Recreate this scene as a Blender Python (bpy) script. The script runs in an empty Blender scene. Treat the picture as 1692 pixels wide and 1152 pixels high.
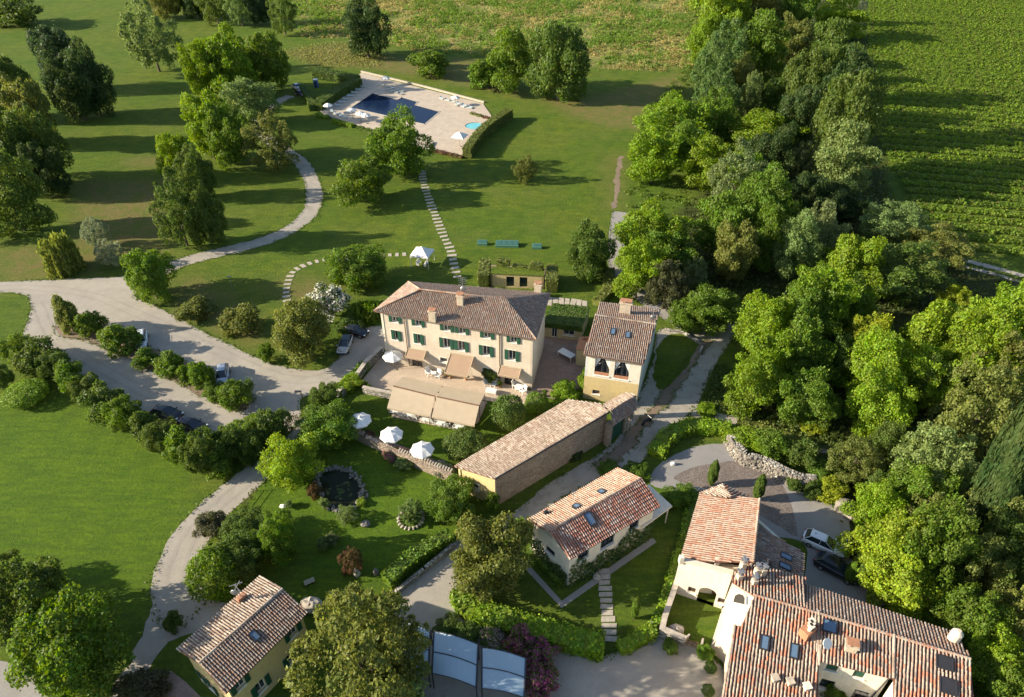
import bpy, bmesh, math, random
import numpy as np
from math import radians, sin, cos, pi, hypot, atan2
from mathutils import Vector, Matrix, noise
from mathutils.geometry import tessellate_polygon

# ------------------------------------------------------------------ camera, light, exposure
F, CX, CY = 1150.0, 846.0, 576.0          # focal length and centre of the photograph in its own pixels
PITCH, H = radians(37.5), 66.0            # the drone hovers 66 m up and looks 37.5 degrees down
scene = bpy.context.scene
camd = bpy.data.cameras.new('drone_camera')
camd.sensor_fit = 'HORIZONTAL'; camd.sensor_width = 36.0; camd.lens = 36.0 * F / 1692.0
camd.clip_start = 0.5; camd.clip_end = 6000
cam = bpy.data.objects.new('drone_camera', camd)
scene.collection.objects.link(cam)
cam.location = (0, 0, H); cam.rotation_euler = (radians(90) - PITCH, 0, 0)
scene.camera = cam

SUN_EL = radians(21.5)
TRAVEL = Vector((cos(SUN_EL) * 0.9975, cos(SUN_EL) * 0.07, -sin(SUN_EL)))   # direction the light travels
sund = bpy.data.lights.new('sun', 'SUN'); sund.energy = 5.0; sund.angle = radians(0.5)
sund.color = (1.0, 0.875, 0.69)
sun = bpy.data.objects.new('sun', sund); scene.collection.objects.link(sun)
sun.location = (-100, 0, 80); sun.rotation_euler = TRAVEL.to_track_quat('-Z', 'Y').to_euler()
world = bpy.data.worlds.new('World'); scene.world = world; world.use_nodes = True
wn = world.node_tree.nodes; bg = wn['Background']
sky = wn.new('ShaderNodeTexSky'); sky.sky_type = 'NISHITA'; sky.sun_disc = False
sky.sun_elevation = SUN_EL; sky.sun_rotation = atan2(-TRAVEL.x, -TRAVEL.y)
world.node_tree.links.new(sky.outputs[0], bg.inputs[0]); bg.inputs[1].default_value = 0.10
scene.view_settings.view_transform = 'Standard'; scene.view_settings.look = 'None'
scene.view_settings.exposure = 1.12; scene.view_settings.gamma = 1.0
scene.view_settings.use_curve_mapping = False
scene.render.engine = 'CYCLES'
scene.cycles.max_bounces = 5; scene.cycles.diffuse_bounces = 3; scene.cycles.transmission_bounces = 3
scene.cycles.use_denoising = True

# ------------------------------------------------------------------ helpers
COL = scene.collection
SP, CP = sin(PITCH), cos(PITCH)
def G(px, py, z=0.0):
    "the point at height z that the photograph shows at pixel px, py"
    u = (px - CX) / F; v = (CY - py) / F
    d = Vector((u, CP + v * SP, -SP + v * CP)); t = (z - H) / d.z
    return Vector((d.x * t, d.y * t, z))
def Gplane(px, py, p0, n):
    u = (px - CX) / F; v = (CY - py) / F
    d = Vector((u, CP + v * SP, -SP + v * CP)); o = Vector((0, 0, H))
    return o + d * ((p0 - o).dot(n) / d.dot(n))
def proj(x, y, z):
    z = z - H; dep = y * CP - z * SP; up = y * SP + z * CP
    return CX + F * x / dep, CY - F * up / dep
def scale_at(p): return F / (p.y * CP - (p.z - H) * SP)     # pixels per metre there

def tag(o, label=None, cat=None, group=None, kind=None):
    if label: o['label'] = label
    if cat: o['category'] = cat
    if group: o['group'] = group
    if kind: o['kind'] = kind
    return o
def empty(name, loc, rz=0.0):
    o = bpy.data.objects.new(name, None); COL.objects.link(o)
    o.location = loc; o.rotation_euler = (0, 0, rz); o.empty_display_size = 0.5
    return o
def mesh_np(name, V, Fq, smooth=False):
    "V (n,3) array, Fq (m,k) index array with equal face sizes"
    me = bpy.data.meshes.new(name); V = np.asarray(V, np.float32); Fq = np.asarray(Fq, np.int32)
    k = Fq.shape[1]
    me.vertices.add(len(V)); me.vertices.foreach_set('co', V.ravel())
    me.loops.add(Fq.size); me.loops.foreach_set('vertex_index', Fq.ravel())
    me.polygons.add(len(Fq)); me.polygons.foreach_set('loop_start', np.arange(0, Fq.size, k, dtype=np.int32))
    try: me.polygons.foreach_set('loop_total', np.full(len(Fq), k, np.int32))
    except Exception: pass
    if smooth: me.polygons.foreach_set('use_smooth', np.ones(len(Fq), bool))
    me.update(calc_edges=True)
    return me
def link(name, me, mat=None, parent=None, kind=None):
    o = bpy.data.objects.new(name, me); COL.objects.link(o)
    if mat is not None:
        if not me.materials: me.materials.append(mat)
        elif me.materials[0] is not mat:
            o.material_slots[0].link = 'OBJECT'; o.material_slots[0].material = mat
    if parent is not None: o.parent = parent
    if kind: o['kind'] = kind
    return o

class MB:
    "collects simple shapes and links them as one mesh"
    def __init__(s): s.v = []; s.f = []
    def add(s, vs, fs):
        b = len(s.v); s.v += [tuple(v) for v in vs]; s.f += [tuple(i + b for i in f) for f in fs]; return s
    def poly(s, pts): return s.add(pts, [tuple(range(len(pts)))])
    def hexa(s, p):   # 8 points: bottom ring 0-3, top ring 4-7
        return s.add(p, [(3, 2, 1, 0), (4, 5, 6, 7), (0, 1, 5, 4), (1, 2, 6, 5), (2, 3, 7, 6), (3, 0, 4, 7)])
    def box(s, c, d, rz=0.0, rx=0.0, ry=0.0):
        M = Matrix.Rotation(rz, 3, 'Z') @ Matrix.Rotation(ry, 3, 'Y') @ Matrix.Rotation(rx, 3, 'X')
        c = Vector(c); x, y, z = d[0] / 2, d[1] / 2, d[2] / 2
        return s.hexa([c + M @ Vector(q) for q in ((-x, -y, -z), (x, -y, -z), (x, y, -z), (-x, y, -z), (-x, -y, z), (x, -y, z), (x, y, z), (-x, y, z))])
    def prism(s, ring, z0, z1):
        n = len(ring); pts = [(p[0], p[1], z0) for p in ring] + [(p[0], p[1], z1) for p in ring]
        return s.add(pts, [tuple(range(n - 1, -1, -1)), tuple(range(n, 2 * n))] + [(i, (i + 1) % n, n + (i + 1) % n, n + i) for i in range(n)])
    def slab(s, pts, t):   # polygon thickened downwards
        n = len(pts); lo = [(p[0], p[1], p[2] - t) for p in pts]
        return s.add([tuple(p) for p in pts] + lo, [tuple(range(n)), tuple(range(2 * n - 1, n - 1, -1))] + [(i, n + i, n + (i + 1) % n, (i + 1) % n) for i in range(n)])
    def tube(s, a, b, r0, r1=None, n=8, caps=True):
        a = Vector(a); b = Vector(b); r1 = r0 if r1 is None else r1
        d = (b - a).normalized(); u = d.orthogonal().normalized(); w = d.cross(u)
        vs = [a + (u * cos(2 * pi * i / n) + w * sin(2 * pi * i / n)) * r0 for i in range(n)] + [b + (u * cos(2 * pi * i / n) + w * sin(2 * pi * i / n)) * r1 for i in range(n)]
        fs = [(i, (i + 1) % n, n + (i + 1) % n, n + i) for i in range(n)]
        if caps: fs += [tuple(range(n - 1, -1, -1)), tuple(range(n, 2 * n))]
        return s.add(vs, fs)
    def ball(s, c, r, n=8, m=6, sq=(1, 1, 1), jit=0.0, rnd=random):
        vs = [(c[0], c[1], c[2] - r * sq[2])]
        for j in range(1, m):
            t = -pi / 2 + pi * j / m
            for i in range(n):
                k = 1 + jit * (rnd.random() - .5)
                vs.append((c[0] + r * sq[0] * cos(t) * cos(2 * pi * i / n) * k, c[1] + r * sq[1] * cos(t) * sin(2 * pi * i / n) * k, c[2] + r * sq[2] * sin(t) * k))
        vs.append((c[0], c[1], c[2] + r * sq[2])); top = len(vs) - 1
        fs = [(0, 1 + (i + 1) % n, 1 + i) for i in range(n)]
        for j in range(m - 2):
            for i in range(n): fs.append((1 + j * n + i, 1 + j * n + (i + 1) % n, 1 + (j + 1) * n + (i + 1) % n, 1 + (j + 1) * n + i))
        fs += [(top, 1 + (m - 2) * n + i, 1 + (m - 2) * n + (i + 1) % n) for i in range(n)]
        return s.add(vs, fs)
    def build(s, name, mat=None, parent=None, smooth=False, kind=None, bevel=0.0, origin=None):
        me = bpy.data.meshes.new(name); o3 = origin or (0, 0, 0)
        me.from_pydata([(v[0] - o3[0], v[1] - o3[1], v[2] - o3[2]) for v in s.v], [], s.f); me.update()
        if smooth:
            for p in me.polygons: p.use_smooth = True
        if bevel:
            bm = bmesh.new(); bm.from_mesh(me)
            bmesh.ops.bevel(bm, geom=bm.edges[:], offset=bevel, segments=1, affect='EDGES'); bm.to_mesh(me); bm.free()
        o = link(name, me, mat, parent, kind)
        if origin and parent is None: o.location = origin
        return o

def copy_tree(o, parent=None):
    c = o.copy(); COL.objects.link(c); c.parent = parent
    for ch in list(o.children): copy_tree(ch, c)
    return c
ORD = ['first', 'second', 'third', 'fourth', 'fifth', 'sixth', 'seventh', 'eighth', 'ninth', 'tenth', 'eleventh', 'twelfth', 'thirteenth', 'fourteenth', 'fifteenth', 'sixteenth', 'seventeenth', 'eighteenth', 'nineteenth', 'twentieth']
ORD += ['twenty-' + w for w in ORD[:9]] + ['thirtieth'] + ['thirty-' + w for w in ORD[:9]] + ['fortieth'] + ['forty-' + w for w in ORD[:9]] + ['fiftieth'] + ['fifty-' + w for w in ORD[:9]]

# ------------------------------------------------------------------ materials
def newmat(name):
    m = bpy.data.materials.new(name); m.use_nodes = True
    return m, m.node_tree.nodes, m.node_tree.links, m.node_tree.nodes['Principled BSDF']
def mixrgb(N, L, fac, a, b, blend='MIX'):
    x = N.new('ShaderNodeMix'); x.data_type = 'RGBA'; x.blend_type = blend
    for sock, val in ((x.inputs[0], fac), (x.inputs[6], a), (x.inputs[7], b)):
        if hasattr(val, 'links') or hasattr(val, 'is_linked'): L.new(val, sock)
        elif isinstance(val, (int, float)): sock.default_value = val
        else: sock.default_value = (*val, 1) if len(val) == 3 else val
    return x.outputs[2]
def noise_tex(N, L, scale, detail=4, vec=None, rough=0.55):
    t = N.new('ShaderNodeTexNoise'); t.inputs['Scale'].default_value = scale; t.inputs['Detail'].default_value = detail
    t.inputs['Roughness'].default_value = rough
    if vec is not None: L.new(vec, t.inputs['Vector'])
    return t
def ramp(N, L, src, stops, interp='LINEAR'):
    r = N.new('ShaderNodeValToRGB'); r.color_ramp.interpolation = interp
    e = r.color_ramp.elements
    while len(e) < len(stops): e.new(0.5)
    for el, (p, c) in zip(e, stops):
        el.position = p; el.color = (*c, 1) if not isinstance(c, (int, float)) else (c, c, c, 1)
    L.new(src, r.inputs[0]); return r.outputs[0]
def pos(N): return N.new('ShaderNodeNewGeometry').outputs['Position']
def bump(N, L, src, strength, dist, b):
    bn = N.new('ShaderNodeBump'); bn.inputs['Strength'].default_value = strength; bn.inputs['Distance'].default_value = dist
    L.new(src, bn.inputs['Height']); L.new(bn.outputs[0], b.inputs['Normal'])

def plain(name, col, rough=0.6, metal=0.0, var=0.12, scale=1.5, bmp=0.0, bscale=8):
    m, N, L, b = newmat(name); p = pos(N)
    t = noise_tex(N, L, scale, 5, p); t2 = noise_tex(N, L, scale * 9, 3, p)
    c1 = tuple(c * (1 - var) for c in col); c2 = tuple(min(1, c * (1 + var)) for c in col)
    k = ramp(N, L, t.outputs[0], [(.3, c1), (.7, c2)])
    k = mixrgb(N, L, ramp(N, L, t2.outputs[0], [(.35, 0.0), (.75, .5)]), k, tuple(c * (1 - 1.5 * var) for c in col))
    L.new(k, b.inputs['Base Color']); b.inputs['Roughness'].default_value = rough; b.inputs['Metallic'].default_value = metal
    if bmp: bump(N, L, noise_tex(N, L, bscale, 4, p).outputs[0], 0.6, bmp, b)
    return m
def plaster(name, base, stain, dark, foot=(.25, .22, .16)):
    "old lime render: patchy tone, streaks, damp near the foot"
    m, N, L, b = newmat(name); p = pos(N)
    n1 = noise_tex(N, L, 0.35, 6, p, .65); n2 = noise_tex(N, L, 2.2, 6, p, .7)
    mp = N.new('ShaderNodeMapping'); mp.inputs['Scale'].default_value = (2.2, 2.2, .25); L.new(p, mp.inputs[0])
    n3 = noise_tex(N, L, 1.2, 5, mp.outputs[0], .7)
    c = mixrgb(N, L, ramp(N, L, n1.outputs[0], [(.35, 0.0), (.65, 1.0)]), base, stain)
    c = mixrgb(N, L, ramp(N, L, n2.outputs[0], [(.5, 0.0), (.8, .6)]), c, dark)
    c = mixrgb(N, L, ramp(N, L, n3.outputs[0], [(.5, 0.0), (.75, .45)]), c, dark)
    sx = N.new('ShaderNodeSeparateXYZ'); L.new(p, sx.inputs[0])
    mr = N.new('ShaderNodeMapRange'); mr.inputs[1].default_value = 0; mr.inputs[2].default_value = 2.2; mr.inputs[3].default_value = .55; mr.inputs[4].default_value = 0
    L.new(sx.outputs[2], mr.inputs[0])
    mu = N.new('ShaderNodeMath'); mu.operation = 'MULTIPLY'; L.new(mr.outputs[0], mu.inputs[0]); L.new(n2.outputs[0], mu.inputs[1])
    c = mixrgb(N, L, mu.outputs[0], c, foot)
    L.new(c, b.inputs['Base Color']); b.inputs['Roughness'].default_value = .9
    bump(N, L, n2.outputs[0], .5, .03, b)
    return m
def stone_mat(name, cols, scale, mortar=(.22, .19, .15), bmp=.08):
    m, N, L, b = newmat(name); p = pos(N)
    mp = N.new('ShaderNodeMapping'); mp.inputs['Scale'].default_value = (1, 1, 1.7); L.new(p, mp.inputs[0])
    wb = noise_tex(N, L, scale * .8, 2, mp.outputs[0])
    vm = N.new('ShaderNodeVectorMath'); vm.operation = 'MULTIPLY_ADD'; vm.inputs[1].default_value = (.25, .25, .25)
    L.new(wb.outputs[1], vm.inputs[0]); L.new(mp.outputs[0], vm.inputs[2])
    v = N.new('ShaderNodeTexVoronoi'); v.inputs['Scale'].default_value = scale; L.new(vm.outputs[0], v.inputs['Vector'])
    ve = N.new('ShaderNodeTexVoronoi'); ve.feature = 'DISTANCE_TO_EDGE'; ve.inputs['Scale'].default_value = scale; L.new(vm.outputs[0], ve.inputs['Vector'])
    sx = N.new('ShaderNodeSeparateColor'); L.new(v.outputs['Color'], sx.inputs[0])
    c = ramp(N, L, sx.outputs[0], [(i / (len(cols) - 1), k) for i, k in enumerate(cols)])
    n1 = noise_tex(N, L, .5, 5, p, .7)
    c = mixrgb(N, L, ramp(N, L, n1.outputs[0], [(.4, 0.0), (.75, .6)]), c, tuple(x * .55 for x in cols[0]))
    e = ramp(N, L, ve.outputs[0], [(0.02, 1.0), (.09, 0.0)])
    c = mixrgb(N, L, e, c, mortar)
    L.new(c, b.inputs['Base Color']); b.inputs['Roughness'].default_value = .92
    bump(N, L, ramp(N, L, ve.outputs[0], [(0.0, 0.0), (.15, 1.0)]), .8, bmp, b)
    return m
def tile_mat(name, stops, patch, patch_amt=.5, scale=.5, even=.5, red=None):
    avg = tuple(sum(c[i] for _, c in stops) / len(stops) for i in range(3)); stops = [(p, tuple(x * (1 - even) + a * even for x, a in zip(c, avg))) for p, c in stops]
    "one colour per tile, with lichen and weather in larger patches"
    m, N, L, b = newmat(name); g = N.new('ShaderNodeNewGeometry')
    c = ramp(N, L, g.outputs['Random Per Island'], stops, 'CONSTANT')
    n1 = noise_tex(N, L, scale, 6, g.outputs['Position'], .7); n2 = noise_tex(N, L, 7, 4, g.outputs['Position'], .7)
    c = mixrgb(N, L, ramp(N, L, n1.outputs[0], [(.42, 0.0), (.68, patch_amt)]), c, patch)
    c = mixrgb(N, L, ramp(N, L, n2.outputs[0], [(.5, 0.0), (.72, .75)]), c, tuple(x * .4 for x in patch))
    if red:
        n4 = noise_tex(N, L, .9, 3, g.outputs['Position'], .5); wr = N.new('ShaderNodeTexWhiteNoise'); wr.noise_dimensions = '1D'
        ax = N.new('ShaderNodeMath'); ax.inputs[1].default_value = 5.3; L.new(g.outputs['Random Per Island'], ax.inputs[0]); L.new(ax.outputs[0], wr.inputs['W'])
        mu = N.new('ShaderNodeMath'); mu.operation = 'MULTIPLY'; L.new(n4.outputs[0], mu.inputs[0]); L.new(wr.outputs[0], mu.inputs[1])
        c = mixrgb(N, L, ramp(N, L, mu.outputs[0], [(.37, 0.0), (.41, .8)]), c, red)
    L.new(c, b.inputs['Base Color']); b.inputs['Roughness'].default_value = .9
    return m
def leaf_mat(name, trans=.4, spread=.38, blossom=None, amt=.25):
    "leaf colour comes from each plant's own object colour; every leaf clump varies a little"
    m, N, L, b = newmat(name); g = N.new('ShaderNodeNewGeometry'); oi = N.new('ShaderNodeObjectInfo')
    hs = N.new('ShaderNodeHueSaturation'); L.new(oi.outputs['Color'], hs.inputs['Color'])
    r = g.outputs['Random Per Island']
    def mr(src, a, c):
        x = N.new('ShaderNodeMapRange'); x.inputs[3].default_value = a; x.inputs[4].default_value = c; L.new(src, x.inputs[0]); return x.outputs[0]
    L.new(mr(r, 1 - spread, 1 + spread), hs.inputs['Value'])
    wn_ = N.new('ShaderNodeTexWhiteNoise'); wn_.noise_dimensions = '1D'; L.new(r, wn_.inputs['W'])
    L.new(mr(wn_.outputs[0], .475, .52), hs.inputs['Hue'])
    n1 = noise_tex(N, L, .45, 3, g.outputs['Position'])
    c = mixrgb(N, L, ramp(N, L, n1.outputs[0], [(.35, 0.0), (.7, .45)]), hs.outputs[0], (.14, .17, .045))
    if blossom:
        wb = N.new('ShaderNodeTexWhiteNoise'); wb.noise_dimensions = '1D'
        ad = N.new('ShaderNodeMath'); ad.inputs[1].default_value = 3.7; L.new(r, ad.inputs[0]); L.new(ad.outputs[0], wb.inputs['W'])
        n2 = noise_tex(N, L, .9, 2, g.outputs['Position'])
        mu = N.new('ShaderNodeMath'); mu.operation = 'MULTIPLY'; L.new(n2.outputs[0], mu.inputs[0]); L.new(wb.outputs[0], mu.inputs[1])
        c = mixrgb(N, L, ramp(N, L, mu.outputs[0], [(amt, 0.0), (amt + .03, 1.0)]), c, blossom)
    L.new(c, b.inputs['Base Color']); b.inputs['Roughness'].default_value = .55
    b.inputs['Specular IOR Level'].default_value = .25
    tr = N.new('ShaderNodeBsdfTranslucent'); mx = N.new('ShaderNodeMixShader'); mx.inputs[0].default_value = trans
    hv = N.new('ShaderNodeHueSaturation'); hv.inputs['Hue'].default_value = .485; hv.inputs['Saturation'].default_value = 1.1; hv.inputs['Value'].default_value = 1.5
    L.new(c, hv.inputs['Color']); L.new(hv.outputs[0], tr.inputs[0])
    out = N['Material Output']; L.new(b.outputs[0], mx.inputs[1]); L.new(tr.outputs[0], mx.inputs[2]); L.new(mx.outputs[0], out.inputs[0])
    return m
def glass_mat(name, col=(.02, .03, .04), rough=.08):
    m, N, L, b = newmat(name); b.inputs['Base Color'].default_value = (*col, 1)
    b.inputs['Roughness'].default_value = rough; b.inputs['Specular IOR Level'].default_value = .8
    return m
def gravel_mat(name, a, c, d, patch=.25):
    m, N, L, b = newmat(name); p = pos(N)
    n1 = noise_tex(N, L, .12, 5, p, .6); n2 = noise_tex(N, L, 5, 6, p, .8); n3 = noise_tex(N, L, .6, 6, p, .7)
    k = mixrgb(N, L, ramp(N, L, n1.outputs[0], [(.38, 0.0), (.62, 1.0)]), a, c)
    k = mixrgb(N, L, ramp(N, L, n3.outputs[0], [(.5, 0.0), (.75, patch * 2)]), k, d)
    k = mixrgb(N, L, ramp(N, L, n2.outputs[0], [(.42, 0.0), (.7, .45)]), k, d)
    n5 = noise_tex(N, L, .28, 4, p, .75); k = mixrgb(N, L, ramp(N, L, n5.outputs[0], [(.46, 0.0), (.6, .45), (.75, .1)]), k, tuple((x + y) / 2 * .85 for x, y in zip(a, d)))
    L.new(k, b.inputs['Base Color']); b.inputs['Roughness'].default_value = .95
    bump(N, L, n2.outputs[0], .7, .05, b)
    return m

M = {}
M['leaf'] = leaf_mat('leaves'); M['leaf_dense'] = leaf_mat('clipped_leaves', .25, .35)
M['leaf_white'] = leaf_mat('white_blossom_leaves', .3, .5, (.75, .72, .66), .27)
M['leaf_pink'] = leaf_mat('magenta_blossom_leaves', .3, .5, (.34, .07, .20), .26)
M['leaf_mauve'] = leaf_mat('pale_blossom_leaves', .3, .5, (.42, .30, .32), .3)
M['bark'] = plain('bark', (.13, .10, .07), .9, 0, .3, 3)
M['plaster'] = plaster('cream_render', (.66, .57, .45), (.56, .48, .37), (.41, .36, .29))
M['plaster_white'] = plaster('white_render', (.78, .71, .58), (.68, .62, .50), (.45, .40, .32))
M['plaster_yellow'] = plaster('yellow_render', (.62, .48, .22), (.55, .43, .22), (.38, .31, .19))
M['plaster_blue'] = plaster('pale_grey_render', (.62, .62, .58), (.55, .56, .54), (.38, .38, .37))
M['stone'] = stone_mat('rubble_stone', [(.30, .23, .17), (.42, .32, .24), (.50, .40, .30), (.36, .22, .16)], 2.6)
M['stone_grey'] = stone_mat('grey_rubble', [(.24, .22, .19), (.45, .41, .35), (.58, .54, .46), (.34, .31, .27)], 2.0, (.12, .11, .09), .15)
M['rock'] = plain('rock', (.22, .20, .17), .9, 0, .35, 2.0, .05)
M['white'] = plain('white_paint', (.78, .77, .73), .5, 0, .03)
M['canvas'] = plain('white_canvas', (.80, .78, .73), .8, 0, .05, 2.5)
M['awning'] = plain('tan_canvas', (.46, .37, .25), .85, 0, .07, .8)
M['awning2'] = plain('brown_canvas', (.34, .235, .155), .85, 0, .06, 1)
M['green'] = plain('green_shutter_paint', (.018, .085, .05), .5, 0, .15)
M['teal'] = plain('weathered_green_metal', (.10, .24, .17), .55, 0, .2, 3)
M['glass'] = glass_mat('window_glass'); M['sky_glass'] = glass_mat('roof_window_glass', (.10, .16, .24), .15)
M['teal_glass'] = glass_mat('green_roof_glass', (.05, .13, .10), .3)
M['dark'] = plain('painted_interior_shade', (.03, .025, .02), .9, 0, .2)
M['wood'] = plain('brown_wood', (.16, .09, .05), .7, 0, .25, 3)
M['metal'] = plain('grey_metal', (.35, .35, .35), .4, .6, .1)
M['dark_metal'] = plain('dark_metal', (.05, .05, .055), .45, .4, .1)
M['pipe'] = plain('downpipe', (.16, .10, .07), .5, .3, .15)
M['chimney'] = plain('chimney_render', (.55, .46, .34), .9, 0, .25, 2.5, .02)
M['terracotta'] = plain('terracotta', (.42, .20, .11), .9, 0, .25, 3)
M['under_red'] = plain('red_channel_tiles', (.20, .09, .06), .95, 0, .45, 1.2)
M['under'] = plain('shaded_channel_tiles', (.20, .12, .085), .95, 0, .3, 2)  # slab under the tile rows, shadow between them put into its colour
T1 = [(0, (.37, .28, .22)), (.22, (.29, .20, .155)), (.40, (.42, .34, .27)), (.58, (.24, .165, .13)), (.72, (.48, .41, .34)), (.84, (.34, .19, .12)), (.94, (.15, .12, .10))]
M['tile_old'] = tile_mat('old_rose_tiles', T1, (.20, .17, .145), .6, even=.3, red=(.31, .19, .13))
T2 = [(0, (.42, .33, .25)), (.25, (.35, .26, .19)), (.45, (.50, .42, .33)), (.65, (.30, .20, .14)), (.80, (.54, .47, .38)), (.93, (.20, .145, .11))]
M['tile_pale'] = tile_mat('pale_tan_tiles', T2, (.22, .175, .135), .7, even=.15)
T3 = [(0, (.46, .34, .25)), (.2, (.49, .37, .28)), (.42, (.40, .25, .17)), (.6, (.53, .43, .34)), (.76, (.33, .24, .18)), (.9, (.46, .23, .13))]
M['tile_orange'] = tile_mat('orange_tiles', T3, (.42, .34, .27), .7, even=.35, red=(.38, .19, .12))
T4 = [(0, (.44, .37, .29)), (.28, (.38, .28, .21)), (.42, (.49, .42, .34)), (.62, (.36, .22, .15)), (.74, (.30, .24, .19)), (.88, (.43, .34, .26)), (.95, (.12, .10, .085))]
M['tile_mixed'] = tile_mat('mixed_red_and_cream_tiles', T4, (.18, .15, .125), .75, even=.45, red=(.42, .15, .08))
T5 = [(0, (.46, .22, .16)), (.25, (.56, .40, .32)), (.42, (.36, .15, .10)), (.6, (.60, .50, .42)), (.75, (.30, .17, .13)), (.9, (.52, .20, .11))]
M['tile_red'] = tile_mat('dark_red_tiles', T5, (.24, .17, .14), .5, even=.3, red=(.30, .11, .07))
M['gravel'] = gravel_mat('pale_gravel', (.40, .36, .295), (.34, .31, .26), (.26, .235, .20))
M['track'] = gravel_mat('stony_track', (.40, .36, .30), (.36, .33, .28), (.20, .18, .13), .5)
M['earth'] = gravel_mat('bare_earth', (.26, .19, .13), (.20, .15, .10), (.13, .10, .07))
M['asphalt'] = gravel_mat('worn_asphalt', (.30, .28, .26), (.26, .25, .235), (.19, .185, .18), .15)
M['asphalt_pale'] = gravel_mat('pale_asphalt', (.34, .32, .29), (.29, .27, .25), (.22, .21, .19), .1)
M['setts'] = stone_mat('stone_setts', [(.18, .145, .12), (.24, .195, .165), (.29, .245, .21)], 5, (.10, .08, .07), .02)
M['paving'] = stone_mat('terrace_paving', [(.50, .40, .30), (.53, .43, .32), (.56, .45, .34)], 2.2, (.44, .35, .26), .004)
M['paving_red'] = stone_mat('courtyard_paving', [(.27, .19, .15), (.30, .21, .17), (.33, .24, .19)], 3.0, (.21, .15, .12), .004)
M['pool_deck'] = stone_mat('pool_deck_paving', [(.49, .41, .32), (.52, .435, .34), (.545, .46, .36)], 1.2, (.46, .385, .30), .003)
M['slab'] = plain('stepping_stone', (.44, .39, .32), .9, 0, .25, 2)
# ------------------------------------------------------------------ ground
def smoothstep(a, b, x):
    t = np.clip((x - a) / (b - a), 0, 1); return t * t * (3 - 2 * t)
def inpoly(px, py, poly):
    ins = np.zeros(px.shape, bool); n = len(poly); j = n - 1
    for i in range(n):
        xi, yi = poly[i]; xj, yj = poly[j]
        c = ((yi > py) != (yj > py)) & (px < (xj - xi) * (py - yi) / ((yj - yi) if yj != yi else 1e-9) + xi)
        ins ^= c; j = i
    return ins
def blur(a, k):
    for _ in range(k):
        a = (np.roll(a, 1, 0) + np.roll(a, -1, 0) + a * 2) / 4; a = (np.roll(a, 1, 1) + np.roll(a, -1, 1) + a * 2) / 4
    return a
gx = np.concatenate([[-2500, -900, -400], np.arange(-260, 260, 1.3), [400, 900, 2500]])
gy = np.concatenate([[-1500, -500, -100], np.arange(-5, 460, 1.3), [600, 1200, 3500]])
GX, GY = np.meshgrid(gx, gy)
dep = GY * CP + H * SP; dep = np.where(dep < 5, 5, dep)
PXX = CX + F * GX / dep; PYY = CY - F * (GY * SP - H * CP) / dep
def mask(polys, k=3):
    a = np.zeros(GX.shape)
    for p in polys: a[inpoly(PXX, PYY, p)] = 1
    return blur(a, k)
WOOD = [(1150, -60), (1425, -60), (1440, 180), (1470, 330), (1600, 440), (1760, 480), (1800, 1300), (1620, 1200), (1600, 1080), (1420, 930), (1350, 770), (1235, 690), (1222, 560), (1170, 530), (1100, 500), (1045, 470), (1050, 400), (1120, 350), (1165, 320), (1130, 268), (1100, 240), (1150, 170)]
MEADOW = [(480, -90), (1160, -90), (1145, 105), (1080, 118), (980, 110), (780, 85), (700, 88), (640, 60), (560, 62), (500, 60)]
DRY = [[(470, 85), (560, 70), (640, 92), (700, 100), (800, 118), (880, 165), (700, 128), (600, 112), (520, 108)],
       [(880, 160), (960, 165), (1130, 120), (1130, 175), (1070, 215), (1010, 210), (940, 190)],
       [(1008, 255), (1030, 255), (1024, 345), (1006, 345)], [(0, 405), (130, 415), (180, 455), (0, 462)],
       [(270, 470), (330, 455), (420, 520), (460, 590), (380, 560), (300, 515)], [(560, 462), (430, 465), (480, 500), (560, 500)],
       [(740, 95), (800, 100), (790, 140), (750, 140)], [(200, 260), (280, 262), (280, 275), (220, 275)],
       [(120, 300), (300, 295), (280, 420), (130, 440)], [(1210, 690), (1340, 720), (1420, 750), (1330, 750), (1230, 705)]]
a_wood = mask([WOOD]); a_mead = mask([MEADOW], 4); a_dry = mask(DRY, 5)
a_garden = mask([[(395, 800), (440, 740), (560, 640), (600, 700), (750, 790), (830, 860), (640, 960), (500, 1000), (420, 900)],
                 [(600, 690), (640, 640), (860, 650), (960, 660), (750, 780)], [(-300, 650), (120, 660), (330, 780), (290, 880), (250, 1010), (200, 1080), (-300, 1100)]], 3)
nyy, nxx = GX.shape
V = np.stack([GX, GY, np.zeros_like(GX)], -1).reshape(-1, 3)
idx = np.arange(nyy * nxx).reshape(nyy, nxx)
Fq = np.stack([idx[:-1, :-1], idx[:-1, 1:], idx[1:, 1:], idx[1:, :-1]], -1).reshape(-1, 4)
me = mesh_np('ground', V, Fq)
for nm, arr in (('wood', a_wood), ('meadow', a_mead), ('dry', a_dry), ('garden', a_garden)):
    at = me.attributes.new(nm, 'FLOAT', 'POINT'); at.data.foreach_set('value', arr.astype(np.float32).ravel())
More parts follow.
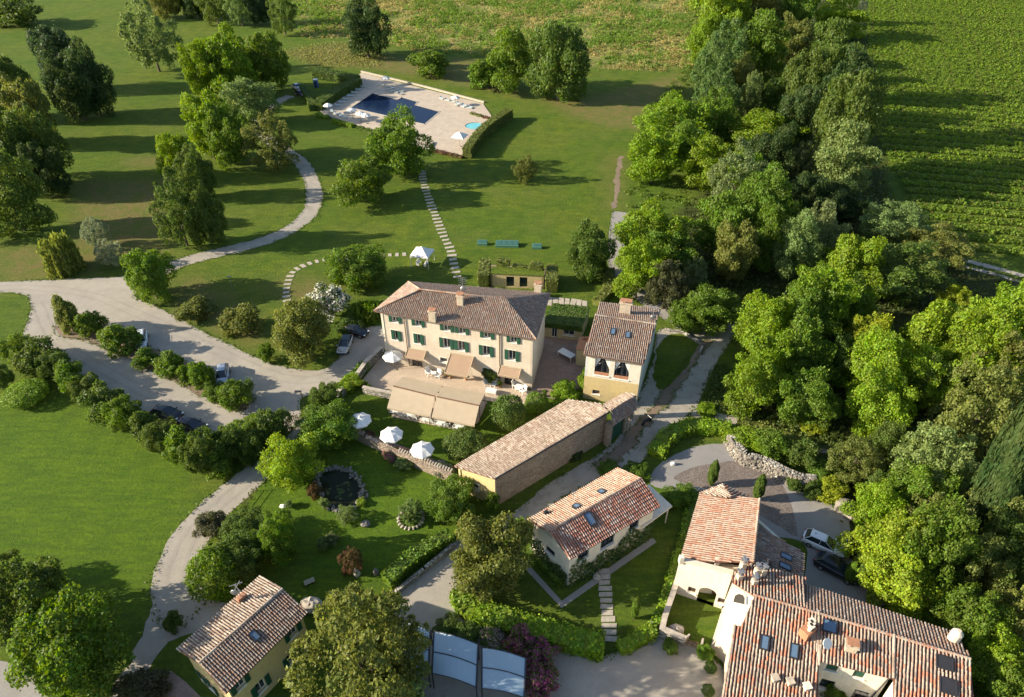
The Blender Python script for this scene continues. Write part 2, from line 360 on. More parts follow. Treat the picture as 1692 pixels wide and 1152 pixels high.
def ground_mat():
    m, N, L, b = newmat('lawn_and_meadow'); p = pos(N)
    def attr(n):
        a = N.new('ShaderNodeAttribute'); a.attribute_name = n; return a.outputs['Fac']
    n_big = noise_tex(N, L, .045, 4, p, .6); n_mid = noise_tex(N, L, .35, 6, p, .7); n_fine = noise_tex(N, L, 2.4, 5, p, .75); n_hf = noise_tex(N, L, 9, 4, p, .8)
    c = mixrgb(N, L, ramp(N, L, n_big.outputs[0], [(.38, 0.0), (.62, 1.0)]), (.102, .172, .011), (.168, .205, .019))
    c = mixrgb(N, L, ramp(N, L, n_mid.outputs[0], [(.40, 0.0), (.66, .8)]), c, (.048, .105, .012))
    n_sm = noise_tex(N, L, .11, 6, p, .75); c = mixrgb(N, L, ramp(N, L, n_sm.outputs[0], [(.48, 0.0), (.66, .7)]), c, (.150, .180, .035))
    c = mixrgb(N, L, attr('garden'), c, mixrgb(N, L, ramp(N, L, n_mid.outputs[0], [(.35, 0.0), (.65, 1.0)]), (.122, .208, .010), (.076, .150, .009)))
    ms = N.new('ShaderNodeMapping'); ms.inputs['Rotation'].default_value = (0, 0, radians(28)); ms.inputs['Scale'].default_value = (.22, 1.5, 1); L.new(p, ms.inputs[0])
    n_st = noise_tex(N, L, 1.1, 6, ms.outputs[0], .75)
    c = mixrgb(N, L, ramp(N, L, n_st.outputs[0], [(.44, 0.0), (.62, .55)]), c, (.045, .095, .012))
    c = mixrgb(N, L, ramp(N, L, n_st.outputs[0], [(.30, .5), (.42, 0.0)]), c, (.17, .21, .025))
    # mower lines on the bigger lawns
    mp = N.new('ShaderNodeMapping'); mp.inputs['Rotation'].default_value = (0, 0, radians(-14)); L.new(p, mp.inputs[0])
    wv = N.new('ShaderNodeTexWave'); wv.bands_direction = 'Y'; wv.inputs['Scale'].default_value = .22; wv.inputs['Distortion'].default_value = 3.5; wv.inputs['Detail'].default_value = 2; wv.inputs['Detail Scale'].default_value = .4
    L.new(mp.outputs[0], wv.inputs[0])
    c = mixrgb(N, L, ramp(N, L, wv.outputs[1], [(.55, 0.0), (.95, .10)]), c, (.15, .17, .04))
    dryc = mixrgb(N, L, ramp(N, L, n_mid.outputs[0], [(.4, 0.0), (.6, 1.0)]), (.22, .16, .07), (.13, .16, .03))
    nd = N.new('ShaderNodeMath'); nd.operation = 'MULTIPLY_ADD'; nd.inputs[1].default_value = 1.6; nd.inputs[2].default_value = -.8
    L.new(n_mid.outputs[0], nd.inputs[0])
    ad = N.new('ShaderNodeMath'); ad.operation = 'MULTIPLY_ADD'; ad.use_clamp = True; L.new(attr('dry'), ad.inputs[0]); L.new(nd.outputs[0], ad.inputs[1]); L.new(attr('dry'), ad.inputs[2])
    c = mixrgb(N, L, ad.outputs[0], c, dryc)
    med = mixrgb(N, L, ramp(N, L, n_sm.outputs[0], [(.40, 0.0), (.60, 1.0)]), (.10, .17, .022), (.36, .30, .12))
    med = mixrgb(N, L, ramp(N, L, n_mid.outputs[0], [(.45, 0.0), (.62, .7)]), med, (.15, .19, .04))
    c = mixrgb(N, L, attr('meadow'), c, med)
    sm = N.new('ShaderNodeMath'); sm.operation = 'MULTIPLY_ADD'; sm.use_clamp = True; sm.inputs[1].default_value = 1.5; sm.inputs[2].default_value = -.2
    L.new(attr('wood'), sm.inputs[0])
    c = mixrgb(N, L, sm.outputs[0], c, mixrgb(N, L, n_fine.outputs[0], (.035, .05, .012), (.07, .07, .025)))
    c = mixrgb(N, L, ramp(N, L, n_fine.outputs[0], [(.42, 0.0), (.72, .7)]), c, (.035, .06, .014))
    c = mixrgb(N, L, ramp(N, L, n_hf.outputs[0], [(.5, 0.0), (.72, .6)]), c, (.18, .20, .055))
    L.new(c, b.inputs['Base Color']); b.inputs['Roughness'].default_value = .95; b.inputs['Specular IOR Level'].default_value = .1
    mx = N.new('ShaderNodeMath'); mx.operation = 'ADD'; L.new(n_fine.outputs[0], mx.inputs[0]); L.new(n_hf.outputs[0], mx.inputs[1])
    bump(N, L, mx.outputs[0], 1.0, .16, b)
    return m
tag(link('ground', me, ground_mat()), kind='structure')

def catmull(pts, n=6, closed=True):
    out = []; k = len(pts)
    for i in range(k if closed else k - 1):
        p0 = pts[(i - 1) % k] if closed or i > 0 else pts[0]; p1 = pts[i]; p2 = pts[(i + 1) % k]
        p3 = pts[(i + 2) % k] if closed or i < k - 2 else pts[-1]
        for j in range(n):
            t = j / n
            out.append(0.5 * ((2 * p1) + (p2 - p0) * t + (2 * p0 - 5 * p1 + 4 * p2 - p3) * t * t + (3 * p1 - p0 - 3 * p2 + p3) * t ** 3))
    if not closed: out.append(pts[-1].copy())
    return out
def rag(pts, amp, z, fr=.6):
    return [Vector((p.x + amp * noise.noise(Vector((p.x * fr, p.y * fr, 1.3))), p.y + amp * noise.noise(Vector((p.x * fr, p.y * fr, 9.1))), z)) for p in pts]
def resample(pts, step):
    out = [pts[0]]; acc = 0
    for a, b in zip(pts, pts[1:]):
        d = (b - a).length; t = step - acc
        while t <= d and d > 0: out.append(a.lerp(b, t / d)); t += step
        acc = (acc + d) % step
    return out
def sheet(name, px, mat, z, rough=.35, smooth=True, parent=None):
    pts = [G(*p) for p in px]
    if smooth:
        pts = catmull(pts, 8); pts = resample(pts + [pts[0]], .7)[:-1]; pts = rag(pts, rough, z, .9)
    pts = [Vector((p.x, p.y, z)) for p in pts]
    tr = tessellate_polygon([pts]); me = bpy.data.meshes.new(name)
    me.from_pydata([tuple(p) for p in pts], [], [t if (pts[t[1]] - pts[t[0]]).cross(pts[t[2]] - pts[t[0]]).z > 0 else t[::-1] for t in tr])
    me.update(); o = link(name, me, mat, parent)
    if parent is None: o['kind'] = 'structure'
    return o
def strip(name, px, w, mat, z, rough=.3, world=None):
    c = world or [G(*p) for p in px]; c = resample(catmull(c, 10, False), .8)
    ws = w if isinstance(w, (list, tuple)) else (w, w)
    vs = []; n = len(c)
    for i, p in enumerate(c):
        d = (c[min(i + 1, n - 1)] - c[max(i - 1, 0)]).normalized(); s = Vector((-d.y, d.x, 0)); k = ws[0] + (ws[1] - ws[0]) * i / (n - 1)
        for sg in (1, -1):
            q = p + s * sg * k / 2; q = rag([q], rough, z, .8)[0]; vs.append(tuple(q))
    me = mesh_np(name, vs, [(2 * i, 2 * i + 1, 2 * i + 3, 2 * i + 2) for i in range(n - 1)])
    return tag(link(name, me, mat), kind='structure')

sheet('gravel_car_park', [(-60, 468), (0, 466), (120, 461), (200, 457), (245, 450), (222, 488), (262, 508), (330, 545), (400, 580), (450, 602), (520, 612), (556, 596), (566, 560), (580, 546), (640, 540), (640, 575), (610, 600), (560, 640), (500, 658), (492, 700), (440, 735), (340, 756), (250, 716), (150, 656), (65, 602), (38, 558), (50, 515), (36, 486), (-60, 484)], M['gravel'], .006)
sheet('planting_strip', [(88, 548), (100, 520), (135, 525), (250, 575), (340, 612), (412, 650), (415, 668), (395, 680), (350, 664), (250, 612), (150, 566), (95, 556)], M['earth'], .012, .4)
strip('garden_drive', [(486, 690), (458, 745), (428, 778), (392, 808), (345, 850), (308, 898), (290, 950), (296, 990), (330, 1010)], (3.2, 5.2), M['gravel'], .010)
sheet('gravel_turning_place', [(262, 975), (285, 930), (330, 985), (380, 1000), (375, 1030), (290, 1055), (255, 1090), (225, 1140), (180, 1152), (230, 1060)], M['gravel'], .014)
strip('farm_track', [(262, 452), (300, 434), (360, 418), (420, 403), (465, 387), (503, 362), (520, 330), (510, 288), (488, 260), (455, 240), (428, 215), (430, 196), (448, 175), (480, 158)], 3.4, M['track'], .010, .5)
sheet('asphalt_road', [(-80, 1075), (0, 1092), (35, 1098), (60, 1125), (85, 1165), (90, 1240), (-80, 1240)], M['asphalt_pale'], .006, .15)
sheet('gravel_lane', [(1205, 515), (1232, 520), (1222, 540), (1194, 583), (1166, 636), (1145, 680), (1100, 712), (1082, 735), (1062, 762), (1015, 785), (960, 805), (880, 858), (800, 905), (762, 935), (752, 990), (820, 1030), (900, 1058), (1000, 1084), (1085, 1050), (1175, 1080), (1215, 1180), (1150, 1300), (900, 1280), (700, 1160), (650, 1010), (690, 945), (760, 890), (850, 845), (905, 800), (1002, 742), (1040, 690), (1078, 600), (1090, 545), (1150, 545)], M['track'], .006)
sheet('gravel_forecourt', [(752, 930), (765, 1000), (850, 1042), (1000, 1086), (1085, 1055), (1170, 1082), (1200, 1152), (1190, 1300), (900, 1290), (680, 1080), (660, 1010), (700, 960)], M['gravel'], .011)
strip('brown_drainage_strip', [(1172, 560), (1140, 600), (1105, 650), (1060, 700), (1025, 745), (985, 775)], (1.4, 1.9), M['earth'], .011, .8)
sheet('rough_grass_strip', [(1095, 560), (1140, 552), (1150, 578), (1118, 625), (1088, 645), (1080, 610)], bpy.data.materials['lawn_and_meadow'], .015, .5)
strip('woodland_footpath', [(1140, 680), (1175, 688), (1225, 697), (1300, 719), (1370, 742), (1430, 752), (1485, 754)], 1.8, M['gravel'], .013)
strip('worn_grass_track', [(1026, 258), (1020, 300), (1014, 346)], 1.1, M['earth'], .011, .7)
strip('vineyard_track', [(1585, 428), (1640, 442), (1700, 458), (1800, 485)], 1.4, M['gravel'], .010)
strip('vineyard_wheel_rut', [(1590, 440), (1640, 452), (1700, 470), (1790, 495)], .9, M['gravel'], .013)
strip('driveway', [(1026, 350), (1020, 400), (1022, 440), (1050, 478), (1095, 512), (1150, 548)], 3.6, M['asphalt_pale'], .010, .1)
sheet('parking_court', [(1075, 800), (1092, 765), (1150, 738), (1205, 735), (1228, 758), (1300, 800), (1345, 822), (1396, 846), (1408, 885), (1430, 930), (1440, 990), (1400, 1020), (1330, 990), (1330, 900), (1250, 880), (1240, 830), (1190, 812), (1130, 812)], M['asphalt'], .010, .1)
sheet('cobbled_ring', [(1112, 791), (1138, 775), (1180, 766), (1227, 763), (1281, 790), (1303, 822), (1318, 886), (1290, 872), (1256, 852), (1240, 840), (1190, 815), (1135, 800)], M['setts'], .015, .1)
sheet('alley', [(1062, 1050), (1092, 990), (1118, 905), (1135, 850), (1158, 812), (1172, 815), (1140, 920), (1112, 975), (1092, 1050), (1080, 1068)], M['asphalt'], .014, .1)
sheet('terrace', [(596, 632), (628, 592), (760, 612), (874, 646), (905, 655), (870, 672), (800, 662), (700, 643), (612, 648)], M['paving'], .05, .1, smooth=False)
sheet('courtyard', [(902, 545), (966, 556), (966, 600), (960, 640), (915, 660), (876, 648), (884, 600)], M['paving_red'], .03, .1, smooth=False)
sheet('restaurant_platform', [(647, 690), (665, 640), (805, 665), (790, 700), (758, 712)], M['paving'], .12, .1, smooth=False)
sheet('garden_terrace', [(590, 705), (604, 715), (672, 740), (752, 775), (748, 792), (662, 760), (585, 722)], M['paving_red'], .04, .1, smooth=False)
sheet('sunken_yard_floor', [(812, 438), (905, 444), (902, 478), (808, 472)], M['paving_red'], .02, .1, smooth=False)
sheet('cottage_path', [(866, 925), (928, 993), (1078, 888), (1085, 896), (928, 1005), (858, 930)], M['asphalt_pale'], .018, .05, smooth=False)

sheet('brick_terrace', [(282, 1108), (308, 1128), (345, 1165), (330, 1200), (270, 1180), (262, 1130)], M['paving_red'], .02, .1, smooth=False)
M['rut'] = gravel_mat('compacted_gravel', (.36, .325, .27), (.32, .29, .245), (.25, .225, .19))
for line, zz in (([(-40, 476), (60, 476), (150, 488), (230, 520), (330, 566), (430, 612), (510, 628), (580, 600), (606, 566)], .016), ([(60, 500), (90, 560), (170, 610), (260, 660), (350, 712), (430, 712), (478, 694)], .020), ([(486, 692), (458, 745), (428, 778), (392, 808), (345, 850), (308, 898), (290, 950), (292, 985)], .018)):
    c_ = resample(catmull([G(*q) for q in line], 10, False), .8)
    for sg in (-.75, .75):
        o_ = []
        for i, q in enumerate(c_):
            d_ = (c_[min(i + 1, len(c_) - 1)] - c_[max(i - 1, 0)]).normalized(); o_.append(q + Vector((-d_.y, d_.x, 0)) * sg)
        strip('wheel_rut', None, .42, M['rut'], zz, .25, world=o_[::3])
# stepping stones: each slab a part of its path
def stepping(name, px, step, w, d, slabname='stepping_stone'):
    root = empty(name, G(*px[0])); root['kind'] = 'structure'
    c = resample(catmull([G(*p) for p in px], 10, False), step); base = None
    for i, p in enumerate(c[:-1]):
        dd = c[i + 1] - p; rz = atan2(dd.y, dd.x) - pi / 2 + random.uniform(-.08, .08)
        if base is None:
            b = MB(); b.prism([(-w / 2, -d / 2), (w / 2 - .1, -d / 2 + .03), (w / 2, d / 2), (-w / 2 + .08, d / 2 - .04)], 0, .06)
            o = b.build(slabname, M['slab'], root); base = o
        else:
            o = base.copy(); COL.objects.link(o)
        o.location = p - root.location; o.rotation_euler = (0, 0, rz); o.scale = (random.uniform(.85, 1.12), random.uniform(.8, 1.15), 1)
    return root
random.seed(5)
stepping('stone_path', [(697, 283), (700, 302), (709, 330), (720, 358), (733, 390), (744, 412), (750, 436), (758, 466)], 1.55, 1.75, .75)
stepping('stone_path', [(474, 497), (473, 482), (476, 466), (484, 450), (500, 440), (525, 432), (560, 427), (620, 423), (680, 420)], 1.35, 1.3, .7)
stepping('stone_path', [(908, 498), (935, 500), (960, 503), (982, 505)], 1.0, 2.6, .85, 'paving_slab')
stepping('stone_path', [(996, 944), (1000, 975), (1003, 1010), (1008, 1046), (1010, 1076)], .72, 1.5, .66, 'paving_slab')

# ------------------------------------------------------------------ foliage meshes
def leaf_cards(P, Nn, size, rng, aspect=.65):
    "P centres, Nn normals -> quads"
    n = len(P); r = rng.normal(size=(n, 3)); T = np.cross(Nn, r); T /= np.linalg.norm(T, axis=1)[:, None] + 1e-9
    B = np.cross(Nn, T); s = (size * rng.uniform(.6, 1.35, n))[:, None]
    V = np.stack([P - T * s, P - B * s * aspect, P + T * s, P + B * s * aspect], 1)
    V += (Nn * s * .25)[:, None, :] * np.array([1, -1, 1, -1])[None, :, None] * .5
    return V.reshape(-1, 3), np.arange(n * 4).reshape(n, 4)
def unit(v): return v / (np.linalg.norm(v, axis=1)[:, None] + 1e-9)
def crown_mesh(name, seed, lobes, leaf, count, lr=(.24, .42), spread=(.50, .78), shape='round', inner=.12, up=.25, wob=.11, flat=1.0):
    rng = np.random.default_rng(seed); C = []; R = []
    for i in range(lobes):
        if shape == 'cone':
            t = (i + .5) / lobes; a = rng.uniform(0, 2 * pi); rad = (1 - t) ** .8 * .72
            C.append((cos(a) * rad, sin(a) * rad, -1 + 2 * t)); R.append(.16 + .24 * (1 - t))
        else:
            g = i * 2.39996 + rng.uniform(-.5, .5); z = 1 - 1.92 * (i + .5) / lobes + rng.uniform(-.12, .12)
            z = max(-.85, min(.98, z)); q = math.sqrt(1 - z * z); s = rng.uniform(*spread)
            C.append((cos(g) * q * s, sin(g) * q * s, z * s)); R.append(rng.uniform(*lr))
    C = np.array(C); R = np.array(R)
    n = int(count * 1.9); li = rng.choice(lobes, n, p=R ** 2 / (R ** 2).sum())
    D = unit(rng.normal(size=(n, 3)) + unit(C[li]) * .55 + np.array([0, 0, up]))
    D = D * [1, 1, flat]; P = C[li] + D * R[li][:, None] * rng.uniform(.62, 1.0, n)[:, None] * (1 + .35 * rng.uniform(0, 1, n)[:, None] ** 3)
    keep = np.ones(n, bool)
    for k in range(lobes):
        d = np.linalg.norm(P - C[k], axis=1); keep &= (d > R[k] * .68) | (li == k)
    P = P[keep][:count]; D = D[keep][:count]
    ni = int(count * inner); Pi = unit(rng.normal(size=(ni, 3))) * rng.uniform(.2, .7, ni)[:, None]
    P = np.concatenate([P, Pi]); D = np.concatenate([D, unit(rng.normal(size=(ni, 3)))])
    U = unit(P); f = seed * 1.7
    P = P * (1 + wob * (np.sin(U[:, 0] * 4.1 + f) * np.cos(U[:, 1] * 3.7 + f * 2) + .7 * np.sin(U[:, 2] * 5.3 + U[:, 0] * 3 + f * 3) + .5 * np.sin(U[:, 1] * 8.1 + U[:, 2] * 6 + f)))[:, None]
    Nn = unit(D + rng.normal(size=P.shape) * .75)
    V, Q = leaf_cards(P, Nn, leaf, rng)
    me = mesh_np(name, V, Q); me.materials.append(M['leaf']); return me
CR = {
 'R': [crown_mesh('crown', 10 + i, 46, .036, 15000, (.16, .38), (.42, .95), flat=.62, wob=.14) for i in range(5)],     # airy, layered
 'O': [crown_mesh('crown', 20 + i, 52, .035, 15000, (.15, .31), (.50, .90)) for i in range(5)],     # dense clumps
 'S': [crown_mesh('crown', 30 + i, 20, .058, 5200, (.22, .42), (.40, .84)) for i in range(4)],     # shrub
 'B': [crown_mesh('crown', 40 + i, 60, .045, 7000, (.26, .34), (.68, .74), inner=.02, wob=.0) for i in range(2)],   # clipped ball
 'C': [crown_mesh('crown', 50 + i, 40, .075, 4200, shape='cone', up=.6) for i in range(2)],

 'G': [crown_mesh('crown', 90, 150, .030, 16000, (.08, .16), (.80, .92), up=.9)],
 'P': [crown_mesh('crown', 60 + i, 70, .031, 12000, (.10, .20), (.62, .92), up=.6) for i in range(3)],  # many upright sprays
}
def column_mesh(seed, n=4200, leaf=.13):
    rng = np.random.default_rng(seed); z = rng.uniform(-1, 1, n); a = rng.uniform(0, 2 * pi, n)
    rr = np.clip((1 - np.abs(z) ** 3.2), .05, 1) * (1 - .18 * (z + 1) / 2) * (1 + .12 * np.sin(a * 5 + z * 6))
    P = np.stack([np.cos(a) * rr, np.sin(a) * rr, z], 1) * rng.uniform(.86, 1.03, n)[:, None]
    D = unit(np.stack([np.cos(a), np.sin(a), .4 + 0 * a], 1) + rng.normal(size=(n, 3)) * .45)
    V, Q = leaf_cards(P, D, leaf, rng, .5); V[:, 2] = V[:, 2]; me = mesh_np('crown', V, Q); me.materials.append(M['leaf']); return me
CR['K'] = [column_mesh(70), column_mesh(71)]; CR['H'] = [column_mesh(72, 26000, .05)]
def willow_mesh(seed, n=6500):
    rng = np.random.default_rng(seed); C = unit(rng.normal(size=(90, 3))); C[:, 2] = np.abs(C[:, 2]) * .8; C *= rng.uniform(.55, .95, 90)[:, None]
    li = rng.integers(0, 90, n); t = rng.uniform(0, 1, n)
    P = C[li] + np.stack([rng.normal(size=n) * .05, rng.normal(size=n) * .05, -t * 1.35], 1); P[:, :2] *= (1 + .15 * t)[:, None]
    P[:, 2] = np.maximum(P[:, 2], -1)
    T = np.stack([rng.normal(size=n) * .3, rng.normal(size=n) * .3, np.full(n, -1.)], 1); T = unit(T)
    B = unit(np.cross(T, rng.normal(size=(n, 3)))); s = .085
    V = np.stack([P - T * s, P - B * s * .4, P + T * s, P + B * s * .4], 1).reshape(-1, 3)
    me = mesh_np('crown', V, np.arange(n * 4).reshape(n, 4)); me.materials.append(M['leaf']); return me
CR['W'] = [willow_mesh(80)]
def trunk_mesh(seed):
    rnd = random.Random(seed); b = MB(); h = .62
    b.tube((0, 0, -.04), (.02, 0, h * .5), .05, .038, 8); b.tube((.02, 0, h * .5), (0, .02, h), .038, .022, 7)
    for k in range(6):
        a = k * 1.05 + rnd.uniform(-.3, .3); z0 = rnd.uniform(.28, .6); L = rnd.uniform(.22, .34)
        m = Vector((cos(a) * L * .55, sin(a) * L * .55, z0 + L * .45)); b.tube((0, 0, z0), m, .022, .014, 6)
        b.tube(m, m + Vector((cos(a + .3) * L * .5, sin(a + .3) * L * .5, L * .4)), .014, .005, 5)
    me = bpy.data.meshes.new('trunk'); me.from_pydata(b.v, [], b.f); me.update(); me.materials.append(M['bark']); return me
TR = [trunk_mesh(i) for i in range(3)]
COLS = {'bright': (.175, .295, .014), 'green': (.108, .200, .017), 'mid': (.082, .142, .022), 'dark': (.034, .075, .020), 'olive': (.155, .185, .040),
        'grey': (.15, .20, .075), 'silver': (.30, .34, .20), 'yellow': (.30, .36, .025), 'lime': (.235, .35, .022), 'pale': (.17, .25, .075), 'bluegreen': (.090, .175, .045),
        'brown': (.085, .085, .040), 'darkblue': (.022, .058, .026), 'red': (.13, .065, .035), 'willow': (.20, .25, .045)}
trnd = random.Random(77)
def tree(x0, y0, x1, y1, sp, col, label, name='broadleaf_tree', cat='tree', group=None, clear=.0, mat=None, kmin=.55, kmax=1.7, zoff=0.0, grow=1.03, tall=0):
    "a plant whose crown fills the given box of the photograph, standing on the ground below it"
    cx, cy = (x0 + x1) / 2, (y0 + y1) / 2; zc = 4.0
    for _ in range(8):
        p = G(cx, cy, zc); s = scale_at(p); R = (x1 - x0) / 2 / s
        hh = (y1 - y0) / 2 / s
        d = atan2(H - zc, hypot(p.x, p.y))
        q = max(.02, hh * hh - (R * sin(d)) ** 2) ** .5 / cos(d)
        Rz = min(max(q, kmin * R), kmax * R)
        if tall:
            Rz = max(tall * R, Rz); cy = y0 + s * ((R * sin(d)) ** 2 + (Rz * cos(d)) ** 2) ** .5
        zc = Rz * (1 + clear) * .97
    root = empty(name, (p.x, p.y, zoff)); tag(root, label, cat, group)
    me = trnd.choice(CR[sp]); o = link('crown', me, None, root); o.location = (0, 0, zc)
    ex = trnd.uniform(-.09, .09) if sp != 'B' else 0; o.scale = (R * grow * (1 + ex), R * grow * (1 - ex), Rz * grow); o.rotation_euler = (0, 0, trnd.uniform(0, 6.28))
    c = COLS[col]; k = trnd.uniform(.88, 1.12); o.color = (c[0] * k * trnd.uniform(.93, 1.08), c[1] * k, c[2] * k, 1)
    if mat is not None: o.material_slots[0].link = 'OBJECT'; o.material_slots[0].material = mat
    if sp not in 'K' and R > .9:
        t = link('trunk', trnd.choice(TR), None, root); hh = zc + Rz * .5; t.scale = (max(1, R * 1.1), max(1, R * 1.1), hh); t.rotation_euler = (0, 0, trnd.uniform(0, 6.28))
    return root
# ------------------------------------------------------------------ buildings
UP = Vector((0, 0, 1))
def plane_of(pts):
    e0, e1 = pts[0], pts[1]; c = sum((p for p in pts[2:]), Vector()) / (len(pts) - 2)
    u = (e1 - e0).normalized(); n = u.cross(c - e0).normalized()
    if n.z < 0: n = -n
    v = n.cross(u)
    if v.dot(c - e0) < 0: v = -v
    return e0, u, v, n
def flat_pts(pts):
    e0, u, v, n = plane_of(pts)
    return [Vector((p.x, p.y, p.z - (p - e0).dot(n) / n.z)) for p in pts]
def tiles(parent, pts, mat, sp=.28, ln=.42, seed=1, name='roof_tiles', org=Vector(), wk=1.0):
    rng = np.random.default_rng(seed); e0, u, v, n = plane_of(pts)
    q = [((p - e0).dot(u), (p - e0).dot(v)) for p in pts]
    um = min(a for a, b in q); ux = max(a for a, b in q); Cs = []
    k = int((ux - um) / sp); off = (ux - um - k * sp) / 2
    for i in range(k + 1):
        x = um + off + i * sp; cuts = []
        for (a, b), (c, d) in zip(q, q[1:] + q[:1]):
            if (a > x) != (c > x): cuts.append(b + (d - b) * (x - a) / (c - a))
        cuts.sort()
        for lo, hi in zip(cuts[::2], cuts[1::2]):
            t = lo - .06 + 0.0
            while t < hi - .08: Cs.append((x, t, min(ln * 1.22, hi - t + .1))); t += ln
    A = np.array(Cs); m = len(A)
    x = A[:, 0] + rng.normal(size=m) * .010; t = A[:, 1] + rng.normal(size=m) * .012; L = A[:, 2]; tw = rng.normal(size=m) * .014; dz = rng.uniform(0, .02, m)
    prof = [(-.5, 0.0), (-.36, .26), (0, .42), (.36, .26), (.5, 0.0)]
    P = []
    for end, wf, zb in ((0, .78, .055), (1, .60, .012)):
        for (a, h) in prof:
            uu = x + a * sp * wf * wk + tw * end; vv = t + L * end; hh = zb + h * sp * wf * 1.15 + dz
            P.append(np.outer(uu, u) + np.outer(vv, v) + np.outer(hh, n))
    V = np.stack(P, 1) + np.array(e0 - org)
    Fs = np.array([(j, j + 1, 6 + j, 5 + j) for j in range(4)])
    Q = (Fs[None] + (np.arange(m) * 10)[:, None, None]).reshape(-1, 4)
    me = mesh_np(name, V.reshape(-1, 3), Q)
    return link(name, me, mat, parent, 'stuff')
def ridge(parent, a, b, mat, org=Vector(), w=.30, ln=.42):
    d = (b - a); L = d.length; d.normalize(); s = d.cross(UP).normalized(); n = s.cross(d); mb = MB(); k = max(1, int(L / ln))
    for i in range(k):
        p = a + d * (i * L / k) - org; e = d * (L / k * 1.12); pr = [(-.5, -.10), (-.35, .14), (0, .24), (.35, .14), (.5, -.10)]
        vs = [p + s * (x * w) + n * (z * w * 1.5 + .08) for x, z in pr] + [p + e + s * (x * w * .85) + n * (z * w * 1.4 + .05) for x, z in pr]
        mb.add(vs, [(j, j + 1, 6 + j, 5 + j) for j in range(4)] + [(0, 1, 2, 3, 4)])
    return mb.build('ridge_tiles', mat, parent, kind='stuff')
class House:
    def __init__(s, name, label, cat, centre, group=None):
        s.o = Vector((centre.x, centre.y, 0)); s.root = empty(name, s.o); tag(s.root, label, cat, group); s.k = 0
    def roof(s, pts, mat, sp=.28, under=.16, name='roof_slope', ln=.42):
        rd = mat in (M['tile_mixed'], M['tile_orange'])
        s.k += 1; pts = flat_pts(pts); mb = MB(); mb.slab([p - s.o for p in pts], under)
        r = mb.build(name, M['under_red'] if rd else M['under'], s.root); tiles(r, pts, mat, sp, ln, s.k * 7 + int(abs(s.o.x)), org=s.o, wk=.85 if rd else 1); return pts, r
    def ridge(s, a, b, mat, w=.3): return ridge(s.root, a, b, mat, s.o, w)
    def walls(s, fp, tops, mat, name='wall', z0=-.05, closed=True, th=.35):
        "solid walls round a footprint; tops = height at each corner"
        mb = MB(); n = len(fp)
        for i in range(n if closed else n - 1):
            a, b = fp[i], fp[(i + 1) % n]; ta, tb = tops[i], tops[(i + 1) % n]
            d = (b - a).normalized(); nn = Vector((-d.y, d.x, 0)) * th
            mb.hexa([Vector((q.x, q.y, z)) - s.o for q, z in ((a, z0), (b, z0), (b + nn, z0), (a + nn, z0), (a, ta), (b, tb), (b + nn, tb), (a + nn, ta))])
        return mb.build(name, mat, s.root)
    def holed(s, a, b, z0, za, zb, holes, mat, name='wall', th=.4, glass=None):
        "one wall face from a to b with real openings; holes = (s, z, w, h)"
        a = Vector((a.x, a.y, 0)); b = Vector((b.x, b.y, 0)); d = (b - a); L = d.length; d.normalize(); inn = Vector((-d.y, d.x, 0)); mb = MB()
        xs = sorted({0, L} | {round(h[0] + sg * h[2] / 2, 4) for h in holes for sg in (-1, 1)}); zs = sorted({z0, min(za, zb)} | {round(h[1] + sg * h[3] / 2, 4) for h in holes for sg in (-1, 1)})
        zs = [z for z in zs if z <= min(za, zb)]; xs = [x for x in xs if 0 <= x <= L]
        P = lambda x, z, t=0: a + d * x + UP * z + inn * t - s.o
        for x0, x1 in zip(xs, xs[1:]):
            for q0, q1 in zip(zs, zs[1:]):
                mx, mz = (x0 + x1) / 2, (q0 + q1) / 2
                if any(abs(mx - h[0]) < h[2] / 2 and abs(mz - h[1]) < h[3] / 2 for h in holes): continue
                mb.poly([P(x0, q0), P(x1, q0), P(x1, q1), P(x0, q1)])
        zt = min(za, zb)
        if abs(za - zb) > .01: mb.poly([P(0, zt), P(L, zt)] + ([P(L, zb)] if zb > za else []) + ([P(0, za)] if za > zb else []))
        for h in holes:
            x0, x1, q0, q1 = h[0] - h[2] / 2, h[0] + h[2] / 2, h[1] - h[3] / 2, h[1] + h[3] / 2
            for (c, e) in (((x0, q0), (x1, q0)), ((x1, q0), (x1, q1)), ((x1, q1), (x0, q1)), ((x0, q1), (x0, q0))):
                mb.poly([P(c[0], c[1]), P(e[0], e[1]), P(e[0], e[1], th), P(c[0], c[1], th)])
        mb.poly([P(0, z0, th), P(L, z0, th), P(L, zb, th), P(0, za, th)]) if not holes else None
        w = mb.build(name, mat, s.root)
        return w, P, d, inn
    def window(s, P, h, parent, frame=M['white'], shutters=None, sill=True, arch=False, panes=2, closed=False, surround=None, name='window', inset=.22):
        x, z, w, hh = h; f = MB(); t = .07
        def bx(x0, x1, z0, z1, t0, t1, mb): mb.hexa([P(x0, z0, t0), P(x1, z0, t0), P(x1, z0, t1), P(x0, z0, t1), P(x0, z1, t0), P(x1, z1, t0), P(x1, z1, t1), P(x0, z1, t1)])
        bx(x - w / 2 + .002, x - w / 2 + t, z - hh / 2, z + hh / 2, inset - .04, inset + .05, f); bx(x + w / 2 - t, x + w / 2 - .002, z - hh / 2, z + hh / 2, inset - .04, inset + .05, f)
        bx(x - w / 2 + t, x + w / 2 - t, z - hh / 2 + .002, z - hh / 2 + t, inset - .04, inset + .05, f); bx(x - w / 2 + t, x + w / 2 - t, z + hh / 2 - t, z + hh / 2 - .002, inset - .04, inset + .05, f)
        for i in range(1, panes): xx = x - w / 2 + w * i / panes; bx(xx - .03, xx + .03, z - hh / 2 + t, z + hh / 2 - t, inset - .035, inset + .045, f)
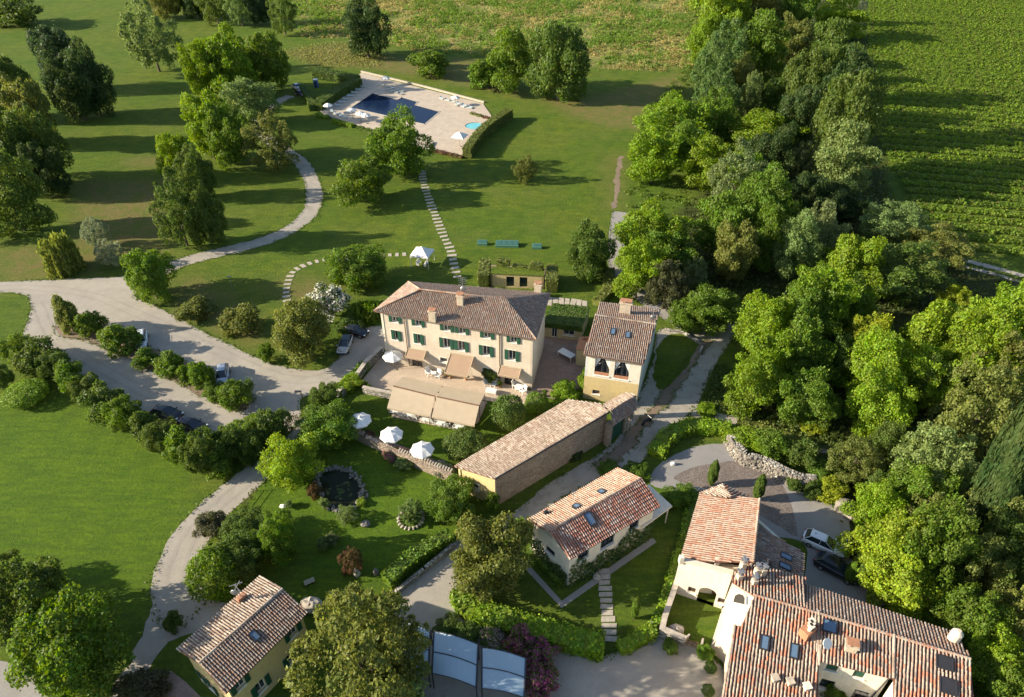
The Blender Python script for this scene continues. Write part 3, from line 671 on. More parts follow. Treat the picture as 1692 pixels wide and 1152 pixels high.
        fr = f.build(name, frame, s.root); g = MB(); bx(x - w / 2, x + w / 2, z - hh / 2, z + hh / 2, inset + .055, inset + .08, g); g.build('pane', M['glass'], fr)
        if sill:
            g = MB(); bx(x - w / 2 - .12, x + w / 2 + .12, z - hh / 2 - .12, z - hh / 2 - .005, -.12, inset, g)
            g.build('sill', M['white'], fr)
        if surround:
            g = MB(); k = .14
            bx(x - w / 2 - k, x - w / 2 - .002, z - hh / 2, z + hh / 2 + k, -.035, .03, g); bx(x + w / 2 + .002, x + w / 2 + k, z - hh / 2, z + hh / 2 + k, -.035, .03, g); bx(x - w / 2, x + w / 2, z + hh / 2 + .002, z + hh / 2 + k, -.035, .03, g)
            g.build('surround', surround, fr)
        if shutters:
            for sg in (-1, 1):
                if closed and sg < 0: x0 = x - w / 2 + .01; x1 = x - .01; o0 = .02
                else: x0 = x + sg * w / 2 + (.02 if sg > 0 else -w * .52 - .02); x1 = x0 + w * .52; o0 = -.07
                g = MB(); bx(x0, x1, z - hh / 2, z + hh / 2, o0 - .04, o0, g)
                for j in range(9): zz = z - hh / 2 + hh * (j + .7) / 9.4; bx(x0 + .05, x1 - .05, zz, zz + hh * .06, o0 - .065, o0 - .042, g)
                g.build('shutter', shutters, fr)
        return fr
    def chimney(s, p, w, d, h, mat=None, rz=0.0, cap=True, pots=0, name='chimney'):
        p = p - s.o; mb = MB(); mb.box((p.x, p.y, p.z + h / 2 - .3), (w, d, h + .6), rz)
        if cap: mb.box((p.x, p.y, p.z + h + .06), (w * 1.25, d * 1.25, .12), rz)
        c = mb.build(name, mat or M['chimney'], s.root, bevel=.02)
        if cap:
            k = MB()
            for sx in (-.3, .3):
                for sy in (-.3, .3): k.box((p.x + sx * w, p.y + sy * d, p.z + h + .27), (.1, .1, .3), rz)
            k.box((p.x, p.y, p.z + h + .45), (w * 1.1, d * 1.1, .07), rz)
            k.build('chimney_cowl', M['terracotta'], c)
        for i in range(pots):
            k = MB(); xx = (i - (pots - 1) / 2) * .35; k.tube((p.x + xx, p.y, p.z + h + .1), (p.x + xx, p.y, p.z + h + .7), .13, .11); k.build('chimney_pot', M['metal'], c)
        return c
    def skylight(s, c, eu, ev, n, w, h, glass=None, name='roof_window'):
        c = c - s.o; f = MB(); k = .09
        def bx(u0, u1, v0, v1, n0, n1, mb): mb.hexa([c + eu * a + ev * b + n * z for z in (n0, n1) for a, b in ((u0, v0), (u1, v0), (u1, v1), (u0, v1))])
        bx(-w / 2, -w / 2 + k, -h / 2, h / 2, 0, .24, f); bx(w / 2 - k, w / 2, -h / 2, h / 2, 0, .24, f); bx(-w / 2 + k, w / 2 - k, -h / 2, -h / 2 + k, 0, .24, f); bx(-w / 2 + k, w / 2 - k, h / 2 - k, h / 2, 0, .24, f)
        fr = f.build(name, M['dark_metal'], s.root); g = MB(); bx(-w / 2 + k, w / 2 - k, -h / 2 + k, h / 2 - k, .1, .2, g); g.build('pane', glass or M['sky_glass'], fr)
def px_on(px, py, a, b):
    "(distance along a-b, height) of the wall point seen at a pixel"
    d = Vector((b.x - a.x, b.y - a.y, 0)).normalized(); n = Vector((d.y, -d.x, 0)); a0 = Vector((a.x, a.y, 0))
    q = Gplane(px, py, a0, n); return (q - a0).dot(d), q.z
def inset(pts, k):
    "shrinks a polygon seen from above by k on every side"
    out = []; n = len(pts)
    for i in range(n):
        a, b, c = pts[i - 1], pts[i], pts[(i + 1) % n]
        d1 = Vector((b.x - a.x, b.y - a.y, 0)).normalized(); d2 = Vector((c.x - b.x, c.y - b.y, 0)).normalized()
        n1 = Vector((-d1.y, d1.x, 0)); n2 = Vector((-d2.y, d2.x, 0)); m = (n1 + n2); m /= max(.3, m.dot(n1))
        out.append(Vector((b.x, b.y, 0)) + m * k)
    return out

def build_villa():
    z = 9.5; e = [G(618, 514, z), G(886, 561, z), G(909, 485, z), G(675, 466, z)]
    r0, r1 = G(694, 478.5, 11.8), G(835, 494.5, 11.8)
    s = House('villa', 'long cream three storey villa with green shutters, hipped tiled roof and three awnings', 'villa', sum(e, Vector()) / 4)
    for pts in ([e[0], e[1], r1, r0], [e[1], e[2], r1], [e[2], e[3], r0, r1], [e[3], e[0], r0]): s.roof(pts, M['tile_old'], .27)
    for a, b in ((r0, r1), (e[0], r0), (e[1], r1), (e[2], r1), (e[3], r0)): s.ridge(a, b, M['tile_orange'], .32)
    f = inset(e, .55); H0 = 9.42
    s.walls([f[1], f[2], f[3], f[0]], [H0] * 4, M['plaster'], closed=False)
    a, b = f[0], f[1]; holes = []; spec = []
    for (px, py, w, h, kind) in [(653, 528, .95, 1.0, 't'), (691, 534, .95, 1.0, 't'), (738.5, 542, 1.0, 1.0, 't'), (763.5, 546.5, 1.0, 1.0, 't'), (805, 554, 1.0, 1.0, 't'), (848.5, 561.5, .95, 1.0, 't'),
                           (652, 553.5, 1.05, 1.75, 'c'), (689, 559.5, 1.05, 1.75, 'c'), (738, 567, 1.05, 1.75, 'm'), (762.5, 571.5, 1.05, 1.75, 'm'), (803.5, 579.5, 1.05, 1.75, 'm'), (846, 587, 1.05, 1.75, 'm'),
                           (650, 581, .7, .55, 's'), (733, 595, 1.1, .85, 's'), (801.5, 610.5, .75, .6, 's')]:
        x, zz = px_on(px, py, a, b); holes.append((x, zz, w, h)); spec.append(kind)
    for px, py in ((690, 606), (758, 619), (842, 635)):
        x, zz = px_on(px, py, a, b); holes.append((x, 1.15, 1.7, 2.3)); spec.append('d')
    w, P, d, inn = s.holed(a, b, -.05, H0, H0, holes, M['plaster'])
    for h, k in zip(holes, spec):
        if k in 'tmc': s.window(P, h, w, shutters=M['green'], closed=(k == 'c'), surround=M['plaster_white'])
        elif k == 's': s.window(P, h, w, surround=M['plaster_white'], panes=1)
        else: s.window(P, h, w, frame=M['wood'], sill=False, name='french_door')
    g = MB()
    for x0, z0, z1 in ((.25, -.04, 3.2),): g.box(a + d * 1.2 - s.o + UP * 1.0 - inn * .0, (0.01, .01, .01))
    # downpipes and gutter
    for px, py in ((672, 560), (826, 590)):
        x, zz = px_on(px, py, a, b); g = MB(); q = a + d * x - inn * .12 - s.o; g.tube(q + UP * .05, q + UP * 9.3, .07); g.build('downpipe', M['pipe'], s.root)
    g = MB(); g.tube(e[0] - s.o - inn * .06 - UP * .05, e[1] - s.o - inn * .06 - UP * .05, .09); g.build('gutter', M['pipe'], s.root)
    # awnings fixed to the front wall
    for (px, py, wd, out, z1, z0, nm) in ((690, 588, 2.9, 1.25, 3.35, 2.65, 0), (764, 592, 3.5, 2.9, 3.9, 2.5, 0), (843.5, 617, 3.1, 1.25, 3.3, 2.6, 0)):
        x, zz = px_on(px, py, a, b); m = MB(); t = -inn
        p = [a + d * (x - wd / 2) + t * .03 + UP * z1, a + d * (x + wd / 2) + t * .03 + UP * z1, a + d * (x + wd / 2) + t * out + UP * z0, a + d * (x - wd / 2) + t * out + UP * z0]
        m.slab([q - s.o for q in p], .03)
        m.slab([q - s.o for q in (p[3], p[2], p[2] + t * .02 - UP * .22, p[3] + t * .02 - UP * .22)], .02)
        aw = m.build('awning', M['awning2'], s.root)
        m = MB()
        for q0, q1 in ((p[0], p[3]), (p[1], p[2]), (p[3], p[2])): m.tube(q0 - s.o + UP * .04, q1 - s.o + UP * .04, .05, n=6)
        m.box((p[0] + p[1]) / 2 - s.o + UP * .1, (wd + .2, .22, .2), atan2(d.y, d.x)); m.build('awning_frame', M['awning'], aw)
    n_up = Vector((0, 0, 1))
    s.chimney(G(715, 525, 10.1), 1.0, .6, 1.0, rz=-.25); s.chimney(G(761, 498, 11.5), .9, .7, .9, rz=-.25); s.chimney(G(889, 482, 9.9), 1.0, .6, 1.2, rz=-.25)
    # television mast on the ridge
    q = G(765, 484, 12.0) - s.o; m = MB(); m.tube(q, q + UP * 2.6, .05, n=6)
    for k in range(4): m.box(q + UP * (1.5 + k * .33), (1.3 - k * .2, .05, .04), .4)
    for k in range(5): m.box(q + UP * 2.3 + Vector((.25 * (k - 2), 0, 0)), (.03, .9, .03), .1)
    m.ball(q + UP * .8 + Vector((.1, -.3, 0)), .45, 10, 6, (1, .3, 1)); m.build('aerial', M['metal'], s.root)
    return s
villa = build_villa()

def build_annex():
    z = 8.0; e = [G(964.5, 586, z), G(1064, 601.5, z), G(1092, 511, z), G(991.8, 500, z)]
    r0, r1 = G(983.5, 520.7, 9.7), G(1083.5, 536, 9.7)
    s = House('annex', 'tall tiled annex east of the villa with two big dark arched glass openings', 'house', sum(e, Vector()) / 4)
    p1, a_ = s.roof([e[0], e[1], r1, r0], M['tile_old'], .27); s.roof([e[2], e[3], r0, r1], M['tile_old'], .27); s.ridge(r0, r1, M['tile_pale'], .3)
    f = inset(e, .3); s.walls([f[1], f[2], f[3], f[0]], [7.9, 7.9, 7.9, 7.9], M['plaster_blue'], closed=False)
    mb = MB()
    for i, j, r in ((1, 2, r1), (3, 0, r0)):   # gable triangles
        a, b = f[i], f[j]; m = Vector((r.x, r.y, 0)); m = m + ((a + b) / 2 - m) * .05
        mb.slab([Vector((a.x, a.y, 7.88)) - s.o, Vector((b.x, b.y, 7.88)) - s.o, Vector((m.x, m.y, 9.5)) - s.o], .02)
    mb.build('gable', M['plaster_blue'], s.root)
    a, b = f[0], f[1]; holes = []
    for px, py in ((995, 606), (1027.5, 612)):
        x, zz = px_on(px, py, a, b); holes.append((x, zz - .1, 2.0, 2.9))
    x, zz = px_on(985, 648, a, b); holes.append((x, zz, 1.0, .75))
    w, P, d, inn = s.holed(a, b, -.05, 7.9, 7.9, holes, M['plaster_white'])
    for h in holes[:2]:
        fr = s.window(P, h, w, frame=M['dark_metal'], panes=1, name='arched_window', sill=True)
        m = MB(); n = 14; x, z0, r = h[0], h[1] - .25, .72     # round arched lattice inside the opening
        for k in range(n):
            t0, t1 = pi * k / n, pi * (k + 1) / n; m.tube(P(x + r * cos(t0), z0 + r * sin(t0) * 1.2, .14), P(x + r * cos(t1), z0 + r * sin(t1) * 1.2, .14), .06, n=5)
        for dx in (-.72, 0, .72): m.tube(P(x + dx, h[1] - 1.4, .14), P(x + dx, z0 + .1, .14), .06, n=5)
        m.tube(P(x, z0, .14), P(x, h[1] + 1.4, .14), .05, n=5); m.build('lattice', M['dark_metal'], fr)
        m = MB(); m.hexa([P(x - .98, h[1] - 1.42, .02), P(x + .98, h[1] - 1.42, .02), P(x + .98, h[1] - 1.42, .12), P(x - .98, h[1] - 1.42, .12), P(x - .98, h[1] - .95, .02), P(x + .98, h[1] - .95, .02), P(x + .98, h[1] - .95, .12), P(x - .98, h[1] - .95, .12)])
        m.build('planter_rail', M['terracotta'], fr)
        m = MB()
        for sg, c in ((-1, -1.0), (1, 1.0)):
            m.poly([P(x + c, h[1] + 1.4, .18), P(x + c - sg * .75, h[1] + 1.4, .18), P(x + c - sg * .1, h[1] - .2, .18), P(x + c, h[1] - .6, .18)])
        m.build('curtain', M['canvas'], fr)
    s.window(P, holes[2], w, frame=M['wood'])
    # plain yellow band across the lower storey
    zb = px_on(1010, 628, a, b)[1]; L = (b - a).length; x0 = holes[2][0] - .55
    m = MB(); t = -.03
    for u0, u1, q0, q1 in ((0, x0, 0, zb), (holes[2][0] + .52, L, 0, zb), (x0, holes[2][0] + .52, 0, holes[2][1] - .5), (x0, holes[2][0] + .52, holes[2][1] + .38, zb)):
        m.hexa([P(u0, q0, t), P(u1, q0, t), P(u1, q0, 0.01), P(u0, q0, 0.01), P(u0, q1, t), P(u1, q1, t), P(u1, q1, 0.01), P(u0, q1, 0.01)])
    m.build('yellow_wall_band', M['plaster_yellow'], s.root)
    m = MB(); m.tube(e[0] - s.o - inn * .05 - UP * .06, e[1] - s.o - inn * .05 - UP * .06, .1); m.build('gutter', M['pipe'], s.root)
    e0, u, v, n = plane_of(p1)
    for px, py in ((1012.5, 549), (1037, 554.5)): s.skylight(Gplane(px, py, e0, n), u, v, n, .75, 1.15)
    s.chimney(G(1033, 514, 9.4), 1.5, .8, 1.4, pots=0, rz=-.25)
    q = G(1078, 530, 9.4) - s.o; m = MB(); m.tube(q, q + UP * 2.4, .05, n=6); m.box(q + UP * 2.2, (1.6, .1, .08), -.3); m.box(q + UP * 1.7, (1.0, .08, .06), .5); m.ball(q + UP * .6, .4, 8, 5, (1, .35, 1)); m.build('aerial', M['metal'], s.root)
    # small lean-to with stair on the courtyard side
    c = [G(951, 603, 0), G(968, 606, 0), G(973, 586, 0), G(957, 583, 0)]; m = MB(); m.prism([q - s.o for q in c], -.02, 2.9); m.build('porch', M['plaster_yellow'], s.root)
    m = MB(); m.slab([Vector((q.x, q.y, 3.05)) - s.o for q in inset(c, -.12)], .12)
    for k in range(3): m.ball(Vector((c[3].x, c[3].y, 3.25)) - s.o + Vector((.4 + k * .35, -.5, 0)), .22, 7, 5)
    m.build('porch_top', M['terracotta'], s.root)
    return s
annex = build_annex()

def build_barn():
    lo, hi = 3.9, 5.3
    e = [G(751.3, 771, lo), G(939.7, 660.6, lo), G(992.7, 668, lo + .9), G(1014, 657, lo + .9), G(1036, 648.5, lo + .9)]
    t = [G(816.7, 790.4, hi), G(1006, 680, hi), G(1050, 652.5, hi)]
    s = House('stone_barn', 'long low barn with pale single pitch tiled roof above a rough stone wall', 'barn', (e[0] + t[1]) / 2)
    s.roof([e[1], e[0], t[0], t[1], e[2]], M['tile_pale'], .26)
    s.roof([e[4], e[2] + Vector((.25, -.15, 0)), t[1] + Vector((.2, .05, 0)), t[2]], M['tile_pale'], .26)
    # dark downhill slope of the gateway
    g0, g1 = G(1012, 704, 4.2), G(1052, 676, 4.2)
    s.roof([g0, g1, t[2] + Vector((.1, 0, -.02)), t[1] + Vector((.25, .25, -.02))], M['tile_old'], .28)
    W = lambda p, z=0: Vector((p.x, p.y, z)); d = (t[1] - t[0]); d.z = 0; d.normalize(); inw = Vector((-d.y, d.x, 0))
    a, b = W(t[0]) + inw * .15 + d * .2, W(t[1]) + inw * .15 - d * .1; c = W(e[1]) - inw * .4 - d * .3; dd = W(e[0]) - inw * .4 + d * .25
    s.walls([a, b], [hi - .12] * 2, M['stone'], 'stone_wall', closed=False, th=.5)
    s.walls([c, dd], [lo - .12] * 2, M['plaster_yellow'], 'garden_wall_face', closed=False)
    s.walls([b + inw * .45, c], [hi - .3, lo - .1], M['stone'], 'end_wall', closed=False)
    a2 = a + inw * .5
    x, zz = px_on(785.5, 804, dd, a); w, P, d2, i2 = s.holed(dd, a, -.05, lo - .15, hi - .15, [(x, zz, .95, .95)], M['plaster_yellow'], 'yellow_end_wall', th=.3)
    s.window(P, (x, zz, .95, .95), w, panes=1, surround=M['plaster_white'])
    m = MB(); m.hexa([P(x - .95, zz - .45, -.1), P(x - .55, zz - .45, -.04), P(x - .55, zz - .45, -.02), P(x - .95, zz - .45, -.07), P(x - .95, zz + .45, -.1), P(x - .55, zz + .45, -.04), P(x - .55, zz + .45, -.02), P(x - .95, zz + .45, -.07)]); m.build('shutter', M['green'], s.root)
    m = MB(); m.tube(t[0] - inw * .12 - UP * .05 - s.o, t[1] - inw * .12 - UP * .05 - s.o, .11); m.build('gutter', M['dark_metal'], s.root)
    # gateway piers under the small roof
    for q in (G(1003, 735), G(1030, 712), G(1040, 690)):
        m = MB(); m.box(q + Vector((0, 0, 2.0)) - s.o, (.7, .7, 4.1), .65); m.build('gate_pier', M['stone'], s.root)
    m = MB(); q0, q1 = G(1008, 730), G(1028, 714)
    m.hexa([q - s.o for q in (q0, q1, q1 + Vector((-.1, .1, 0)), q0 + Vector((-.1, .1, 0)), q0 + UP * 3, q1 + UP * 3, q1 + UP * 3 + Vector((-.1, .1, 0)), q0 + UP * 3 + Vector((-.1, .1, 0)))]); m.build('gate', M['green'], s.root)
    return s
barn = build_barn()

def build_cottage():
    z = 5.4; e = [G(941.2, 924.5, z), G(1090.3, 836, z), G(1021, 774, z), G(871.8, 859.6, z)]
    r0, r1 = G(908.7, 877.3, 6.85), G(1059.3, 790.8, 6.85)
    s = House('cottage', 'whitewashed cottage wrapped in ivy with one orange and one dark red roof slope', 'cottage', sum(e, Vector()) / 4)
    p1, _ = s.roof([e[0], e[1], r1, r0], M['tile_red'], .27); p2, _ = s.roof([e[2], e[3], r0, r1], M['tile_orange'], .27); s.ridge(r0, r1, M['tile_old'], .3)
    f = inset(e, .4); T = 5.28; gm = [(f[0] + f[3]) / 2, (f[1] + f[2]) / 2]
    s.walls([f[1], f[2], f[3]], [T, T, T], M['plaster_white'], closed=False)
    a, b = f[0], f[1]; hs = []
    for px, py, w, h in ((964, 917, 1.5, 1.5), (1004, 895, 1.9, 1.7), (1048, 867, 1.4, 1.6)):
        x, zz = px_on(px, py, a, b); hs.append((x, min(zz, T - h / 2 - .15), w, h))
    w, P, d, inn = s.holed(a, b, -.05, T, T, hs, M['plaster_white'])
    for h in hs: s.window(P, h, w, frame=M['dark_metal'], panes=3)
    a, b = f[3], f[0]; x, zz = px_on(909, 911, a, b); x2, z2 = px_on(912, 890, a, b)
    hs = [(x, zz, 1.4, 1.0)]; w, P, d, inn = s.holed(a, b, -.05, T, T, hs, M['plaster_white'])
    s.window(P, hs[0], w, frame=M['dark_metal'], panes=2)
    m = MB()
    for a, b, r in ((f[3], f[0], r0), (f[1], f[2], r1)):
        q = (a + b) / 2; m.slab([Vector((v.x, v.y, T - .01)) - s.o for v in (a, b)] + [Vector((q.x, q.y, 6.7)) - s.o], .02)
    m.build('gable', M['plaster_white'], s.root)
    m = MB(); m.tube(e[0] - s.o - UP * .06, e[1] - s.o - UP * .06, .08); m.tube(e[2] - s.o - UP * .06, e[3] - s.o - UP * .06, .08); m.build('gutter', M['dark_metal'], s.root)
    e0, u, v, n = plane_of(p1); s.skylight(Gplane(974, 858, e0, n), u, v, n, .9, 1.5)
    e0, u, v, n = plane_of(p2)
    for px, py in ((994, 814), (953, 838)): s.skylight(Gplane(px, py, e0, n), u, v, n, .7, .9)
    q = Gplane(947, 828, e0, n) - s.o; m = MB(); m.tube(q, q + UP * 1.6, .03, n=5); m.box(q + UP * 1.5, (.9, .05, .05), .5); m.box(q + UP * 1.2, (.6, .05, .05), .5); m.build('aerial', M['metal'], s.root)
    q = Gplane(902, 849, e0, n) - s.o; m = MB(); m.box(q + UP * .2, (.5, .3, .5), .6); m.build('vent', M['dark_metal'], s.root)
    # flat pale canopy at the far end
    z = 3.1; c = [G(1062, 872, z), G(1111, 836, z), G(1072, 800, z), G(1040, 830, z)]
    m = MB(); m.slab([q - s.o for q in c], .2); cn = m.build('canopy', M['plaster_white'], s.root); m = MB()
    for q in inset(c, .3): m.tube(Vector((q.x, q.y, 0)) - s.o, Vector((q.x, q.y, 2.95)) - s.o, .09)
    m.build('canopy_post', M['plaster_white'], cn)
    # ivy on the lower walls
    rng = np.random.default_rng(4); Ps = []; Ns = []
    for (a, b, zt) in ((f[0], f[1], 3.6), (f[3], f[0], 3.0)):
        d = (b - a).normalized(); nrm = Vector((d.y, -d.x, 0)); L = (b - a).length; k = int(L * zt * 26)
        xs = rng.uniform(0, L, k); tops = zt * (.75 + .35 * np.sin(xs * 1.3) * np.sin(xs * .47 + 1)); zs = rng.uniform(0, 1, k) ** .9 * tops
        off = rng.uniform(.05, .55, k) * (1.15 - zs / zt * .6)
        Ps.append(np.outer(xs, d) + np.outer(off, nrm) + np.array(a - s.o) + np.outer(zs, UP)); Ns.append(unit(np.tile(np.array(nrm), (k, 1)) + np.array([0, 0, .5]) + rng.normal(size=(k, 3)) * .5))
    V, Q = leaf_cards(np.concatenate(Ps), np.concatenate(Ns), .17, rng); o = link('ivy', mesh_np('ivy', V, Q), M['leaf_dense'], s.root); o.color = (.04, .085, .02, 1)
    return s
cottage = build_cottage()

def build_gatehouse():
    z = 6.0; e = [G(372.4, 1146, z), G(508, 1012, z), G(430.3, 952.4, z), G(292.9, 1073.2, z)]
    r0, r1 = G(329.3, 1096.4, 6.95), G(466.7, 973.9, 6.95)
    s = House('yellow_house', 'yellow rendered house with long tan tiled roof and one small roof window', 'house', sum(e, Vector()) / 4)
    p1, _ = s.roof([e[0], e[1], r1, r0], M['tile_old'], .25); p2, _ = s.roof([e[2], e[3], r0, r1], M['tile_pale'], .25); s.ridge(r0, r1, M['tile_pale'], .3)
    f = inset(e, .4); T = 5.9; s.walls([f[1], f[2], f[3]], [T] * 3, M['plaster_yellow'], closed=False)
    a, b = f[0], f[1]; hs = []
    for px, py, w, h in ((397, 1131, .95, 1.1), (484, 1045, .95, 1.1)):
        x, zz = px_on(px, py, a, b); hs.append((x, min(zz, T - .8), w, h))
    for px in (412, 484):
        x, zz = px_on(px, 1090, a, b); hs.append((x, 1.6, 1.0, 1.5)) if px == 484 else hs.append((x, 1.9, 1.0, 1.6))
    w, P, d, inn = s.holed(a, b, -.05, T, T, hs, M['plaster_yellow'])
    for h in hs: s.window(P, h, w, shutters=M['green'])
    a, b = f[3], f[0]; hs = []
    for px, py in ((337, 1120),):
        x, zz = px_on(px, py, a, b); hs.append((x, zz, .9, 1.2))
    L = (b - a).length; hs += [(L * .35, 1.6, 1.0, 1.5), (L * .72, 1.2, 1.1, 2.2)]
    w, P, d, inn = s.holed(a, b, -.05, T, T, hs, M['plaster_yellow'])
    for h in hs[:2]: s.window(P, h, w, shutters=M['green'])
    s.window(P, hs[2], w, frame=M['green'], sill=False, name='door')
    m = MB()
    for a, b, r in ((f[3], f[0], r0), (f[1], f[2], r1)):
        q = (a + b) / 2; m.slab([Vector((v.x, v.y, T - .01)) - s.o for v in (a, b)] + [Vector((q.x, q.y, 6.8)) - s.o], .02)
    m.build('gable', M['plaster_yellow'], s.root)
    m = MB(); m.tube(e[0] - s.o - UP * .06, e[1] - s.o - UP * .06, .08); m.tube(e[2] - s.o - UP * .06, e[3] - s.o - UP * .06, .08); m.build('gutter', M['dark_metal'], s.root)
    e0, u, v, n = plane_of(p1); s.skylight(Gplane(421, 1051.5, e0, n), u, v, n, .65, 1.05)
    e0, u, v, n = plane_of(p2); q = Gplane(400, 991, e0, n)
    s.chimney(q, .8, .5, .6, M['terracotta'], .9, cap=False); q = q - s.o; m = MB(); m.tube(q, q + UP * 2.6, .04, n=6)
    for k in range(3): m.box(q + UP * (2.5 - k * .3), (1.2, .06, .05), .4 + k)
    m.ball(q + UP * 1.5 + Vector((-.3, -.2, 0)), .4, 8, 5, (1, .35, 1)); m.build('aerial', M['metal'], s.root)
    return s
gatehouse = build_gatehouse()

def build_chapel():   # white house with orange roof
    zw = 5.3
    w0, w1, w2 = G(1124, 927, zw), G(1157, 815.4, zw), G(1194, 801, zw)
    k0, k1 = G(1244, 930, 7.2), G(1255.3, 824.5, 7.2)
    s = House('white_house', 'white fronted house with orange roof, arched doorway and walled lawn', 'house', (w0 + w1 + k0 + k1) / 4)
    p1, _ = s.roof([w1, w0, k0, k1], M['tile_orange'], .28)
    hp = G(1209.7, 822, 6.7)
    s.roof([w2, w1, G(1200, 822, 6.6), hp], M['tile_pale'], .28)
    s.roof([G(1237, 822, 5.6), w2, hp], M['tile_mixed'], .4)
    d0, d1, d2, d3 = G(1247, 866, 6.3), G(1328, 914, 5.0), G(1326, 955, 5.0), G(1244, 930, 6.3)
    p4, _ = s.roof([d2, d1, d0, d3], M['tile_old'], .28)
    s.ridge(k0, k1, M['tile_orange'], .3)
    # front parapet wall with openings
    a, b = G(1122, 929, zw), G(1210, 951, 5.9); a = Vector((a.x, a.y, 0)); b = Vector((b.x, b.y, 0)); hs = []
    for px, py, w, h in ((1143, 975, .8, .9), (1169, 982, 1.7, 2.6), (1192, 993, .75, .9)):
        x, zz = px_on(px, py, a, b); hs.append((x, max(h / 2, zz), w, h))
    hs[1] = (hs[1][0], 1.35, 1.8, 2.7)
    w, P, d, inn = s.holed(a, b, -.05, 5.6, 6.2, hs, M['plaster_white'], 'front_wall')
    s.window(P, hs[0], w, frame=M['wood']); s.window(P, hs[2], w, frame=M['wood'])
    m = MB(); x, z0, r = hs[1][0], 1.85, .9       # the round head of the doorway: filled spandrels
    for sg in (-1, 1):
        pts = [P(x + sg * .9, 1.85, .001), P(x + sg * .9, 2.7, .001), P(x, 2.7, .001)] + [P(x + sg * r * cos(t), z0 + r * .93 * sin(t), .001) for t in (pi / 2, pi * .4, pi * .3, pi * .2, pi * .1)]
        m.poly(pts if sg < 0 else pts[::-1])
    m.build('door_arch', M['plaster_white'], w)
    m = MB(); m.hexa([P(x - .9, 0, 1.4), P(x + .9, 0, 1.4), P(x + .9, 0, 1.5), P(x - .9, 0, 1.5), P(x - .9, 2.7, 1.4), P(x + .9, 2.7, 1.4), P(x + .9, 2.7, 1.5), P(x - .9, 2.7, 1.5)]); m.build('door', M['wood'], s.root)
    m = MB(); m.hexa([P(-.15, 5.55, -.1), P((b - a).length, 6.15, -.1), P((b - a).length, 6.15, .4), P(-.15, 5.55, .4), P(-.15, 5.7, -.1), P((b - a).length, 6.3, -.1), P((b - a).length, 6.3, .4), P(-.15, 5.7, .4)]); m.build('wall_coping', M['plaster'], w)
    for px, py in ((1126, 924), (1185, 927)): s.chimney(G(px, py, 5.9), .45, .45, .45, M['plaster_white'], cap=False, name='finial')
    W = lambda p: Vector((p.x, p.y, 0))
    fp = inset([W(w0), W(k0) + Vector((0, .5, 0)), W(d2), W(d1), W(k1) + Vector((-.3, 0, 0)), W(w2), W(w1)], .3)
    s.walls(fp[1:] + fp[:1], [4.8, 4.6, 4.6, 5.2, 4.9, 4.9, 4.9], M['plaster_white'], closed=False)
    s.walls([fp[0], fp[1]], [5.0, 5.0], M['plaster_white'], 'inner_wall', closed=False)
    # tall wall up to the higher ridge on the east side
    a, b = W(k0), W(k1); m = MB(); m.hexa([q - s.o for q in (a, b, b - Vector((.25, 0, 0)), a - Vector((.25, 0, 0)), a + UP * 7.0, b + UP * 7.0, b - Vector((.25, 0, 0)) + UP * 7.0, a - Vector((.25, 0, 0)) + UP * 7.0)]); m.build('east_wall', M['plaster_white'], s.root)
    e0, u, v, n = plane_of(p4)
    for px, py in ((1298, 921), (1296, 937)): s.skylight(Gplane(px, py, e0, n), u, v, n, .7, 1.25)
    return s
chapel = build_chapel()

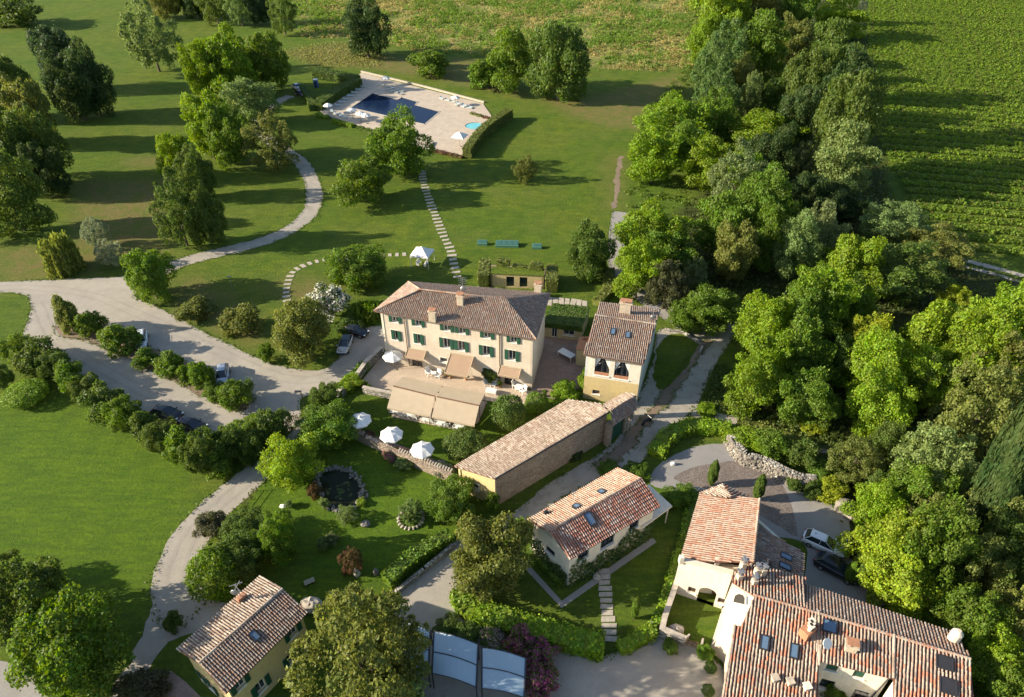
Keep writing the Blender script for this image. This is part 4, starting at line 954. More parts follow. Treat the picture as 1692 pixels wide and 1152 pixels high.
def build_complex():
    zr = 7.6
    R = [G(1247.5, 984, zr), G(1331, 1007.5, zr), G(1477, 1049, zr), G(1603, 1089, zr)]
    s = House('courtyard_farmhouse', 'big farmhouse round a courtyard with striped red and cream tiled roofs', 'farmhouse', (R[1] + G(1354, 1120, 4)) / 2)
    # front slopes share one plane
    dr = (R[3] - R[0]).normalized(); dn = Vector((dr.y, -dr.x, 0)); dn = dn if dn.y < 0 else -dn
    vv = (dn - UP * .29).normalized(); n = dr.cross(vv); n = n if n.z > 0 else -n
    Pq = lambda x, y: Gplane(x, y, R[0], n)
    def slope(px, mat=M['tile_mixed'], nm='roof_slope'):
        q = [Pq(*p) for p in px]; return s.roof(q, mat, .30, name=nm, ln=.40)
    # order: an eave-parallel edge first
    p1 = [R[1], R[0], Pq(1225, 1036), Pq(1214, 1033), Pq(1180, 1238), Pq(1350, 1290), Pq(1353.5, 1060)]
    s.roof(p1, M['tile_mixed'], .30, ln=.40)
    p2 = [R[2], R[1] + dr * .02, Pq(1353.5, 1092), Pq(1475.5, 1121)]; s.roof(p2, M['tile_mixed'], .30, ln=.40)
    p3 = [R[3], R[2] + dr * .02, Pq(1476.5, 1121), Pq(1478, 1285), Pq(1625, 1330)]; s.roof(p3, M['tile_mixed'], .30, ln=.40)
    # back slopes
    b1 = [G(1331, 956, 6.7), G(1233, 931, 6.7), G(1209, 954, 7.0), G(1210, 963, 7.2), R[0] + UP * .02, R[1] + UP * .02]; s.roof(b1, M['tile_mixed'], .30, ln=.40)
    b2 = [G(1575, 1046, 6.2), G(1332, 967, 6.2), R[1], R[3], G(1601, 1086, 7.0)]; s.roof(b2, M['tile_old'], .30, ln=.40)
    s.ridge(R[0], R[1], M['tile_orange'], .28); s.ridge(R[1], R[3], M['tile_orange'], .28); s.ridge(R[2] + UP * .05, Pq(1476, 1121) + UP * .05, M['tile_pale'], .3)
    s.ridge(Pq(1182, 1230), Pq(1214, 1033), M['tile_pale'], .26)
    s.ridge(Pq(1353.5, 1100), Pq(1353, 1010), M['tile_pale'], .26)
    W = lambda p, z=0: Vector((p.x, p.y, z))
    fp = [W(Pq(1182, 1230)), W(Pq(1350, 1280)), W(Pq(1353, 1096))]
    # battered west wall: foot further out than its top
    foot = [G(1194, 1002), G(1183, 1038), G(1172, 1074), G(1196, 1096), G(1196, 1150), G(1178, 1330)]
    top = [G(1210, 963, 6.6), G(1246, 987, 6.9), Pq(1224, 1035) - UP * .2, Pq(1213.5, 1036) - UP * .2, Pq(1205, 1090) - UP * .2, Pq(1184, 1228) - UP * .2]
    m = MB()
    for i in range(5):
        a, b, c, d = foot[i], foot[i + 1], top[i + 1], top[i]
        ins = Vector((.35, .1, 0))
        m.hexa([q - s.o for q in (a - UP * .05, b - UP * .05, b + ins - UP * .05, a + ins - UP * .05, d, c, c + ins, d + ins)])
    w = m.build('battered_wall', M['plaster'], s.root)
    # arch high in the tower wall: raised dark panel, interior shade as its colour
    a0 = (foot[0] + foot[1]) / 2; o = Vector((0, 0, H)); pl_n = (foot[1] - foot[0]).cross(top[0] - foot[0]).normalized()
    if pl_n.y > 0: pl_n = -pl_n
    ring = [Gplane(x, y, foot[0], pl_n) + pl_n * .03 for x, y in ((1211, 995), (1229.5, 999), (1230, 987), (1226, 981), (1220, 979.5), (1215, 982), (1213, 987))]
    m = MB(); m.add([q - s.o for q in ring] + [q - s.o + pl_n * .05 for q in ring], [tuple(range(7, 14))] + [(i, (i + 1) % 7, 7 + (i + 1) % 7, 7 + i) for i in range(7)]); m.build('dark_arch_panel', M['dark'], w)
    c0 = sum(ring, Vector()) / 7; m = MB()
    for i in range(7): m.tube(c0 + (ring[i] - c0) * 1.12 - s.o + pl_n * .04, c0 + (ring[(i + 1) % 7] - c0) * 1.12 - s.o + pl_n * .04, .09, n=5)
    m.build('opening_surround', M['plaster_white'], w)
    # courtyard front, white, with shuttered openings
    a, b = W(Pq(1356, 1093)), W(Pq(1474, 1122)); d = (b - a).normalized(); a = a + Vector((-d.y, d.x, 0)) * .35; b = b + Vector((-d.y, d.x, 0)) * .35
    T = Pq(1415, 1107).z - .22; hs = []
    for px, py, w_, h_ in ((1375, 1103, .95, 1.15), (1419.5, 1114.5, .95, 1.15), (1366, 1131, 1.2, 1.5), (1421, 1149, 1.2, 1.5)):
        x, zz = px_on(px, py, a, b); hs.append((x, min(zz, T - h_ / 2 - .1), w_, h_))
    L = (b - a).length; hs.append((L * .8, 1.2, 1.2, 2.4))
    w, P, d, inn = s.holed(a, b, -.05, T, T, hs, M['plaster_white'], 'courtyard_wall')
    for h in hs[:2]:
        fr = s.window(P, h, w, frame=M['green'], panes=1); g = MB(); x, z_, ww, hh = h
        g.hexa([P(x - ww / 2 + .05, z_ - hh / 2 + .05, .1), P(x + ww / 2 - .05, z_ - hh / 2 + .05, .1), P(x + ww / 2 - .05, z_ - hh / 2 + .05, .14), P(x - ww / 2 + .05, z_ - hh / 2 + .05, .14), P(x - ww / 2 + .05, z_ + hh / 2 - .05, .1), P(x + ww / 2 - .05, z_ + hh / 2 - .05, .1), P(x + ww / 2 - .05, z_ + hh / 2 - .05, .14), P(x - ww / 2 + .05, z_ + hh / 2 - .05, .14)]); g.build('shutter', M['green'], fr)
    for h in hs[2:4]: s.window(P, h, w, frame=M['dark_metal'])
    s.window(P, hs[4], w, frame=M['wood'], sill=False, name='door')
    x, zz = px_on(1455, 1130, a, b); g = MB(); g.tube(P(x + .3, T, -.08), P(x - .3, .05, -.08), .06, n=6); g.build('downpipe', M['dark_metal'], s.root)
    c1 = W(Pq(1480, 1280)); s.walls([W(Pq(1350, 1280)), W(Pq(1353, 1096))], [3.2, T - .1], M['plaster_white'], 'west_wing_wall', closed=False)
    s.walls([W(Pq(1478, 1122)), c1], [T - .05, 3.2], M['plaster_white'], 'east_wing_wall', closed=False)
    s.walls([W(Pq(1478, 1283)), W(Pq(1622, 1322)), W(R[3]) - dr * .3], [2.6, 2.6, 6.9], M['plaster'], 'east_wall', closed=False)
    s.walls([W(R[3]) - dr * .3, W(G(1597, 1082, 6.5)), W(G(1572, 1049, 6)), W(G(1334, 972, 6)), W(G(1330, 960, 6)), W(G(1236, 936, 6.2)), W(G(1212, 958, 6.5))], [7, 6.3, 6.0, 6.0, 6.4, 6.4, 6.6], M['plaster'], 'back_wall', closed=False)
    u = dr; v = -vv
    for px, py, w_, h_, g in ((1262.5, 1063, .75, 1.3, None), (1311, 1077, .75, 1.3, None), (1370, 1036, 1.25, 1.15, None), (1559, 1096, 1.35, 1.15, M['dark_metal']), (1565, 1135, 1.35, 1.3, M['dark_metal'])):
        s.skylight(Pq(px, py) + n * .1, u, v, n, w_, h_, g)
    s.chimney(Pq(1404, 1072), .95, .75, .7, rz=-.3); 
    q = G(1576, 1055, 6.9) - s.o; m = MB(); m.tube(q - UP * .4, q + UP * .9, .5, .5, 12); m.tube(q + UP * .9, q + UP * 1.3, .5, .2, 12); m.build('round_chimney', M['plaster'], s.root)
    for k, (px, py) in enumerate(((1228.5, 933), (1222, 953), (1252, 943), (1247, 961), (1261, 944))):
        q = G(px, py, 7.6) - s.o; m = MB(); m.box(q - UP * .25, (.5, .5, 1.2), .2); c = m.build('chimney', M['chimney'], s.root)
        m = MB(); m.tube(q + UP * .35, q + UP * .8, .16, .14); m.box(q + UP * .86, (.75, .3, .07), k); m.box(q + UP * .95, (.3, .75, .07), k); m.build('chimney_cowl', M['metal'], c)
    s.chimney(G(1270, 933, 6.7), .4, .4, .8, M['dark_metal'], cap=False, name='flue')
    q = Pq(1332, 1047) - s.o; m = MB(); m.box(q + UP * .4, (1.3, .9, 1.0), .6); c = m.build('chimney', M['terracotta'], s.root); m = MB()
    for k in range(3): m.tube(q + UP * .9 + Vector((.15 * k, .3 * k - .2, 0)), q + UP * (1.5) + Vector((.15 * k, .3 * k - .2, 0)), .17, .17); m.box(q + UP * 1.55 + Vector((.15 * k, .3 * k - .2, 0)), (.5, .5, .1), .5)
    m.build('chimney_pot', M['plaster_white'], c)
    q = Pq(1361, 1072) - s.o; m = MB(); m.tube(q, q + UP * .9, .04, n=6); m.tube(q + UP * .9, q + UP * .9 + Vector((.05, -.1, .1)), .42, .5, 14); m.build('satellite_dish', M['white'], s.root)
    for px, py in ((1332, 1138), (1279, 1124), (1304, 1130)):
        q = Pq(px, py) - s.o; m = MB(); m.box(q + UP * .2, (.45, .45, .6), .2); m.box(q + UP * .55, (.65, .65, .08), .2); m.build('roof_vent', M['plaster_white'] if px == 1332 else M['chimney'], s.root)
    return s
complex_ = build_complex()

# low yellow range between the villa and the annex, with a planted roof
def build_low_range():
    z = 2.9; c = [G(898, 532, z), G(962, 540, z), G(975, 508, z), G(914, 502, z)]
    s = House('low_annex', 'low yellow building with grass grown roof between the villa and the annex', 'outbuilding', sum(c, Vector()) / 4)
    f = inset(c, .1); s.walls([f[1], f[2], f[3], f[0]], [z - .1] * 4, M['plaster_yellow'], closed=False)
    a, b = f[0], f[1]; hs = []
    for px, w_, h_, zc in ((904, 1.1, 2.1, 1.1), (916, .9, 2.1, 1.1), (940, 1.7, 1.3, 1.5)):
        x, zz = px_on(px, 548, a, b); hs.append((x, zc, w_, h_))
    hs = [h for h in hs if h[0] - h[2] / 2 > .1]
    w, P, d, inn = s.holed(a, b, -.05, z - .1, z - .1, hs, M['plaster_yellow'])
    for h in hs: s.window(P, h, w, sill=h[3] < 2, name='window' if h[3] < 2 else 'french_door')
    m = MB(); m.slab([q - s.o for q in c], .2); m.build('roof', M['earth'], s.root)
    rng = np.random.default_rng(8); k = 2600; uv = rng.uniform(0, 1, (k, 2)); C = [np.array(q - s.o) for q in c]
    P_ = (C[0][None] * ((1 - uv[:, :1]) * (1 - uv[:, 1:])) + C[1][None] * (uv[:, :1] * (1 - uv[:, 1:])) + C[2][None] * (uv[:, :1] * uv[:, 1:]) + C[3][None] * ((1 - uv[:, :1]) * uv[:, 1:])); P_[:, 2] += .12
    k2 = 1200; x = rng.uniform(0, 1, k2); E_ = C[0][None] * (1 - x[:, None]) + C[1][None] * x[:, None] + np.array([0, -.25, 0]); E_[:, 2] -= rng.uniform(-.2, .8, k2)
    P_ = np.concatenate([P_, E_]); V, Q = leaf_cards(P_, unit(rng.normal(size=P_.shape) * .5 + [0, -.3, 1]), .16, rng)
    o = link('planted_cover', mesh_np('planted_cover', V, Q), M['leaf_dense'], s.root, 'stuff'); o.color = (.07, .13, .02, 1)
build_low_range()

# sunken yard front behind the villa
def build_hen_house():
    s = House('sunken_yard_house', 'low ochre building with flat top and two dark openings behind the villa', 'outbuilding', G(855, 440))
    a, b = G(811, 474), G(898, 478); z = 2.7; d = (b - a).normalized(); nn = Vector((-d.y, d.x, 0)); L = (b - a).length
    hs = []
    for px in (843, 865):
        x, zz = px_on(px, 462, a, b); hs.append((x, 1.25, 1.35, 2.0))
    w, P, d, inn = s.holed(a, b, -.05, z, z, hs, M['plaster_yellow'])
    for h in hs: s.window(P, h, w, frame=M['dark_metal'], sill=False)
    s.walls([b, b + nn * 2.2, a + nn * 2.2, a], [z] * 4, M['plaster_yellow'], closed=False)
    m = MB(); m.slab([q + UP * (z + .12) - s.o for q in (a - d * .05 - nn * .1, b + d * .05 - nn * .1, b + nn * 2.3 + d * .05, a + nn * 2.3 - d * .05)], .12); m.build('turf_roof', bpy.data.materials['lawn_and_meadow'], s.root)
build_hen_house()
# ------------------------------------------------------------------ the sky-lit plants: single trees
# (x0, y0, x1, y1) is the box a crown fills in the photograph
WG = 'trees of the wood east of the villa'
T = [
 # north-west lawn
 (62, 48, 135, 150, 'O', 'darkblue', 'dark crown at the top of the cluster on the west lawn'),
 (112, 62, 182, 205, 'O', 'dark', 'dark broad tree on the lawn side of the western cluster'),
 (88, 95, 158, 200, 'O', 'dark', 'dark tree in the middle of the western cluster'),
 (-35, 85, 48, 200, 'O', 'mid', 'large tree cut by the frame beside the dark western cluster'),
 (10, 120, 88, 245, 'R', 'olive', 'olive crown in front of the dark western cluster'),
 (-30, 190, 60, 320, 'O', 'mid', 'wide dull green tree at the frame edge below the olive crown'),
 (22, 185, 105, 305, 'O', 'mid', 'dull green tree with a shaded side on the west lawn'),
 (-35, 255, 62, 388, 'R', 'mid', 'big loose tree at the frame edge above the dry lawn'),
 (40, 235, 102, 330, 'O', 'dark', 'dark tree whose bare stem shows on the west lawn'),
 (-25, -5, 62, 40, 'S', 'mid', 'low round tree in the top corner beside the lane'),
 (205, 8, 290, 118, 'P', 'pale', 'pale grey green tree standing alone above the western lawn'),
 (242, -25, 300, 28, 'O', 'olive', 'olive tree behind the pale lone tree'),
 (296, -25, 350, 28, 'O', 'dark', 'dark tree in the top row left of the grey green pair'),
 (328, -25, 378, 38, 'P', 'mid', 'dusty green tree first of the top row'),
 (372, -20, 416, 42, 'P', 'pale', 'dusty green tree second of the top row'),
 (405, -25, 450, 40, 'O', 'darkblue', 'near black tree between the dusty green ones'),
 (442, -18, 488, 56, 'P', 'mid', 'narrow dusty tree last of the top row'),
 (303, 62, 362, 168, 'R', 'bright', 'bright green tree at the sunny end of the central grove'),
 (335, 48, 416, 165, 'R', 'bright', 'tall bright green tree in the upper central grove'),
 (402, 54, 476, 150, 'O', 'green', 'darker green tree nearest the pool in the central grove'),
 (370, 130, 452, 205, 'R', 'pale', 'light green tree above the stony farm track'),
 (305, 155, 378, 265, 'R', 'bright', 'bright leaning crown in the middle of the central grove'),
 (342, 180, 416, 275, 'O', 'green', 'mid green tree west of the farm track bend'),
 (408, 196, 488, 282, 'P', 'olive', 'thin crowned olive green tree on the farm track bend'),
 (262, 222, 318, 300, 'O', 'bright', 'small bright tree left of the central grove'),
 (292, 245, 352, 330, 'O', 'mid', 'shaded tree in the lower central grove'),
 (255, 292, 330, 412, 'P', 'mid', 'feathery mid green tree beside the dry lawn'),
 (305, 300, 368, 410, 'O', 'mid', 'feathery tree at the foot of the central grove'),
 (65, 372, 128, 452, 'W', 'willow', 'yellow green weeping tree above the gravel junction'),
 (135, 360, 178, 412, 'P', 'silver', 'upper half of the silver leaved tree clump by the junction'),
 (155, 395, 202, 442, 'P', 'silver', 'lower silver leaved tree near the gravel junction'),
 (205, 408, 286, 500, 'O', 'green', 'round green tree standing where farm track and car park meet'),
 # field and pool
 (567, 2, 640, 94, 'O', 'dark', 'dark bushy tree on the field edge above the pool'),
 (805, 55, 884, 150, 'R', 'green', 'bright green tree beside the tall dark one on the field edge'),
 (876, 34, 975, 166, 'O', 'mid', 'tall dark green tree on the field edge'),
 (608, 194, 708, 294, 'O', 'green', 'leafy tree hiding one corner of the swimming pool'),
 (556, 252, 645, 336, 'R', 'green', 'light green tree left of the stepping stones'),
 (938, 368, 1012, 462, 'O', 'mid', 'glossy dark tree on the lawn beside the driveway'),
 (540, 402, 642, 482, 'O', 'green', 'broad domed dark green tree behind the villa car'),
 (448, 492, 545, 600, 'R', 'olive', 'big olive green tree beside the parked silver car'),
 # gardens
 (440, 720, 530, 806, 'R', 'lime', 'bright lime round tree beside the pond'),
 (492, 666, 592, 742, 'O', 'green', 'fig like tree beside the first garden umbrella'),
 (512, 632, 562, 686, 'O', 'mid', 'small dense tree beside the lamp post'),
 (700, 792, 786, 868, 'O', 'green', 'glossy laurel tree in front of the yellow barn end'),
 (742, 854, 875, 992, 'R', 'olive', 'olive green tree between the lane and the cottage garden'),
 (486, 972, 700, 1200, 'P', 'olive', 'largest olive green tree beside the yellow house'),
 (610, 1010, 712, 1150, 'P', 'olive', 'olive green tree nearest the glass canopies'),
 (520, 1122, 700, 1210, 'S', 'pale', 'pale green treetop at the bottom edge below the olive trees'),
 (-25, 920, 112, 1075, 'O', 'mid', 'dull green tree above the asphalt road'),
 (38, 978, 200, 1160, 'O', 'green', 'big green tree overhanging the asphalt road'),
 (-40, 912, 30, 985, 'O', 'mid', 'tree at the left frame edge by the lower lawn'),
 (322, 842, 378, 892, 'S', 'brown', 'reddish brown topped magnolia in the clump by the drive'),
 (368, 838, 448, 908, 'O', 'mid', 'dark magnolia at the back of the clump by the drive'),
 (424, 850, 488, 932, 'O', 'green', 'rounded green tree at the garden end of the clump'),
 (310, 905, 395, 992, 'B', 'green', 'clipped looking round tree beside the gravel bend'),
 (355, 880, 440, 965, 'O', 'mid', 'dense dark tree in the middle of the drive clump'),
]
for t in T: tree(*t)
W = [
 (1150, -32, 1230, 45, 'R', 'lime', 'lime green tree at the top corner of the wood beside the rough field'),
 (1145, 28, 1205, 95, 'R', 'bright', 'bright tree on the field side of the wood near the top'),
 (1222, -25, 1290, 42, 'R', 'olive', 'olive green tree in the top row of the wood'),
 (1282, -25, 1350, 38, 'R', 'green', 'green tree in the top row beside the yellow leaved one'),
 (1352, 2, 1424, 62, 'R', 'lime', 'yellowish tree in the top row facing the vineyard'),
 (1392, -22, 1428, 22, 'P', 'silver', 'thin pale tree at the top vineyard corner'),
 (1168, 42, 1240, 112, 'P', 'bluegreen', 'blue green poplar upper one on the field edge'),
 (1140, 78, 1212, 165, 'P', 'bluegreen', 'blue green poplar nearest the field shadow'),
 (1150, 118, 1216, 205, 'P', 'bluegreen', 'blue green poplar lowest of the field edge ones'),
 (1212, 30, 1292, 105, 'R', 'green', 'wide green crown behind the upper poplars'),
 (1285, 28, 1350, 92, 'R', 'olive', 'olive crown second row from the top of the wood'),
 (1335, 50, 1405, 112, 'R', 'mid', 'mid green crown overlooking the shaded vine rows'),
 (1290, 82, 1362, 152, 'O', 'mid', 'shaded crown in the third row of the wood'),
 (1200, 95, 1245, 165, 'R', 'olive', 'small olive crown beside the poplars'),
 (1218, 125, 1262, 212, 'P', 'pale', 'slender pale crown below the poplars'),
 (1250, 128, 1302, 185, 'O', 'mid', 'mid green crown behind the slender pale one'),
 (1350, 98, 1432, 172, 'O', 'dark', 'dark crown on the vineyard edge'),
 (1348, 130, 1446, 218, 'O', 'mid', 'wide dark tree with sunlit top on the vineyard edge'),
 (1292, 140, 1356, 215, 'O', 'dark', 'dark crown in the hollow behind the vineyard edge trees'),
 (1062, 166, 1180, 252, 'R', 'bright', 'broad bright green tree leaning out over the lawn'),
 (1042, 215, 1122, 302, 'R', 'bright', 'bright green tree lowest on the lawn side'),
 (1095, 205, 1175, 280, 'R', 'green', 'green crown between the bright lawn side trees'),
 (1152, 152, 1215, 212, 'P', 'green', 'green poplar behind the broad lawn side tree'),
 (1205, 188, 1312, 258, 'R', 'bright', 'wide bright crown in the middle of the wood'),
 (1135, 228, 1212, 312, 'R', 'bright', 'bright green crown left of the grey one'),
 (1175, 248, 1262, 328, 'P', 'grey', 'grey olive crown in the middle of the wood'),
 (1305, 238, 1352, 292, 'P', 'grey', 'small greyish crown in the dark hollow'),
 (1352, 214, 1438, 322, 'R', 'pale', 'light green tree standing out by the vineyard headland'),
 (1242, 215, 1310, 280, 'O', 'dark', 'shaded crown beside the wide bright one'),
 (1298, 285, 1360, 350, 'O', 'dark', 'dark crown below the dark hollow'),
 (1025, 345, 1132, 442, 'R', 'bright', 'bright green tree beside the driveway top'),
 (1022, 402, 1090, 492, 'R', 'bright', 'bright green tree above the annex chimney'),
 (1062, 372, 1150, 455, 'R', 'green', 'green crown right of the driveway trees'),
 (1068, 430, 1135, 512, 'P', 'brown', 'brownish tree above the annex roof'),
 (1126, 428, 1170, 482, 'P', 'grey', 'greyish crown beside the brownish tree'),
 (1135, 468, 1226, 548, 'R', 'green', 'green tree where the farm lane enters the wood'),
 (1105, 490, 1165, 545, 'O', 'green', 'low tree beside the end of the driveway'),
 (1150, 312, 1242, 402, 'R', 'green', 'tall green crown above the farm lane'),
 (1180, 372, 1244, 468, 'R', 'olive', 'yellow olive crown above the farm lane entrance'),
 (1225, 288, 1312, 372, 'R', 'green', 'wide green crown left of the dark hollow'),
 (1232, 345, 1300, 442, 'R', 'green', 'green crown hanging over the dark gap'),
 (1284, 362, 1352, 462, 'R', 'pale', 'light green crown beside the dark gap'),
 (1318, 338, 1392, 405, 'P', 'grey', 'dusty crown near the vineyard headland'),
 (1352, 300, 1432, 362, 'O', 'dark', 'dark crown below the light green vineyard tree'),
 (1200, 262, 1266, 325, 'R', 'bright', 'bright crown touching the grey olive one'),
 (1362, 382, 1446, 448, 'R', 'bright', 'bright crown below the bristly headland pine'),
 (1426, 334, 1526, 402, 'P', 'pale', 'bristly pale pine at the vineyard corner'),
 (1500, 376, 1600, 442, 'P', 'olive', 'bristly olive pine beside the vineyard track'),
 (1428, 402, 1556, 502, 'P', 'mid', 'broad bristly pine in front of the track'),
 (1308, 442, 1400, 504, 'R', 'bright', 'bright crown above the lane side slope'),
 (1290, 475, 1376, 542, 'R', 'green', 'green crown second row above the lane'),
 (1228, 492, 1312, 572, 'R', 'bright', 'bright crown nearest the farm lane bend'),
 (1370, 462, 1442, 542, 'R', 'green', 'green crown left of the broad pine'),
 (1218, 545, 1302, 622, 'R', 'bright', 'bright crown over the grassy lane bank'),
 (1288, 530, 1372, 622, 'R', 'green', 'full green crown in the middle of the slope'),
 (1205, 592, 1292, 682, 'R', 'bright', 'lowest bright crown over the lane bank'),
 (1278, 612, 1372, 702, 'R', 'green', 'green crown above the yellow bush'),
 (1402, 518, 1468, 592, 'R', 'yellow', 'yellow green crown in the middle of the slope'),
 (1398, 550, 1492, 642, 'R', 'bright', 'large bright crown below the yellow one'),
 (1366, 446, 1398, 482, 'S', 'yellow', 'small yellow crown beside the broad pine'),
 (1408, 618, 1502, 722, 'O', 'bright', 'ivy clad bright crown hanging above the path'),
 (1498, 488, 1602, 602, 'R', 'lime', 'tall lime crown below the track'),
 (1562, 468, 1602, 512, 'R', 'yellow', 'small yellow treetop against the shaded grass'),
 (1588, 500, 1672, 602, 'R', 'lime', 'lime crown under the yellow treetop'),
 (1640, 458, 1730, 562, 'R', 'bright', 'bright crown at the frame edge below the track'),
 (1490, 580, 1572, 655, 'R', 'lime', 'lime crown in the middle of the eastern slope'),
 (1570, 535, 1680, 620, 'R', 'bright', 'bright crown left of the conifer'),
 (1610, 540, 1672, 602, 'P', 'grey', 'greyish crown half hidden by bright ones'),
 (1370, 560, 1420, 640, 'O', 'mid', 'shaded crown left of the large bright one'),
 (1320, 640, 1382, 702, 'O', 'green', 'green crown over the undergrowth above the path'),
 (1555, 610, 1682, 722, 'P', 'olive', 'olive crown left of the giant conifer'),
 (1600, 560, 1705, 650, 'P', 'olive', 'olive crown behind the giant conifer'),
 (1488, 700, 1602, 795, 'P', 'pale', 'pale green tree above the white stone on the path'),
 (1372, 722, 1452, 802, 'P', 'olive', 'olive tree just below the footpath'),
 (1468, 762, 1562, 852, 'O', 'green', 'green tree below the white stone'),
 (1432, 780, 1490, 850, 'O', 'mid', 'mid green tree left of the white stone'),
 (1498, 820, 1602, 922, 'P', 'olive', 'olive oak in the middle of the lower wood'),
 (1414, 792, 1492, 882, 'R', 'bright', 'bright tree above the parked white car'),
 (1414, 850, 1518, 962, 'R', 'lime', 'lime green tree beside the parked cars'),
 (1438, 902, 1542, 1012, 'R', 'lime', 'lime green tree above the farmhouse roof'),
 (1490, 842, 1592, 982, 'O', 'green', 'green tree behind the lime ones'),
 (1582, 780, 1700, 902, 'P', 'olive', 'olive oak at the foot of the giant conifer'),
 (1558, 880, 1652, 982, 'P', 'olive', 'olive oak in the lower wood second from the frame'),
 (1618, 862, 1722, 982, 'O', 'mid', 'dull green oak at the lower right frame edge'),
 (1640, 962, 1725, 1082, 'P', 'olive', 'olive oak at the frame edge below the dull green oak'),
 (1556, 970, 1652, 1062, 'O', 'green', 'green oak behind the farmhouse chimney'),
 (1500, 985, 1580, 1050, 'R', 'bright', 'bright low tree against the farmhouse back eave'),
 (1600, 1050, 1700, 1140, 'R', 'bright', 'bright tree right of the farmhouse'),
 (1625, 1100, 1730, 1200, 'O', 'green', 'green tree in the lower right corner'),
 (1660, 700, 1740, 800, 'P', 'mid', 'oak at the frame edge beside the giant conifer'),
 (1500, 590, 1560, 680, 'O', 'mid', 'shaded crown in the gap of the eastern slope'),
 (1440, 700, 1500, 762, 'O', 'mid', 'shaded crown above the end of the footpath'),
 (1436, 870, 1480, 935, 'O', 'green', 'green crown overhanging the black car'),
]
for t in W:
    edge = t[0] < 1100 or t[0] > 1396 and t[3] > 840 and t[0] < 1445 or t[0] in (1205, 1278, 1320, 1135, 1105, 1340, 1408, 1372, 1352, 1426, 1500, 1428)
    tree(*t, group=WG, clear=.12, grow=1.1, tall=0 if edge else (1.7 if t[0] > 1285 and t[3] < 240 else 1.3))

def cypress(bx, by, h, r, label, col='dark', lean=0.0, group=None, mesh='K', name='cypress_tree', cat='cypress'):
    p = G(bx, by); root = empty(name, p); tag(root, label, cat, group)
    o = link('crown', CR[mesh][int(bx) % len(CR[mesh])], None, root); o.location = (0, 0, h / 2 + .15); o.scale = (r, r, h / 2); o.color = (*COLS[col], 1)
    m = MB(); m.tube((0, 0, -.05), (0, 0, h * .4), .12 + r * .05, .05, 6); m.build('trunk', M['bark'], root); root.rotation_euler = (0, lean, 0); return root
cypress(1174, 802, 4.3, .62, 'small dark cypress left of two behind the white house', 'mid', group='small cypresses by the white house')
cypress(1249, 826, 4.3, .66, 'small dark cypress right of two behind the white house', 'mid', group='small cypresses by the white house')
cypress(1400, 962, 3.4, .62, 'light tipped cypress beside the black car', 'green')
cypress(1412, 966, 3.6, .6, 'darker cypress behind the light tipped one beside the black car', 'dark')
cypress(1047, 1022, 3.6, .42, 'slim clipped conifer on the cottage lawn', 'green')
cypress(1600, 890, 25, 2.7, 'giant columnar conifer towering at the right frame edge', 'dark', mesh='H')
for x, y, l in ((1172, 1108, 'upper'), (1168, 1146, 'lower')):
    p = G(x, y); root = empty('topiary_ball', p); tag(root, l + ' clipped green ball beside the farmhouse wall', 'topiary', 'clipped balls by the farmhouse wall')
    o = link('crown', CR['B'][0], M['leaf_dense'], root); o.scale = (.62, .62, .58); o.location = (0, 0, .6); o.color = (.06, .13, .02, 1)

